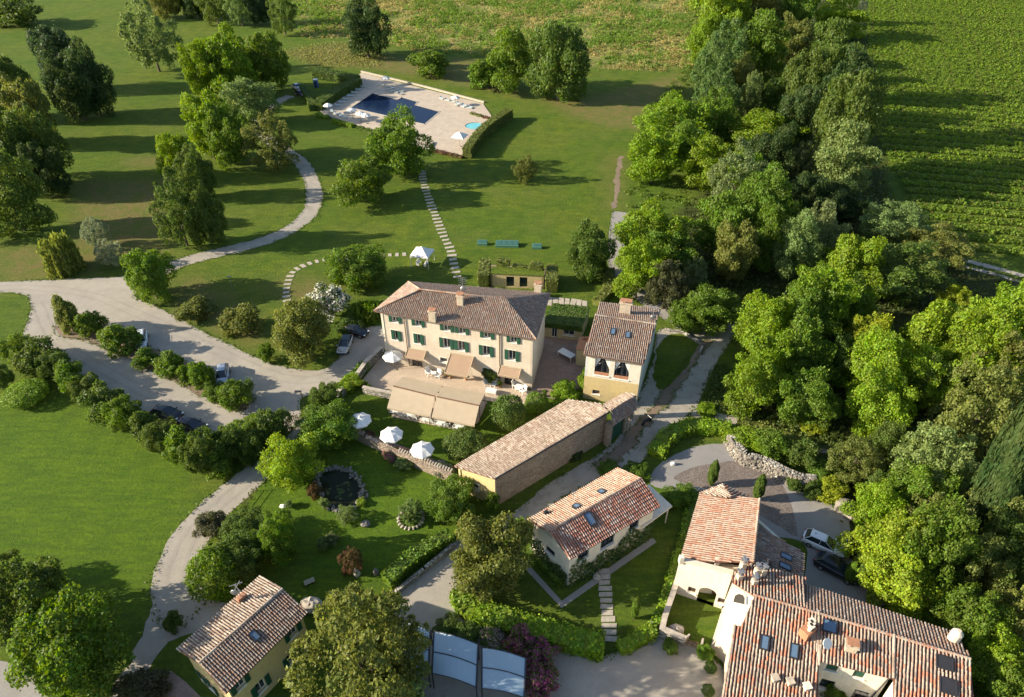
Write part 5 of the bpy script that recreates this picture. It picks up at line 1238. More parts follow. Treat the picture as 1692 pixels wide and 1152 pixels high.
# shrubs
S = [
 (680, 82, 742, 127, 'S', 'green', 'mounded shrub patch on the dry bank above the pool', 'shrub'),
 (700, 84, 738, 112, 'S', 'green', 'taller hump of the shrub patch above the pool', 'shrub'),
 (765, 100, 832, 145, 'S', 'green', 'low mounded shrub left of the field edge trees', 'shrub'),
 (848, 258, 886, 302, 'P', 'olive', 'spiky cactus like shrub alone on the shaded lawn', 'shrub'),
 (508, 468, 578, 530, 'S', 'mid', 'white flowering shrub behind the villa car', 'flowering_shrub'),
 (290, 488, 356, 532, 'S', 'olive', 'dull green bush first on the grass bank', 'shrub'),
 (362, 500, 428, 554, 'S', 'olive', 'dull green bush second on the grass bank', 'shrub'),
 (426, 566, 452, 600, 'S', 'green', 'small dense bush against the big olive tree', 'shrub'),
 (580, 490, 632, 532, 'W', 'green', 'arching green climber at the villa corner', 'climber'),
 (552, 528, 600, 545, 'S', 'mid', 'shaded bush above the villa car', 'shrub'),
 (8, 628, 76, 672, 'B', 'bright', 'bright clipped bush beside the long car park hedge', 'shrub'),
 (-12, 602, 18, 645, 'S', 'mid', 'bush at the left frame edge by the car park hedge', 'shrub'),
 (812, 652, 869, 713, 'B', 'mid', 'large clipped dome beside the tan awnings', 'topiary'),
 (867, 647, 906, 684, 'B', 'green', 'small clipped dome between large dome and courtyard', 'topiary'),
 (903, 627, 960, 668, 'S', 'bright', 'leafy light green shrub at the courtyard mouth', 'shrub'),
 (732, 706, 806, 764, 'B', 'mid', 'wide clipped dome beside the barn roof', 'topiary'),
 (955, 610, 986, 652, 'S', 'bright', 'climbing shrub on the annex corner', 'climber'),
 (800, 812, 826, 850, 'S', 'green', 'climber on the barn corner', 'climber'),
 (556, 834, 592, 866, 'P', 'pale', 'feathery grass tuft below the pond', 'ornamental_grass'),
 (508, 795, 530, 830, 'S', 'red', 'rust red shrub beside the pond', 'shrub'),
 (535, 880, 560, 902, 'S', 'grey', 'greyish seedling shrub upper on the garden lawn', 'shrub'),
 (520, 886, 545, 910, 'S', 'pale', 'pale shrub lower on the garden lawn', 'shrub'),
 (470, 826, 484, 840, 'S', 'pale', 'tiny pale plant left of the pond', 'shrub'),
 (560, 904, 600, 950, 'P', 'red', 'sparse reddish shrub on the garden lawn', 'shrub'),
 (195, 1105, 275, 1165, 'S', 'brown', 'dark purplish shrub left of the yellow house', 'shrub'),
 (270, 1010, 300, 1045, 'S', 'mid', 'low shrub on the drive edge by the yellow house', 'shrub'),
 (1094, 1054, 1122, 1080, 'S', 'green', 'round green bush outside the stone garden wall', 'shrub'),
 (1152, 1064, 1180, 1096, 'S', 'green', 'leafy bush beside the small garden gate', 'shrub'),
 (1196, 700, 1262, 748, 'S', 'bright', 'bright green bush on top of the retaining wall', 'shrub'),
 (1250, 708, 1305, 760, 'S', 'green', 'green bush spilling over the retaining wall', 'shrub'),
 (1296, 722, 1350, 774, 'S', 'mid', 'glossy dark bush on the retaining wall', 'shrub'),
 (1335, 765, 1402, 812, 'S', 'green', 'green bush at the end of the retaining wall', 'shrub'),
 (1346, 790, 1398, 832, 'S', 'yellow', 'yellow bush above the boulders', 'shrub'),
 (1296, 785, 1330, 812, 'S', 'mid', 'low dark bush at the foot of the retaining wall', 'shrub'),
 (1328, 795, 1362, 826, 'S', 'mid', 'low bush beside the yellow bush', 'shrub'),
 (1315, 685, 1365, 718, 'S', 'yellow', 'bright yellow bush above the woodland footpath', 'shrub'),
 (1112, 800, 1160, 838, 'S', 'green', 'bush behind the white house roof', 'shrub'),
 (1090, 806, 1130, 840, 'S', 'green', 'bush between cottage canopy and white house', 'shrub'),
 (988, 762, 1022, 786, 'S', 'green', 'bush behind the cottage roof nearest the barn', 'shrub'),
 (1030, 764, 1072, 792, 'S', 'green', 'bush behind the cottage ridge end', 'shrub'),
 (1040, 985, 1064, 1000, 'B', 'bright', 'flared top of the slim clipped conifer', 'shrub'),
 (1396, 888, 1420, 925, 'S', 'mid', 'dark bush beside the bonnet of the white car', 'shrub'),
 (930, 735, 965, 762, 'S', 'dark', 'weeds at the foot of the barn wall', 'shrub'),
 (1150, 668, 1185, 690, 'S', 'bright', 'low bush where lane and footpath meet', 'shrub'),
 (1362, 1128, 1400, 1170, 'S', 'green', 'leafy shrub in the farmhouse courtyard', 'shrub'),
 (795, 606, 822, 634, 'S', 'mid', 'vine covered post beside the middle villa awning', 'climber'),
 (716, 592, 738, 612, 'S', 'bright', 'climber under the villa window beside the middle awning', 'climber'),
]
for x0, y0, x1, y1, sp, col, lab, nm in S[:-1]:
    if 'flared top' in lab: continue
    mt = M['leaf_white'] if 'white flowering' in lab else (M['leaf_dense'] if sp == 'B' else None)
    tree(x0, y0, x1, y1, sp, col, lab, nm, {'topiary': 'topiary', 'climber': 'climbing plant', 'ornamental_grass': 'grass tuft', 'flowering_shrub': 'flowering shrub'}.get(nm, 'shrub'), clear=.0, mat=mt, kmin=.4)
# oleanders round the glass canopies and on the terrace wall
OL = [(716, 1022, 760, 1052, None, 'mid', 'dark leafy shrub at the top corner of the glass canopies'), (752, 1028, 800, 1062, None, 'mid', 'dark leafy shrub above the first glass canopy'),
      (790, 1036, 842, 1074, 'leaf_mauve', 'mid', 'pale pink flowering shrub above the second glass canopy'), (832, 1034, 880, 1082, 'leaf_pink', 'mid', 'magenta flowering shrub at the canopy corner'),
      (864, 1058, 918, 1110, 'leaf_pink', 'mid', 'magenta flowering shrub halfway down the canopy side'), (866, 1098, 920, 1152, 'leaf_pink', 'mid', 'magenta flowering shrub at the bottom of the canopy side'), (862, 1140, 914, 1190, 'leaf_pink', 'mid', 'magenta flowering shrub cut by the bottom edge'),
      (634, 740, 668, 762, 'leaf_pink', 'green', 'magenta flowers below the middle garden umbrella'), (650, 752, 682, 778, None, 'pale', 'grey leaved plant on the terrace wall'),
      (712, 764, 750, 782, 'leaf_mauve', 'pale', 'pale flowering plants between last umbrella and barn'), (556, 618, 596, 648, None, 'lime', 'yellow green climber on the wall corner above the garden')]
for x0, y0, x1, y1, mt, col, lab in OL:
    tree(x0, y0, x1, y1, 'S', col, lab, 'flowering_shrub' if mt else 'shrub', 'flowering shrub' if mt else 'shrub', clear=0, mat=M[mt] if mt else None, kmin=.5)

# car park planting: one bush after another
HB = [(90, 490, 130, 554), (128, 512, 168, 556), (163, 535, 224, 588), (220, 576, 262, 608), (256, 582, 306, 626), (290, 603, 322, 636), (314, 600, 356, 646), (338, 634, 372, 662), (364, 627, 414, 676)]
where = ['tallest bush at the junction end of the car park strip', 'second bush of the car park strip beside the tallest', 'wide bush beside the white parked estate car', 'low bush just below the white parked estate car', 'rounded bush halfway along the car park strip', 'small dark bush past the middle of the strip', 'light green bush beside the silver parked car', 'small bush below the silver parked car', 'round bush at the villa end of the car park strip']
for bx, lab in zip(HB, where): tree(*bx, 'S', 'green' if bx[0] % 3 else 'olive', lab, 'shrub', 'shrub', 'bushes of the car park strip', clear=0, kmin=.5, grow=1.15)
HL = [(4, 552, 60, 604), (30, 560, 92, 622), (62, 578, 112, 628), (88, 594, 140, 648), (122, 618, 168, 664), (142, 634, 202, 694), (176, 655, 232, 712), (212, 676, 262, 728), (238, 692, 296, 750), (270, 705, 326, 772), (304, 712, 362, 788), (348, 698, 404, 764), (382, 688, 436, 742), (418, 674, 476, 738), (392, 706, 444, 764), (330, 740, 384, 790)]
for i, bx in enumerate(HL):
    tree(*bx, 'S' if i % 2 else 'O', 'mid' if i % 3 else 'green', f'{ORD[i]} bush from the junction end of the long informal car park hedge', 'shrub', 'shrub', 'bushes of the long car park hedge', clear=0, kmin=.5, grow=1.08)

# ------------------------------------------------------------------ clipped hedges
def hedge(px, w, h, col, label, name='hedge', base=0.0, leaf=.17, dens=22, mat='leaf_dense', wob=.12, world=None):
    c = world or [G(x, y, base) for x, y in px]; c = resample(catmull(c, 8, False) if len(c) > 2 else c, .45) + [c[-1]]
    org = c[0]; root = empty(name, (org.x, org.y, base)); tag(root, label, 'hedge')
    rng = np.random.default_rng(int(abs(org.x * 31 + org.y * 7))); Ps = []; Ns = []; core = MB(); ring = []
    for i in range(len(c) - 1):
        a, b = c[i] - org, c[i + 1] - org; L = (b - a).length
        if L < 1e-3: continue
        d = (b - a) / L; s = Vector((-d.y, d.x, 0)); a = Vector((a.x, a.y, 0))
        k = max(4, int(L * (w + 2 * h) * dens)); u = rng.uniform(0, L, k); t = rng.uniform(-h - w / 2, h + w / 2, k)
        side = np.where(np.abs(t) < w / 2, t, np.sign(t) * w / 2); zz = np.where(np.abs(t) < w / 2, h, h - (np.abs(t) - w / 2))
        nrm = np.where((np.abs(t) < w / 2)[:, None], np.array([[0, 0, 1.]]), np.sign(t)[:, None] * np.array([[s.x, s.y, .2]]))
        wb = wob * (np.sin((u + i * .45) * 2.1) * .6 + rng.normal(size=k) * .5)
        P = np.array(a)[None] + np.outer(u, d) + np.outer(side, s); P[:, 2] = zz; P += nrm * wb[:, None]
        Ps.append(P); Ns.append(unit(nrm + rng.normal(size=(k, 3)) * .5))
    for q, sg in ((c[0], -1), (c[-1], 1)):
        d = ((c[1] - c[0]) if sg < 0 else (c[-1] - c[-3])).normalized(); s = Vector((-d.y, d.x, 0)); k = int(w * h * dens); t = rng.uniform(-w / 2, w / 2, k)
        P = np.array(q - org)[None] + np.outer(t, s); P[:, 2] = rng.uniform(0, h, k); Ps.append(P); Ns.append(unit(np.tile(np.array(d) * sg, (k, 1)) + rng.normal(size=(k, 3)) * .5))
    V, Q = leaf_cards(np.concatenate(Ps), np.concatenate(Ns), leaf, rng)
    o = link('foliage', mesh_np('foliage', V, Q), M[mat], root); o.color = (*COLS[col], 1)
    m = MB(); n = len(c)
    for i in range(0, n - 1):
        a, b = c[i] - org, c[i + 1] - org
        if (b - a).length < 1e-3: continue
        d = (b - a).normalized(); s = Vector((-d.y, d.x, 0)) * (w / 2 - .14); a = Vector((a.x, a.y, 0)); b = Vector((b.x, b.y, 0)); z = UP * (h - .16)
        m.hexa([a - s, b - s, b + s, a + s, a - s + z, b - s + z, b + s + z, a + s + z])
    o = m.build('foliage_core', M['leaf_dense'], root); o.color = tuple(x * .9 for x in COLS[col]) + (1,)  # solid inner block that closes the gaps behind the hedge leaves
    return root
hedge([(525, 183), (560, 160), (592, 142)], 3.2, 2.4, 'mid', 'thick clipped hedge along the sunlounger side of the pool')
hedge([(522, 128), (560, 133), (590, 140)], 4.0, 2.4, 'mid', 'dark clipped hedge behind the pool corner')
hedge([(772, 262), (800, 226), (842, 196)], 2.2, 2.8, 'olive', 'tall clipped hedge along the children pool end of the deck')
hedge([(525, 193), (542, 197)], 1.2, .9, 'bright', 'low hedge block left of the poolside steps')
hedge([(551, 202), (583, 211)], 1.2, .9, 'bright', 'low hedge run below the pool umbrellas')
hedge([(592, 213), (640, 228)], 1.2, .8, 'mid', 'low hedge run under the poolside tree')
hedge([(778, 189), (796, 194)], 1.0, .6, 'olive', 'low planted bed left of the children pool')
hedge([(798, 195), (813, 199)], 1.0, .6, 'red', 'low rust red planting beside the children pool')
hedge([(712, 250), (764, 262)], 1.0, .7, 'red', 'low rust red hedge along the foot of the pool deck')
hedge([(500, 150), (512, 170), (516, 184)], 1.6, 1.8, 'mid', 'dark bushy hedge beside the track end at the pool')
for px, w, h, lab in (([(799, 476), (802, 448)], 2.0, 2.8, 'clipped block hedge left of the sunken yard'), ([(822, 438), (842, 440)], 1.3, 1.3, 'clipped block hedge left of two above the sunken yard'),
                      ([(876, 444), (897, 446)], 1.3, 1.3, 'clipped block hedge right of two above the sunken yard'), ([(911, 484), (911, 458)], 2.0, 2.8, 'clipped block hedge right of the sunken yard'),
                      ([(818, 487), (836, 489)], 1.4, 1.5, 'cube hedge left of two below the sunken yard'), ([(874, 491), (892, 493)], 1.4, 1.5, 'cube hedge right of two below the sunken yard'),
                      ([(803, 484), (812, 486)], 1.0, .8, 'small round shrub hedge by the yard corner'), ([(848, 440), (870, 443)], .9, .5, 'low hedge between the two upper blocks')):
    hedge(px, w, h, 'olive', lab, leaf=.15, base=2.7 if 'above the sunken' in lab or 'between the two upper' in lab else 0)
hedge([(985, 506), (1003, 486), (1006, 452)], 1.8, 1.3, 'olive', 'curved clipped hedge beside the driveway')
hedge([(640, 968), (690, 925), (745, 893)], 1.7, 1.5, 'green', 'clipped hedge dividing the pond garden from the lane')
hedge([(845, 885), (872, 878), (884, 884)], 2.0, 1.6, 'green', 'short hedge at the cottage end of the lane')
hedge([(762, 985), (776, 1012), (830, 1032), (900, 1052), (958, 1068), (996, 1076)], 2.4, 1.6, 'bright', 'broad hedge along the front of the cottage garden')
hedge([(1022, 1076), (1045, 1066), (1078, 1048)], 1.4, 1.2, 'bright', 'low hedge right of the cottage gate')
hedge([(1078, 1046), (1094, 1004), (1110, 950), (1126, 895), (1138, 850)], .9, .9, 'bright', 'long low hedge between cottage lawn and alley')
hedge([(1082, 756), (1100, 730), (1135, 712), (1180, 712), (1205, 716)], 2.2, 1.3, 'bright', 'rounded bright hedge round the end of the parking court', wob=.22)
hedge([(606, 606), (588, 626), (560, 650)], 1.3, 1.2, 'green', 'ivy topped wall hedge beside the villa terrace', wob=.25)
hedge([(1205, 716), (1240, 728), (1300, 752), (1345, 772)], 1.6, .8, 'green', 'creeping ground cover along the top of the retaining wall', 'ground_cover', wob=.3)
hedge([(1218, 700), (1270, 716), (1330, 738)], 1.6, .9, 'olive', 'rough growth above the woodland footpath', 'undergrowth_hedge', wob=.35)
hedge([(890, 930), (910, 950), (930, 968)], 1.0, 1.0, 'green', 'ivy mound at the front corner of the cottage', wob=.3)

# ------------------------------------------------------------------ vine rows
def vine_mesh(seed, L=34.0):
    rng = np.random.default_rng(seed); n = 1500; x = rng.uniform(0, L, n); a = rng.uniform(-.2, pi + .2, n)
    w = .60 + .16 * np.sin(x * 1.1 + seed) + rng.normal(size=n) * .12; h = .75 + .15 * np.sin(x * 2.3 + seed * 2)
    P = np.stack([x, np.cos(a) * w, .45 + np.sin(a) * h + rng.normal(size=n) * .08], 1); D = unit(np.stack([0 * a, np.cos(a), np.sin(a) + .3], 1) + rng.normal(size=(n, 3)) * .5)
    V, Q = leaf_cards(P, D, .26, rng); me = mesh_np('foliage', V, Q); me.materials.append(M['leaf']); return me
VM = [vine_mesh(i) for i in range(4)]
ang = radians(-12); du = Vector((cos(ang), sin(ang), 0)); dv = Vector((-sin(ang), cos(ang), 0))
pst = MB(); 
for k in range(5): pst.box((2 + k * 7.5, 0, .75), (.12, .12, 1.5))
pme = bpy.data.meshes.new('vine_stakes'); pme.from_pydata(pst.v, [], pst.f); pme.materials.append(M['wood'])
v0 = G(1527, 360); vr = random.Random(3); nrow = 0
for i in range(-3, 55):
    o_ = v0 + dv * (i * 4.1 + .014 * i * abs(i))
    # the row starts where the headland by the wood ends
    best = None
    for s_ in np.arange(-70, 80, 1.0):
        q = o_ + du * float(s_); x, y = proj(q.x, q.y, 1); lim = 1432 + max(0, (y - 190)) * .52
        if x > lim: best = q; break
    if best is None or proj(best.x, best.y, 0)[1] < -45: continue
    root = empty('vine_row', best, ang); tag(root, f'{ORD[nrow]} vine row counted up from the vineyard track', 'vine row', 'rows of the vineyard'); nrow += 1
    q = best; k = 0
    while proj(q.x, q.y, 0)[0] < 1760 and k < 6:
        o = link('foliage', VM[(i * 3 + k * 5) % 4], None, root); o.location = (k * 33.6, 0, 0); g = vr.uniform(.9, 1.12); o.color = (.16 * g, .255 * g, .022, 1)
        vs_ = link('vine_stakes', pme, None, root, 'stuff'); vs_.location = (k * 33.6, 0, 0); q = q + du * 33.6; k += 1

# ------------------------------------------------------------------ undergrowth and rough grass, nobody could count them
def scatter(name, polys, n, size, z, mat, col, seed, up=.8, label=None, cat=None, clump=None):
    rng = np.random.default_rng(seed); out = []
    xs = [p[0] for q in polys for p in q]; ys = [p[1] for q in polys for p in q]
    c = [G(x, y) for x in (min(xs), max(xs)) for y in (min(ys), max(ys))]
    X0, X1, Y0, Y1 = min(p.x for p in c), max(p.x for p in c), min(p.y for p in c), max(p.y for p in c)
    tot = 0
    while tot < n:
        x = rng.uniform(X0, X1, n); y = rng.uniform(Y0, Y1, n); d = y * CP + H * SP; px = CX + F * x / d; py = CY - F * (y * SP - H * CP) / d
        ok = np.zeros(n, bool)
        jx = rng.normal(size=n) * 5; jy = rng.normal(size=n) * 4
        for q in polys: ok |= inpoly(px + jx, py + jy, q)
        if clump:
            f = np.array([noise.fractal(Vector((a * clump, b_ * clump, seed)), 1.0, 2.0, 3) for a, b_ in zip(x, y)]); ok &= rng.uniform(-.25, .35, n) < f
        out.append(np.stack([x[ok], y[ok], rng.uniform(0, z, ok.sum()) * rng.uniform(.3, 1, ok.sum())], 1)); tot += ok.sum()
    P = np.concatenate(out)[:n]; D = unit(rng.normal(size=P.shape) * (1 - up) + [0, 0, up]); V, Q = leaf_cards(P, D, size, rng)
    o = link(name, mesh_np(name, V, Q), M[mat]); o.color = (*col, 1); o['kind'] = 'stuff'
    if label: o['label'] = label; o['category'] = cat
    return o
scatter('undergrowth', [WOOD], 60000, .32, 1.6, 'leaf', (.06, .095, .02), 3, .5, 'tangled low growth on the floor of the wood', 'undergrowth')
scatter('rough_meadow_grass', [MEADOW], 15000, .34, .9, 'leaf', (.40, .37, .13), 4, .15, 'rough pale grass of the unmown field above the pool', 'grass', clump=.07)
scatter('field_weeds', [MEADOW], 13000, .42, 1.3, 'leaf', (.14, .25, .035), 5, .2, 'greener weed tufts in the unmown field', 'weeds', clump=.11)
def clumps(name, polys, n, per, r0, r1, leaf, col, seed, label, cat, freq=None):
    rng = np.random.default_rng(seed); xs = [p[0] for q in polys for p in q]; ys = [p[1] for q in polys for p in q]
    c = [G(x, y) for x in (min(xs), max(xs)) for y in (min(ys), max(ys))]; X0, X1, Y0, Y1 = min(p.x for p in c), max(p.x for p in c), min(p.y for p in c), max(p.y for p in c)
    C = []
    while len(C) < n:
        x = rng.uniform(X0, X1); y = rng.uniform(Y0, Y1); px, py = proj(x, y, 0); px = np.array([px + rng.normal() * 5]); py = np.array([py + rng.normal() * 4])
        if not any(inpoly(px, py, q)[0] for q in polys): continue
        if freq and noise.fractal(Vector((x * freq, y * freq, seed)), 1.0, 2.0, 3) < rng.uniform(-.3, .3): continue
        C.append((x, y, rng.uniform(r0, r1)))
    C = np.repeat(np.array(C), per, 0); m = len(C); D = unit(rng.normal(size=(m, 3)) + [0, 0, .5]); D[:, 2] = np.abs(D[:, 2])
    P = np.stack([C[:, 0], C[:, 1], 0 * C[:, 0]], 1) + D * (C[:, 2] * rng.uniform(.6, 1.1, m))[:, None] * [1, 1, .75]
    V, Q = leaf_cards(P, unit(D + rng.normal(size=P.shape) * .5), leaf, rng); o = link(name, mesh_np(name, V, Q), M['leaf']); o.color = (*col, 1); o['kind'] = 'stuff'; o['label'] = label; o['category'] = cat
VIS = [(480, -12), (1160, -12), (1150, 108), (1080, 120), (980, 112), (780, 87), (700, 90), (640, 62), (560, 64), (500, 60)]
clumps('tall_field_weeds', [VIS], 2600, 34, .8, 2.6, .28, (.14, .25, .03), 31, 'tall green weed clumps scattered over the rough field above the pool', 'weeds', .05)
clumps('straw_tussocks', [VIS], 3000, 24, .6, 1.8, .24, (.42, .36, .13), 32, 'straw coloured tussocks in the rough field above the pool', 'grass', .06)
clumps('scrub_edge', [[(1130, 20), (1160, 0), (1150, 120), (1120, 180), (1060, 215), (1090, 160), (1140, 110)], [(1040, 300), (1130, 290), (1150, 345), (1040, 345)]], 240, 30, .5, 1.3, .2, (.10, .17, .02), 33, 'low scrub along the field side of the wood', 'undergrowth')
scatter('bank_growth', [[(1190, 600), (1235, 690), (1160, 672), (1170, 640)], [(1225, 690), (1345, 700), (1420, 745), (1360, 740), (1290, 715)], [(1380, 745), (1500, 690), (1500, 760), (1420, 750)]], 9000, .2, .6, 'leaf', (.10, .15, .03), 6, .5, 'bushy growth on the bank between lane and wood', 'undergrowth')
scatter('headland_weeds', [[(470, 85), (560, 70), (640, 95), (620, 112), (520, 108)]], 2500, .28, .4, 'leaf', (.24, .25, .07), 7, .3, 'dry weeds on the bank behind the pool hedge', 'weeds')

# grass tufts growing over the edges of the gravel and paths
def verge(names, n_per_m, seed, col, size=.17, spread=.35):
    rng = np.random.default_rng(seed); out = []
    for nm in names:
        o = bpy.data.objects.get(nm); me = o.data; cnt = {}
        for e in me.polygons:
            vs = list(e.vertices)
            for a, b in zip(vs, vs[1:] + vs[:1]): k = (min(a, b), max(a, b)); cnt[k] = cnt.get(k, 0) + 1
        for (a, b), c in cnt.items():
            if c != 1: continue
            p, q = me.vertices[a].co, me.vertices[b].co; L = (q - p).length; k = rng.poisson(L * n_per_m * (.4 + .9 * abs(math.sin(p.x * .35 + p.y * .21))))
            t = rng.uniform(0, 1, k)
            out.append(np.stack([p.x + (q.x - p.x) * t, p.y + (q.y - p.y) * t, np.full(k, .06)], 1) + np.stack([rng.normal(size=k) * spread, rng.normal(size=k) * spread, rng.uniform(-.02, .1, k)], 1))
    P = np.concatenate(out); D = unit(rng.normal(size=P.shape) * .45 + [0, 0, 1]); V, Q = leaf_cards(P, D, size, rng)
    o = link('verge_grass', mesh_np('verge_grass', V, Q), M['leaf']); o.color = (*col, 1); o['kind'] = 'stuff'; o['label'] = 'grass creeping over the edges of gravel and paths'; o['category'] = 'grass'
verge(['gravel_car_park', 'garden_drive', 'farm_track', 'gravel_lane', 'woodland_footpath', 'driveway', 'planting_strip', 'brown_drainage_strip'], 9, 21, (.10, .16, .022), .13, .2)
# ------------------------------------------------------------------ swimming pool terrace
def holed_sheet(name, outer, inners, z, mat, parent=None):
    loops = [[Vector((p.x, p.y, z)) for p in outer]] + [[Vector((p.x, p.y, z)) for p in i] for i in inners]
    tr = tessellate_polygon(loops); vs = [tuple(v) for l in loops for v in l]; fs = []
    for t in tr:
        a, b, c = (Vector(vs[i]) for i in t); fs.append(t if (b - a).cross(c - a).z > 0 else tuple(t)[::-1])
    n = 0
    for l in loops:      # outer skirt and the walls of the basins
        k = len(l); b0 = len(vs); vs += [(v.x, v.y, 0.004) for v in l]
        fs += [(n + i, b0 + i, b0 + (i + 1) % k, n + (i + 1) % k) for i in range(k)]; n += k
    me = bpy.data.meshes.new(name); me.from_pydata(vs, [], fs); me.update(); return link(name, me, mat, parent)
deck_out = [G(*p) for p in ((597, 121), (798, 172), (812, 192), (786, 232), (768, 258), (706, 248), (640, 222), (536, 190), (520, 176), (560, 150))]
pool_r = [G(*p) for p in ((615.3, 154.8), (657.5, 165.5), (663.7, 161.3), (691, 169.2), (686, 174.2), (727, 185.4), (702, 206.5), (579.3, 179))]
kc = G(784, 209); kids = [kc + Vector((2.5 * cos(t * pi / 12), 2.5 * sin(t * pi / 12), 0)) for t in range(24)]
tag(holed_sheet('pool_deck', deck_out, [pool_r, kids], .14, M['pool_deck']), kind='structure')
def water_mat(name, col, rough=.06):
    m, N, L, b = newmat(name); p = pos(N); n = noise_tex(N, L, 1.6, 4, p)
    L.new(mixrgb(N, L, n.outputs[0], tuple(c * .7 for c in col), tuple(c * 1.4 for c in col)), b.inputs['Base Color']); b.inputs['Roughness'].default_value = rough
    b.inputs['Specular IOR Level'].default_value = .10; bump(N, L, n.outputs[0], .25, .04, b); return m
M['deep'] = water_mat('deep_blue_water', (.006, .016, .050)); M['aqua'] = water_mat('aqua_water', (.16, .50, .55)); M['pondwater'] = water_mat('pond_water', (.020, .024, .012), .12)
def fill(name, ring, z, mat):
    m = MB(); m.poly([(p.x, p.y, z) for p in ring]); return m
pr = empty('swimming_pool', Vector((sum(p.x for p in pool_r) / 8, sum(p.y for p in pool_r) / 8, 0))); tag(pr, 'large stepped rectangular pool of dark blue water in the stone deck', 'swimming pool')
m = MB(); rr = pool_r if True else None; tr = tessellate_polygon([pool_r]); m.add([(p.x - pr.location.x, p.y - pr.location.y, .06) for p in pool_r], [t if (pool_r[t[1]] - pool_r[t[0]]).cross(pool_r[t[2]] - pool_r[t[0]]).z > 0 else tuple(t)[::-1] for t in tr]); m.build('pool_water', M['deep'], pr)
m = MB()
for a, b in zip(pool_r, pool_r[1:] + pool_r[:1]):
    c = (a + b) / 2 - pr.location; m.box((c.x, c.y, .155), ((b - a).length + .35, .38, .06), atan2(b.y - a.y, b.x - a.x))
m.build('coping', M['slab'], pr)
kp = empty('childrens_pool', kc); tag(kp, 'small round turquoise pool at the hedge end of the deck', 'swimming pool')
m = MB(); m.poly([(p.x - kc.x, p.y - kc.y, .10) for p in kids]); m.build('pool_water', M['aqua'], kp)
m = MB()
for i in range(24):
    a, b = kids[i] - kc, kids[(i + 1) % 24] - kc; m.box(((a.x + b.x) / 2 * 1.05, (a.y + b.y) / 2 * 1.05, .16), ((b - a).length * 1.1, .3, .05), atan2(b.y - a.y, b.x - a.x))
m.build('coping', M['slab'], kp)
def wall_line(name, px, h, th, mat, label, cat='wall', cap=None, base=0.0, world=None, capname='coping'):
    c = world or [G(x, y, base) for x, y in px]; root = empty(name, Vector((c[0].x, c[0].y, 0))); tag(root, label, cat); m = MB(); k = MB(); o = root.location
    hs = h if isinstance(h, (list, tuple)) else [h] * len(c)
    for i, (a, b) in enumerate(zip(c, c[1:])):
        d = (b - a).normalized(); s = Vector((-d.y, d.x, 0)) * th / 2; e = d * (th / 2 - .01 * (i % 2)) if i < len(c) - 2 else Vector()
        h0, h1 = UP * hs[i], UP * hs[i + 1]; a = a - o; b = b - o + e; z = UP * .05
        m.hexa([a - s - z, b - s - z, b + s - z, a + s - z, a - s + h0, b - s + h1, b + s + h1, a + s + h0])
        if cap: s2 = s * 1.25; t = UP * .10; k.hexa([a - s2 + h0, b - s2 + h1, b + s2 + h1, a + s2 + h0, a - s2 + h0 + t, b - s2 + h1 + t, b + s2 + h1 + t, a + s2 + h0 + t])
    m.build('masonry', mat, root)
    if cap: k.build(capname, cap, root)
    return root
wall_line('pool_wall', [(597, 119.5), (700, 144), (800, 170.5)], .4, .35, M['pool_deck'], 'long low white wall along the field side of the pool deck', cap=M['slab'])
wall_line('pool_step_wall', [(540, 193), (552, 196)], .6, .5, M['slab'], 'short pale stone step beside the low poolside hedge')
wall_line('planter_wall', [(708, 252), (716, 236)], .5, .4, M['stone_grey'], 'short stone edge at the bottom corner of the pool deck')

def umbrella_parts(kind):
    root = empty('umbrella', (0, 0, 0)); R, hh, n = 1.55, 2.55, 8
    if kind == 'square': R, n, hh = 2.35, 4, 2.7
    if kind == 'small': R, hh = 1.35, 2.2
    m = MB(); rise = .62 if kind != 'square' else 1.0; off = pi / 4 if kind == 'square' else .2
    ring = [Vector((R * cos(2 * pi * i / n + off), R * sin(2 * pi * i / n + off), hh)) for i in range(n)]; top = Vector((0, 0, hh + rise))
    for i in range(n):
        a, b = ring[i], ring[(i + 1) % n]; q = (a + b) / 2 * .97; q.z = hh - .03
        m2 = MB(); ma, mb_ = a.lerp(top, .55) + UP * .05, b.lerp(top, .55) + UP * .05
        m2.poly([a, q, b, mb_, ma]); m2.poly([ma, mb_, top]); m2.poly([a, a - UP * .17, q - UP * .17, q]); m2.poly([q, q - UP * .17, b - UP * .17, b])
        m2.build('canopy_panel', M['canvas'], root)
    for a in ring:
        m = MB(); m.tube(top - UP * .05, a - UP * .04, .022, n=5); m.build('rib', M['wood'], root)
    m = MB(); m.tube((0, 0, 0), (0, 0, hh + rise + .12), .035, n=8); m.build('pole', M['wood'], root)
    m = MB(); m.box((0, 0, .06), (.7, .7, .12)); m.build('base', M['slab'], root, bevel=.02)
    if kind != 'small':
        m = MB(); k = .22; m.add([(k * cos(2 * pi * i / n + off), k * sin(2 * pi * i / n + off), hh + rise * .93) for i in range(n)] + [(0, 0, hh + rise + .12)], [(i, (i + 1) % n, n) for i in range(n)]); m.build('vent_cap', M['canvas'], root)
    return root
um = umbrella_parts('round')
G1 = [(652, 610, 'white eight sided umbrella on the villa terrace beside the stair wall'), (599, 717, 'white umbrella half hidden by the fig like tree'), (650, 741, 'white umbrella in the middle of the garden wall, above magenta flowers'), (700, 766, 'white umbrella of the garden wall nearest the barn')]
for i, (x, y, lab) in enumerate(G1):
    o = um if i == 0 else copy_tree(um); o.location = G(x, y); o.rotation_euler = (0, 0, i * .5); tag(o, lab, 'umbrella', 'white garden umbrellas')
us = umbrella_parts('small')
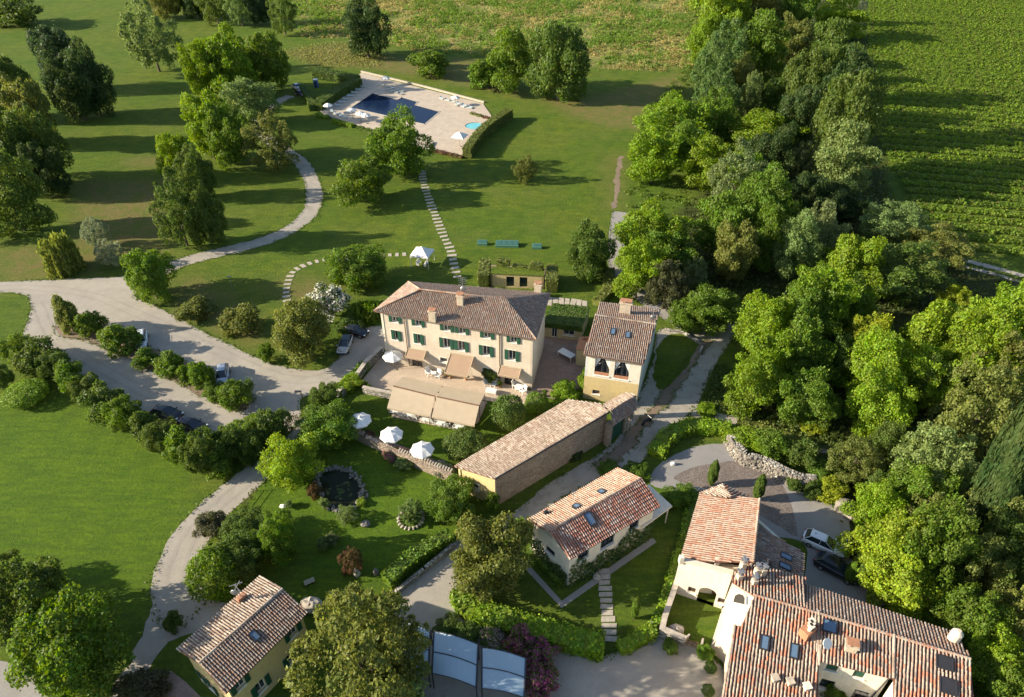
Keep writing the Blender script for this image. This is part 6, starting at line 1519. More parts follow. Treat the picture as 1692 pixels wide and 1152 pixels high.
for i, (x, y, lab) in enumerate([(544, 188, 'white poolside umbrella furthest from the villa path, at the hedge end'), (583, 196, 'white poolside umbrella second along the lounger row'), (597, 202, 'white poolside umbrella third along the lounger row'), (606, 205, 'white poolside umbrella touching the pool tree'),
                                 (638.5, 142, 'white poolside umbrella behind the dark pool by the field wall'), (753, 175, 'white poolside umbrella among loungers at the far right of the deck')]):
    o = us if i == 0 else copy_tree(us); o.location = G(x, y) + UP * .14; o.rotation_euler = (0, 0, i * .7); tag(o, lab, 'umbrella', 'small poolside umbrellas')
# square canvas shelters
g1 = umbrella_parts('square'); g1.location = G(760, 243) + UP * .14; g1.rotation_euler = (0, 0, -.35); tag(g1, 'square white parasol beside the round turquoise pool', 'umbrella')
def gazebo():
    root = empty('gazebo', G(699, 436), -.25); tag(root, 'square white canvas gazebo on four posts on the lawn', 'gazebo'); R, h = 1.75, 2.4
    m = MB(); c = [Vector((sx * R, sy * R, h)) for sx, sy in ((-1, -1), (1, -1), (1, 1), (-1, 1))]; t = Vector((0, 0, h + 1.25))
    for i in range(4):
        a, b = c[i], c[(i + 1) % 4]; q = (a + b) / 2; mid = q.lerp(t, .5) - UP * .18
        m.poly([a, b, b.lerp(t, .5) - UP * .1, a.lerp(t, .5) - UP * .1]); m.poly([a.lerp(t, .5) - UP * .1, b.lerp(t, .5) - UP * .1, t]); m.poly([a - UP * .25, b - UP * .25, b, a])
    m.build('canopy', M['canvas'], root)
    for a in c:
        m = MB(); m.tube(Vector((a.x * .95, a.y * .95, 0)), Vector((a.x * .95, a.y * .95, h)), .05, n=6); m.build('post', M['white'], root)
    for sx in (-.7, .7):
        q = MB(); q.box((sx, -.3, .42), (.5, 1.4, .08)); q.box((sx * 1.3, -.3, .7), (.08, 1.4, .5)); q.box((sx, -.9, .2), (.5, .06, .4)); q.box((sx, .3, .2), (.5, .06, .4)); q.build('bench', M['white'], root)
gazebo()

# sun loungers
def lounger():
    root = empty('sun_lounger', (0, 0, 0)); m = MB(); m.box((0, .1, .30), (.62, 1.25, .08)); m.build('mattress', M['pool_cloth'], root, bevel=.02)
    m = MB(); m.box((0, .98, .46), (.62, .62, .07), 0, .55); m.build('backrest', M['pool_cloth'], root, bevel=.02)
    m = MB(); m.box((-.3, .3, .22), (.05, 1.9, .05)); m.box((.3, .3, .22), (.05, 1.9, .05)); m.build('frame', M['white'], root)
    for sx in (-.28, .28):
        for y in (-.5, 1.1): m = MB(); m.box((sx, y, .1), (.05, .05, .2)); m.build('leg', M['white'], root)
    return root
M['pool_cloth'] = plain('pale_blue_grey_cloth', (.50, .58, .58), .8, 0, .15, 6)
lg = lounger(); L0 = []
for k in range(5): L0.append((632 + k * 8.5, 143 + k * 2.4, 2.5 + .35 * (k % 2), f'{ORD[k]} lounger from the hedge corner in the group behind the dark pool'))
for k in range(4): L0.append((640 + k * 8.0, 150 + k * 2.3, 2.1 + .4 * (k % 3), f'{ORD[k]} lounger of the nearer row behind the dark pool'))
for k in range(6): L0.append((731 + k * 9.5, 165 + k * 2.8, .6 + .3 * (k % 3), f'{ORD[k]} lounger along the field wall right of the dark pool'))
for k in range(3): L0.append((755 + k * 11, 176 + k * 2.2, .2 + .5 * k, f'{ORD[k]} lounger of the nearer row by the small wall umbrella'))
for k in range(4): L0.append((549 + k * 7.0, 187 + k * 3.0, .3 + .5 * (k % 2), f'{ORD[k]} lounger between the hedge side umbrellas'))
for k in range(7): L0.append((560 + k * 7.0, 176 - k * 5.2, 1.5 + .1 * (k % 2), f'{ORD[k]} lounger in the shade of the thick pool hedge'))
for i, (x, y, rz, lab) in enumerate(L0):
    o = lg if i == 0 else copy_tree(lg); o.location = G(x, y) + UP * .14; o.rotation_euler = (0, 0, rz); tag(o, lab, 'sun lounger', 'sun loungers round the pool')
# white garden chairs
def chair():
    root = empty('garden_chair', (0, 0, 0)); m = MB(); m.box((0, 0, .38), (.58, .6, .06), 0, .12); m.build('seat', M['white'], root)
    for k in range(5): m = MB(); m.box((-.24 + k * .12, .36, .72), (.10, .05, .75), 0, -.3); m.build('back_slat', M['white'], root)
    for sx in (-.33, .33):
        m = MB(); m.box((sx, .02, .58), (.12, .75, .04)); m.build('armrest', M['white'], root)
        for y in (-.28, .3): m = MB(); m.box((sx, y, .28), (.06, .07, .57)); m.build('leg', M['white'], root)
    return root
ch = chair()
for i, (x, y, rz, lab) in enumerate([(709, 620, .6, 'white garden chair left of two between the first and middle villa awnings'), (724, 624, -.4, 'white garden chair right of two between the first and middle villa awnings'), (804, 636, .3, 'white garden chair left of two beside the downpipe'),
                                     (816, 639, -.5, 'white garden chair right of two beside the downpipe'), (852, 641, 1.2, 'white garden chair under the last villa awning'), (864, 650, -1.0, 'white garden chair at the villa corner')]):
    o = ch if i == 0 else copy_tree(ch); o.location = G(x, y) + UP * .05; o.rotation_euler = (0, 0, rz); o.scale = (1.15, 1.15, 1.15); tag(o, lab, 'chair', 'white chairs on the villa terrace')
def table(w, d, lab, at, rz, cloth=True, name='dining_table'):
    root = empty(name, at, rz); tag(root, lab, 'table'); m = MB(); m.box((0, 0, .74), (w, d, .05)); m.build('tabletop', M['white'], root)
    if cloth: m = MB(); m.hexa([(-w / 2 - .04, -d / 2 - .04, .38), (w / 2 + .04, -d / 2 - .04, .38), (w / 2 + .04, d / 2 + .04, .38), (-w / 2 - .04, d / 2 + .04, .38), (-w / 2 - .02, -d / 2 - .02, .775), (w / 2 + .02, -d / 2 - .02, .775), (w / 2 + .02, d / 2 + .02, .775), (-w / 2 - .02, d / 2 + .02, .775)]); m.build('tablecloth', M['canvas'], root)
    for sx in (-1, 1):
        for sy in (-1, 1): m = MB(); m.box((sx * (w / 2 - .08), sy * (d / 2 - .08), .36), (.06, .06, .72)); m.build('leg', M['white'], root)
    return root
table(.7, .7, 'small white terrace table between the first two garden chairs', G(717, 623) + UP * .05, .2, False)
table(1.1, .8, 'white terrace table under the last villa awning', G(858, 645) + UP * .05, -.3)
table(1.5, .7, 'white tabletop behind the large clipped dome', G(812, 651) + UP * .05, -.3)
table(2.6, 1.3, 'large white table alone in the shaded courtyard', G(936, 590) + UP * .03, -.75, False)
for k, (x, y) in enumerate(((655, 682), (680, 689), (707, 696.5), (731, 703), (762, 708))): table(1.1, 1.0, f'{ORD[k]} white clothed restaurant table from the stair side under the tan awnings', G(x, y) + UP * .12, -.29)
for k, (x, y) in enumerate(((667, 674), (697, 682), (725, 689), (752, 696))):
    table(1.1, 1.0, f'{ORD[k]} table of the inner row under the tan awnings', G(x, y) + UP * .12, -.29)
c2 = [(649, 684), (663, 688), (673, 690), (687, 693), (700, 697), (714, 700), (724, 703), (739, 706), (754, 709)]
dc = chair(); 
for k, (x, y) in enumerate(c2):
    o = dc if k == 0 else copy_tree(dc); o.location = G(x, y) + UP * .12; o.rotation_euler = (0, 0, 2.8 if k % 2 else -.4); tag(o, f'{ORD[k]} restaurant chair from the stair side under the tan awnings', 'chair', 'chairs under the tan awnings')
for x, y, lab in ((612, 722, 'wooden bench under the half hidden umbrella'), (672, 752, 'wooden bench between the two right garden umbrellas'), (720, 776, 'small bistro table beside the last garden umbrella')):
    root = empty('bench', G(x, y) + UP * .04, -.35); tag(root, lab, 'bench'); m = MB(); m.box((0, 0, .42), (1.4, .45, .06)); m.build('seat', M['wood'], root); m = MB(); m.box((0, .22, .7), (1.4, .05, .4)); m.build('backrest', M['wood'], root)
    for sx in (-.6, .6): m = MB(); m.box((sx, 0, .2), (.07, .4, .4)); m.build('leg', M['wood'], root)

# restaurant awnings: two retracting double awnings on a central frame
def big_awning(pxs, lab):
    (ul, ur, mr, ml, lr, ll) = [G(x, y, z) for x, y, z in pxs]; o = Vector((ul.x, ul.y, 0)); root = empty('restaurant_awning', o); tag(root, lab, 'awning')
    m = MB(); m.slab([q - o for q in (ul, ml, mr, ur)], .04); m.build('rear_canvas', M['awning'], root)
    lift = UP * .02; m = MB(); ml2, mr2 = ml.lerp(ll, .06), mr.lerp(lr, .06)
    m.slab([q - o for q in (ml2, ll, lr, mr2)], .04); m.build('front_canvas', M['awning'], root)
    m = MB(); dz = UP * .28; m.slab([q - o for q in (ll, ll - dz + Vector((0, -.03, 0)), lr - dz + Vector((0, -.03, 0)), lr)], .01); m.build('valance', M['awning'], root)
    m = MB(); m.hexa([q - o for q in (ml - UP * .35, mr - UP * .35, mr2 - UP * .35, ml2 - UP * .35, ml + UP * .04, mr + UP * .04, mr2 + UP * .04, ml2 + UP * .04)]); m.build('awning_box', M['wood'], root)
    for q in (ll.lerp(lr, .04), lr.lerp(ll, .04), ml, mr, ul, ur):
        m = MB(); m.tube(Vector((q.x, q.y, .1)) - o, q - o - UP * .1, .045, n=6); m.build('post', M['wood'], root)
big_awning([(666, 622.6, 2.75), (730.8, 637, 2.75), (719, 654, 3.15), (650, 637, 3.15), (711.3, 687.7, 2.45), (639.7, 673.4, 2.45)], 'tan double awning over the restaurant tables, half nearer the stair wall')
big_awning([(732.5, 637.4, 2.75), (801, 651, 2.75), (792, 669.5, 3.15), (722, 654.6, 3.15), (784, 703, 2.45), (713.5, 688.2, 2.45)], 'tan double awning over the restaurant tables, half nearer the clipped domes')

# ------------------------------------------------------------------ garden walls, pond, stones
tw = wall_line('garden_terrace_wall', [(585, 722), (604, 732), (640, 749), (665, 762), (705, 778), (748, 796)], [1.5, 1.5, 1.5, 1.4, 1.3, 1.2], .5, M['stone'], 'stone wall with toothed coping between the umbrellas and the pond garden')
c = resample([G(x, y) for x, y in ((662, 758), (705, 774), (748, 791))], .38); o0 = tw.location; base = None
for i, p in enumerate(c):
    if base is None: m = MB(); m.box((0, 0, 0), (.2, .5, .22), 0); base = m.build('coping_stone', M['slab'], tw); q = base
    else: q = base.copy(); COL.objects.link(q)
    q.location = Vector((p.x - o0.x, p.y - o0.y + .1, 1.5 - .2 * i / len(c))); q.rotation_euler = (0, 0, -.35 + random.uniform(-.1, .1))
wall_line('stair_wall', [(601, 649), (652, 660), (666, 640)], [1.1, 1.1, 1.1], .4, M['stone_grey'], 'pale retaining wall below the villa terrace beside the tan awnings', cap=M['slab'])
wall_line('climbing_wall', [(632, 588), (606, 610), (590, 630), (560, 655)], [1.6, 1.4, 1.1, .9], .5, M['stone_grey'], 'ivy topped stone wall between gravel drive and villa terrace', cap=M['slab'])
wall_line('ramp_wall', [(548, 672), (565, 655), (580, 642)], .8, .4, M['stone_grey'], 'short low wall behind the small dense tree by the drive')
wall_line('garden_enclosure_wall', [(1120, 960), (1108, 995), (1096, 1030), (1092, 1048), (1113, 1058), (1130, 1066)], [1.5, 1.3, 1.2, 1.1, 1.1, 1.2], .45, M['stone_grey'], 'stone wall round the small lawn of the white house', cap=M['slab'])
wall_line('hedge_foot_wall', [(650, 985), (700, 945), (752, 902)], .6, .4, M['stone_grey'], 'low stone wall at the foot of the hedge beside the lane')
wall_line('cottage_garden_wall', [(758, 1000), (775, 1022), (815, 1042), (850, 1052)], .5, .35, M['stone'], 'low stone edging wall under the cottage garden hedge')
def irregular_wall(px, h, lab, n=260, seed=2):
    "a bank of rough boulders: each course of stones is real geometry"
    c = resample(catmull([G(x, y) for x, y in px], 10, False), .5); o = Vector((c[0].x, c[0].y, 0)); root = empty('retaining_wall', o); tag(root, lab, 'retaining wall'); rnd = random.Random(seed); m = MB()
    for i in range(len(c) - 1):
        a, b = c[i] - o, c[i + 1] - o; d = (b - a).normalized(); s = Vector((d.y, -d.x, 0))
        m.hexa([a - s * .1, b - s * .1, b + s * 1.2, a + s * 1.2, a + s * .35 + UP * h, b + s * .35 + UP * h, b + s * 1.2 + UP * h, a + s * 1.2 + UP * h])
    m.build('bank', M['stone_grey'], root); base = []
    for k in range(6): q = MB(); q.ball((0, 0, 0), .3, 7, 5, (rnd.uniform(.9, 1.4), rnd.uniform(.7, 1), rnd.uniform(.6, .9)), .45, rnd); base.append(q)
    ms = []
    k = 0
    while k < n:
        i = rnd.randrange(len(c) - 1); t = rnd.random(); a = c[i].lerp(c[i + 1], t) - o; d = (c[i + 1] - c[i]).normalized(); s = Vector((d.y, -d.x, 0)); z = rnd.uniform(0, h)
        p = a + s * (-.12 + .45 * z / h) + UP * z
        if len(ms) < 6: me_o = base[k % 6].build('stone', M['stone_face'], root); ms.append(me_o); q = me_o
        else: q = ms[k % 6].copy(); COL.objects.link(q)
        q.location = p; q.rotation_euler = (rnd.uniform(-.5, .5), rnd.uniform(-.5, .5), rnd.uniform(0, 6)); f = rnd.uniform(.4, .85); q.scale = (f, f, f); k += 1
    return root
M['stone_face'] = plain('pale_wall_stone', (.22, .195, .16), .9, 0, .35, 1.2, .04)
irregular_wall([(1346, 810), (1318, 806), (1290, 795), (1258, 778), (1226, 768), (1206, 748), (1196, 728)], 1.5, 'curving wall of rough pale stones round the parking court', 290)
# pond with its rock rim
pc = G(566, 812); pd = empty('pond', pc); tag(pd, 'dark round garden pond ringed by rough stones', 'pond')
ring = [G(x, y) - pc for x, y in ((531, 787), (545, 777), (560, 775), (580, 786), (592, 800), (597, 818), (588, 836), (572, 842), (552, 842), (536, 830), (528, 808))]; ring = catmull(ring, 4)
m = MB(); m.poly([(p.x, p.y, .05) for p in ring][::-1]); w_ = m.build('water', M['pondwater'], pd)
rnd = random.Random(6); stones = []
for k in range(270):
    i = rnd.randrange(len(ring)); p = ring[i]; ang_ = atan2(p.y, p.x); wide = 1.6 if (-.5 < ang_ < 1.6 or ang_ > 2.2) else .5
    q = p * (1 + rnd.uniform(0.0, .14 * wide)) + Vector((rnd.uniform(-.3, .3), rnd.uniform(-.3, .3), rnd.uniform(0.02, .28 * wide)))
    if len(stones) < 5: b_ = MB(); b_.ball((0, 0, 0), .3, 7, 5, (1.2, .9, .7), .5, rnd); s_ = b_.build('stone', M['rock'], pd); stones.append(s_)
    else: s_ = stones[k % 5].copy(); COL.objects.link(s_)
    s_.location = q; s_.rotation_euler = (0, 0, rnd.uniform(0, 6)); f = rnd.uniform(.3, .8); s_.scale = (f, f, f)
lilies = MB()
for k in range(26): a = rnd.uniform(0, 6.28); r = rnd.uniform(0, 1.8); lilies.add([(r * cos(a) + .22 * cos(j), r * sin(a) * .8 + .22 * sin(j), .065 + k * .0004) for j in range(6)], [tuple(range(6))])
lo = lilies.build('lily_pads', M['leaf_dense'], pd, kind='stuff'); lo.color = (.06, .09, .03, 1)
# palm like shrub in a ring of stones
pc = G(679, 858); pl = empty('stone_ring', pc); tag(pl, 'ring of pale stones round the bushy palm on the garden lawn', 'stone ring'); sr = None
for k in range(20):
    a = 2 * pi * k / 20; 
    if sr is None: b_ = MB(); b_.ball((0, 0, .12), .24, 7, 5, (1.1, .8, .8), .4, rnd); sr = b_.build('stone', M['slab'], pl); q = sr
    else: q = sr.copy(); COL.objects.link(q)
    q.location = (1.45 * cos(a), 1.45 * sin(a), 0); q.rotation_euler = (0, 0, a)
palm = empty('palm', pc); tag(palm, 'bushy low palm inside the stone ring', 'palm'); rng = np.random.default_rng(12); 
for k in range(26):
    a = k * 2.4; el = .25 + 1.1 * (k / 26); b_ = MB(); p0 = Vector((0, 0, .7)); pts = []
    for j in range(5):
        r = j * .42; pts.append(Vector((cos(a) * r * cos(el), sin(a) * r * cos(el), .7 + r * sin(el) - .12 * r * r)))
    for j in range(4):
        s = Vector((-sin(a), cos(a), 0)) * (.10 + .13 * (1 - abs(j - 1.5) / 2)); b_.poly([pts[j] - s, pts[j + 1] - s * .8, pts[j + 1] + s * .8, pts[j] + s]); s2 = UP * .12; b_.poly([pts[j] - s2, pts[j + 1] - s2, pts[j + 1] + s2, pts[j] + s2])
    f = b_.build('frond', M['leaf'], palm); f.color = (.10, .14, .06, 1)
b_ = MB(); b_.tube((0, 0, 0), (0, 0, .8), .2, .15, 8); b_.build('trunk', M['bark'], palm)
tree(660, 824, 697, 864, 'P', 'pale', 'feathery bush filling the stone ring', 'shrub', 'shrub', kmin=.5)
tree(566, 838, 584, 850, 'S', 'green', 'low waterside plant at the foot of the pond', 'shrub', 'shrub', kmin=.5)
tree(528, 822, 545, 842, 'S', 'pale', 'low pale plant on the pond edge beside the rust red shrub', 'shrub', 'shrub', kmin=.5)
tree(588, 822, 606, 836, 'S', 'lime', 'yellow green plant on the rocks right of the pond', 'shrub', 'shrub', kmin=.5)
# boulders
def boulder(x, y, r, lab, mat='rock', sq=(1.2, .9, .7)):
    b_ = MB(); b_.ball((0, 0, r * .45), r, 12, 8, sq, .35, random.Random(int(x))); o = b_.build('boulder', M[mat], None, smooth=False); o.location = G(x, y); tag(o, lab, 'boulder')
boulder(514, 1004, .95, 'large pale boulder beside the yellow house gable', 'slab', (1.3, .9, .8)); boulder(590, 950, .55, 'pale stone on end on the garden lawn', 'slab', (.7, .6, 1.4)); boulder(622, 948, .5, 'grey stone seat on the garden lawn', 'rock', (.7, .7, 1.0))
boulder(1116, 1044, .7, 'round pale boulder inside the walled lawn', 'slab'); boulder(1392, 842, 1.1, 'pale boulder with a shaded side above the white car', 'stone_face', (1.1, .7, 1.1)); boulder(1404, 852, 1.0, 'pale boulder right of the shaded one above the white car', 'stone_face', (.8, 1.1, 1.1))
boulder(1476, 757, 1.2, 'white stone block at the end of the woodland footpath', 'white', (1.3, .6, .6)); boulder(1447, 995, .8, 'round pale stone behind the farmhouse by the trees', 'slab', (1, 1, .5)); boulder(1112, 768 - 0, .35, 'white kerb stone at the start of the parking court', 'white', (1, .7, .9))
boulder(468, 838, .35, 'small white stone beside the tiny pale plant', 'white'); boulder(604, 868, .5, 'dark stone block beside the grass tuft', 'rock'); boulder(985, 955, .4, 'stone pot beside the cottage steps', 'slab', (1, 1, 1)); boulder(1006, 915, .4, 'stone pot at the cottage wall', 'slab', (.8, .8, 1.2)); boulder(965, 945, .4, 'stone pot in front of the ivy', 'slab', (.8, .8, 1.2))
def post(name, x, y, h, r, lab, mat, cat, top=None):
    root = empty(name, G(x, y)); tag(root, lab, cat); m = MB(); m.tube((0, 0, -.05), (0, 0, h), r, r * .8, 8); m.build('post', M[mat], root); return root
lp = post('lamp_post', 505, 681, 3.8, .06, 'thin dark lamp post at the car park end of the garden', 'dark_metal', 'street lamp'); m = MB(); m.box((-.35, 0, 3.8), (.9, .28, .12)); m.build('lamp_head', M['dark_metal'], lp)
lp = post('lamp_post', 385, 480, 2.8, .035, 'thin pale lamp post on the lawn above the dull green bushes', 'metal', 'street lamp'); m = MB(); m.box((0, 0, 2.85), (.7, .2, .08)); m.build('lamp_head', M['metal'], lp)
# lawn roof lights over the sunken rooms
for x, y, w_, d_, lab in ((797, 404, 1.9, 1.0, 'small green framed glass box on the lawn, left of three'), (838, 406, 4.4, 1.6, 'large green framed glass box on the lawn, middle of three'), (887, 410, 1.8, 1.0, 'small green framed glass box on the lawn, right of three')):
    root = empty('garden_rooflight', G(x, y), -.03); tag(root, lab, 'roof light')
    m = MB(); m.hexa([(-w_ / 2, -d_ / 2, 0), (w_ / 2, -d_ / 2, 0), (w_ / 2, d_ / 2, 0), (-w_ / 2, d_ / 2, 0), (-w_ / 2, -d_ / 2, .45), (w_ / 2, -d_ / 2, .45), (w_ / 2, d_ / 2, .75), (-w_ / 2, d_ / 2, .75)]); m.build('frame', M['teal'], root)
    n = 4 if w_ > 3 else 2
    for k in range(n):
        x0 = -w_ / 2 + .08 + k * (w_ - .1) / n; x1 = x0 + (w_ - .1) / n - .08; y0, y1 = -d_ / 2 + .15, d_ / 2 - .15; f = lambda yy: .45 + .3 * (yy + d_ / 2) / d_
        m = MB(); m.slab([(x0, y0, f(y0) + .05), (x1, y0, f(y0) + .05), (x1, y1, f(y1) + .05), (x0, y1, f(y1) + .05)], .05); m.build('pane', M['teal_glass'] if 'teal_glass' in M else M['sky_glass'], root)
# blue cabin and small white trailer near the pool
bc = empty('blue_cabin', G(523, 144)); tag(bc, 'small blue cabin beside the dark pool hedge', 'cabin'); m = MB(); m.box((0, 0, 1.1), (1.2, 1.2, 2.2)); m.build('body', plain('blue_plastic', (.06, .14, .36), .5), bc, bevel=.04); m = MB(); m.box((0, 0, 2.28), (1.3, 1.3, .16)); m.build('roof', M['white'], bc); m = MB(); m.box((0, -.62, 1.0), (.7, .04, 1.8)); m.build('door', M['dark_metal'], bc)
# glazed canopies over the parking places at the bottom
def glass_canopy(px, lab):
    p = [G(x, y, 2.7) for x, y in px]; o = Vector((p[0].x, p[0].y, 0)); root = empty('glass_canopy', o); tag(root, lab, 'canopy'); a, b, c, d = [q - o for q in p]; n = 7; prev = None
    def arch(t, s): q = a.lerp(b, s).lerp(d.lerp(c, s), t); return q + UP * (.32 * sin(pi * s))
    for half, (t0, t1) in enumerate(((0, .49), (.51, 1))):
        m = MB()
        for k in range(n):
            s0, s1 = k / n, (k + 1) / n; m.poly([arch(t0, s0), arch(t1, s0), arch(t1, s1), arch(t0, s1)][::-1])
        m.build('roof_panel', M['poly'], root, smooth=True)
    m = MB()
    for t in (0, .5, 1):
        for k in range(n): m.tube(arch(t, k / n) + UP * .02, arch(t, (k + 1) / n) + UP * .02, .05, n=6)
    for s in (0, 1): m.tube(arch(0, s), arch(1, s), .09, n=6)
    m.build('frame', M['dark_metal'], root)
    for t, s in ((0, 0), (1, 0), (0, 1), (1, 1)): q = arch(t, s); m = MB(); m.tube((q.x, q.y, 0), q, .08, n=8); m.build('post', M['dark_metal'], root)
M['poly'] = newmat('milky_polycarbonate')[0]; b_ = M['poly'].node_tree.nodes['Principled BSDF']; b_.inputs['Base Color'].default_value = (.36, .46, .52, 1); b_.inputs['Roughness'].default_value = .28
glass_canopy([(717, 1043), (790, 1065), (787, 1136), (714, 1113)], 'milky glass parking canopy nearer the big olive trees')
glass_canopy([(796, 1070), (869, 1088), (866, 1153), (796, 1138)], 'milky glass parking canopy beside the magenta flowers')
glass_canopy([(640, 1022), (711, 1041), (708, 1111), (636, 1092)], 'milky glass parking canopy mostly under the big olive trees')
# fences and gates
def fence(name, px, h, gap, lab, cat, mat='wood'):
    c = resample([G(*p) for p in px], gap); o = c[0]; root = empty(name, o); tag(root, lab, cat); base = None
    for p in c:
        if base is None: m = MB(); m.box((0, 0, h / 2), (.07, .07, h)); base = m.build('post', M[mat], root); q = base
        else: q = base.copy(); COL.objects.link(q)
        q.location = p - o
    for z in (.35, .8):
        m = MB(); m.tube(c[0] - o + UP * h * z, c[-1] - o + UP * h * z, .03, n=4); m.build('rail', M[mat], root)
    return root
fence('garden_gate', [(1133, 1066), (1152, 1072)], 1.1, .18, 'small slatted gate between two stone posts of the walled lawn', 'gate')
fence('wooden_fence', [(404, 840), (418, 822), (432, 802)], .9, 1.4, 'short wooden rail fence along the garden drive', 'fence')
fence('wooden_gate', [(478, 700), (494, 694)], 1.2, .25, 'wooden gate where the garden drive meets the car park', 'gate')
wall_line('gate_pillar', [(1131, 1064), (1133, 1066)], 1.5, .5, M['stone_grey'], 'square stone pillar left of the small slatted gate', 'pillar', cap=M['slab'])
wall_line('gate_pillar', [(1155, 1073), (1158, 1074)], 1.5, .5, M['stone_grey'], 'square stone pillar right of the small slatted gate', 'pillar', cap=M['slab'])
for x, y, lab in ((693, 1000, ''),): pass
for x, y, rz, lab in ((512, 964, .5, 'small slatted bench in the shade of the garden lawn'),):
    root = empty('bench', G(x, y), rz); tag(root, lab, 'bench')
    for k in range(4): m = MB(); m.box((0, -.25 + k * .16, .4), (1.1, .1, .04)); m.build('slat', M['slab'], root)
    for sx in (-.45, .45): m = MB(); m.box((sx, 0, .19), (.06, .5, .38)); m.build('leg', M['wood'], root)

# ------------------------------------------------------------------ cars
def car_paint(name, col, metal=.3):
    m, N, L, b = newmat(name); b.inputs['Base Color'].default_value = (*col, 1); b.inputs['Metallic'].default_value = metal; b.inputs['Roughness'].default_value = .3; b.inputs['Coat Weight'].default_value = .6; b.inputs['Coat Roughness'].default_value = .1; return m
M['rubber'] = plain('tyre_rubber', (.03, .03, .03), .85, 0, .1); M['lamp'] = plain('headlamp', (.65, .66, .68), .2, .2, .02); M['red_lamp'] = plain('tail_lamp', (.30, .02, .02), .3, 0, .05); M['trim'] = plain('black_trim', (.025, .025, .028), .5, 0, .1)
def section_loft(m, secs):
    n = len(secs[0]); b = len(m.v)
    for s in secs: m.v += [tuple(p) for p in s]
    for i in range(len(secs) - 1):
        for j in range(n): m.f.append((b + i * n + j, b + i * n + (j + 1) % n, b + (i + 1) * n + (j + 1) % n, b + (i + 1) * n + j))
    m.f.append(tuple(b + j for j in range(n))[::-1]); m.f.append(tuple(b + (len(secs) - 1) * n + j for j in range(n)))
def car(name, px, heading, paint, lab, roof=None, L=4.5, W=1.85, Hc=1.5, style='suv', cat='car', roof_glass=False, rails=False):
    root = empty(name, G(*px), heading); tag(root, lab, cat); hl = L / 2
    # x runs forward. body sections: (x, half width, sill z, belt z, shoulder inset)
    prof = [(-hl, .74, .42, .78), (-hl + .12, .88, .30, .95), (-hl + .6, .97, .24, 1.0), (-.6, 1.0, .22, .98), (.5, 1.0, .22, .96), (hl - 1.15, .98, .22, .93), (hl - .55, .93, .24, .83), (hl - .14, .82, .30, .70), (hl, .66, .40, .58)]
    m = MB(); secs = []
    for x, w, z0, z1 in prof:
        w = w * W / 2; secs.append([(x, -w * .9, z0), (x, -w, z0 + .18), (x, -w, z1 - .16), (x, -w * .93, z1 - .03), (x, -w * .6, z1 + .015), (x, w * .6, z1 + .015), (x, w * .93, z1 - .03), (x, w, z1 - .16), (x, w, z0 + .18), (x, w * .9, z0)])
    section_loft(m, secs); m.build('body', paint, root, smooth=True)
    # greenhouse: glass with a painted roof
    back = -hl + (.16 if style != 'saloon' else .75); rb = -hl + (.80 if style != 'saloon' else 1.35); rf = .15 if style != 'saloon' else .1; wf = hl - 1.12
    k = W / 2; zb, zt = .95, Hc
    def ringx(x, w, z): return [(x, -w, z), (x, w, z)]
    g = MB(); g.hexa([(back, -k * .86, zb), (wf, -k * .84, zb - .04), (wf, k * .84, zb - .04), (back, k * .86, zb), (rb, -k * .66, zt - .05), (rf, -k * .66, zt - .04), (rf, k * .66, zt - .04), (rb, k * .66, zt - .05)]); g.build('windows', M['glass'], root, bevel=.05)
    m = MB(); m.hexa([(rb - .16, -k * .67, zt - .09), (rf + .06, -k * .66, zt - .07), (rf + .06, k * .66, zt - .07), (rb - .16, k * .67, zt - .09), (rb + .14, -k * .54, zt + .01), (rf - .22, -k * .54, zt + .01), (rf - .22, k * .54, zt + .01), (rb + .14, k * .54, zt + .01)])
    ro = m.build('roof', roof or paint, root, smooth=True, bevel=.04)
    m = MB()
    for sg in (-1, 1):
        for (x0, x1, w0, w1) in ((wf, rf, .845, .67), (back, rb, .865, .67), (-.45, -.42, .865, .67)):
            m.tube((x0, sg * k * w0, zb), (x1, sg * k * w1, zt - .05), .035, n=4)
    m.build('window_pillars', paint, root)
    for sg in (-1, 1):
        for x in (-L * .30, L * .31):
            t = MB(); t.tube((x, sg * (k - .20), .34), (x, sg * (k + .015), .34), .34, .34, 16); ty = t.build('wheel', M['rubber'], root); t = MB(); t.tube((x, sg * (k - .0), .34), (x, sg * (k + .03), .34), .20, .18, 12); t.build('rim', M['metal'], ty)
        m = MB(); m.box((hl - .16, sg * k * .66, .66), (.28, .30, .13), sg * -.35); m.build('headlight', M['lamp'], root)
        m = MB(); m.box((-hl + .05, sg * k * .68, .84), (.12, .30, .16), sg * .3); m.build('tail_light', M['red_lamp'], root)
        m = MB(); m.box((wf - .22, sg * (k + .08), 1.0), (.16, .2, .13)); m.build('wing_mirror', paint, root)
        if rails: m = MB(); m.tube((rb + .1, sg * k * .66, zt + .05), (rf - .1, sg * k * .66, zt + .05), .025, n=5); m.build('roof_rail', M['metal'], root)
    m = MB(); m.box((hl - .02, 0, .48), (.06, W * .5, .16)); m.build('grille', M['trim'], root)
    m = MB(); m.box((0, 0, .28), (L * .93, W * .90, .10)); m.build('underbody', M['trim'], root)
    if roof_glass: m = MB(); m.box(((rb + rf) / 2, 0, zt + .015), ((rf - rb) * .8, k * 1.1, .02)); m.build('glass_roof', M['glass'], ro)
    else:
        m = MB(); m.box((rb + .35, 0, zt + .05), (.12, .05, .1)); m.build('aerial_fin', M['trim'], ro)
    return root
def head(a, b): p, q = G(*a), G(*b); return atan2(q.y - p.y, q.x - p.x)
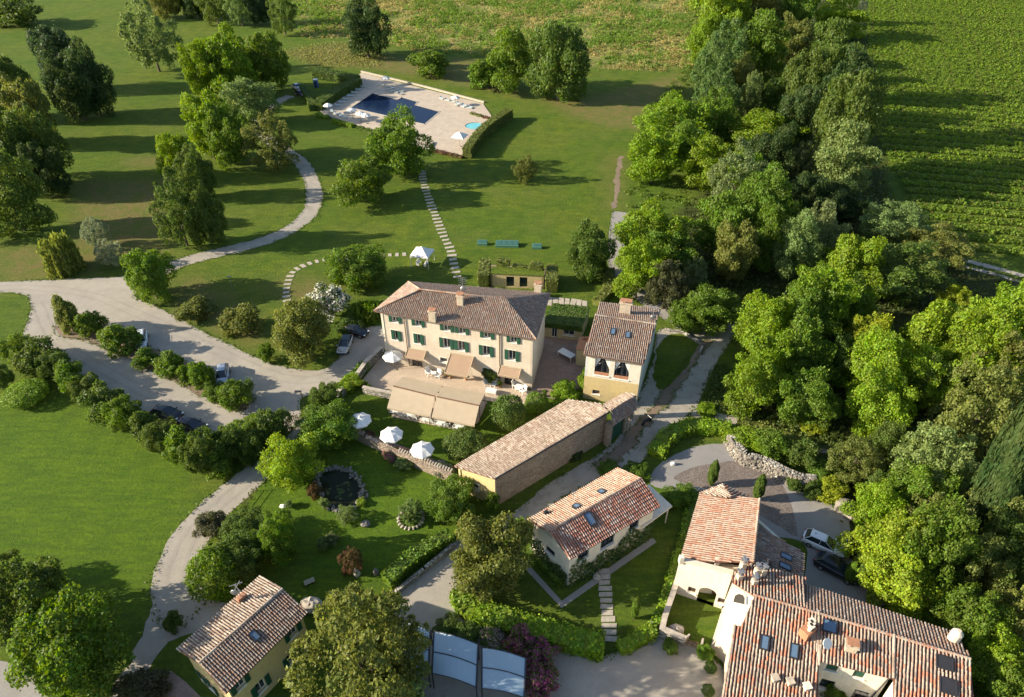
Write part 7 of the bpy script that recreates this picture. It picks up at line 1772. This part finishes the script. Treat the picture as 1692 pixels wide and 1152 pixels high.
wp = car_paint('white_car_paint', (.72, .75, .78), .0); sp_ = car_paint('silver_car_paint', (.42, .46, .52), .5); bp = car_paint('black_car_paint', (.012, .013, .016), .2); bz = car_paint('pale_silver_paint', (.46, .45, .41), .4)
car('parked_car', (1359, 904), head((1328, 884), (1392, 912)), wp, 'white sport utility car parked facing the trees in the parking court', L=4.6, Hc=1.62)
car('parked_car', (1380, 944), head((1350, 925), (1412, 958)), bp, 'black car in deep shade beside the white one', L=4.7, Hc=1.55)
car('parked_car', (235, 566), head((236, 543), (234, 590)), wp, 'white estate car with roof box behind the car park bushes', L=4.7, Hc=1.5, rails=True)
car('parked_car', (369, 625), head((371, 600), (366, 645)), sp_, 'silver car behind the car park bushes near the villa', L=4.6, Hc=1.62)
car('parked_car', (571, 574), head((578, 555), (563, 592)), bz, 'pale silver car with black roof beside the big olive tree', roof=M['glass'], L=4.5, Hc=1.5, roof_glass=True)
car('parked_car', (588, 552), head((572, 549), (602, 556)), bp, 'black car nose in the shade behind the pale silver car', L=4.3, Hc=1.45)
car('parked_car', (278, 688), head((262, 684), (296, 692)), bp, 'black car left of two behind the long car park hedge', L=4.5)
car('parked_car', (318, 708), head((300, 704), (336, 713)), bp, 'black car right of two behind the long car park hedge', L=4.4)
car('parked_car', (497, 158), head((486, 156), (506, 162)), bp, 'small dark car at the end of the farm track by the pool', L=4.0)
car('parked_car', (492, 147), head((484, 145), (500, 150)), wp, 'small white car at the end of the farm track by the pool', L=3.8)
car('parked_car', (1414, 1172), head((1400, 1165), (1430, 1180)), bp, 'dark car in the farmhouse courtyard', L=4.2)
wall_line('kerb_wall', [(1098, 546), (1130, 552), (1162, 572), (1155, 586)], .45, .35, M['stone_grey'], 'low stone kerb wall round the grass beside the annex')
# motorbike by the annex
mbk = empty('motorbike', G(1068, 700), .6); tag(mbk, 'dark motorbike standing on the cobbled lane below the gateway', 'motorbike')
for x in (-.65, .65):
    m = MB(); m.tube((x, -.06, .32), (x, .06, .32), .32, n=14); m.build('wheel', M['rubber'], mbk)
m = MB(); m.box((0, 0, .6), (.7, .26, .3)); m.ball((.2, 0, .82), .24, 8, 6, (1.2, .7, .7)); m.build('tank', M['dark_metal'], mbk); m = MB(); m.box((-.4, 0, .82), (.7, .28, .1), 0, 0, .08); m.build('seat', M['trim'], mbk)
m = MB(); m.tube((.65, 0, .34), (.45, 0, 1.0), .05, n=6); m.tube((.45, -.35, 1.05), (.45, .35, 1.05), .03, n=6); m.build('fork_and_handlebar', M['metal'], mbk)
# pots on the terraces
pr_ = random.Random(4)
for i, (x, y, lab) in enumerate([(737, 622, 'terracotta pot left of the middle villa awning'), (770, 628, 'terracotta pot at the post of the middle villa awning'), (745, 625, 'second terracotta pot by the middle villa awning'), (826, 640, 'pot with shrub under the last villa awning'), (900, 655, 'pot at the courtyard step'), (605, 640, 'terracotta pot on the terrace corner by the wall climber'), (611, 646, 'white pot at the stair head')]):
    root = empty('plant_pot', G(x, y) + UP * .05); tag(root, lab, 'plant pot'); m = MB(); m.tube((0, 0, 0), (0, 0, .45), .18, .28, 10); m.build('pot', M['terracotta'] if 'white' not in lab else M['white'], root)
    o = link('plant', CR['S'][i % 4], None, root); o.scale = (.4, .4, .4); o.location = (0, 0, .75); o.color = (*COLS['green'], 1)
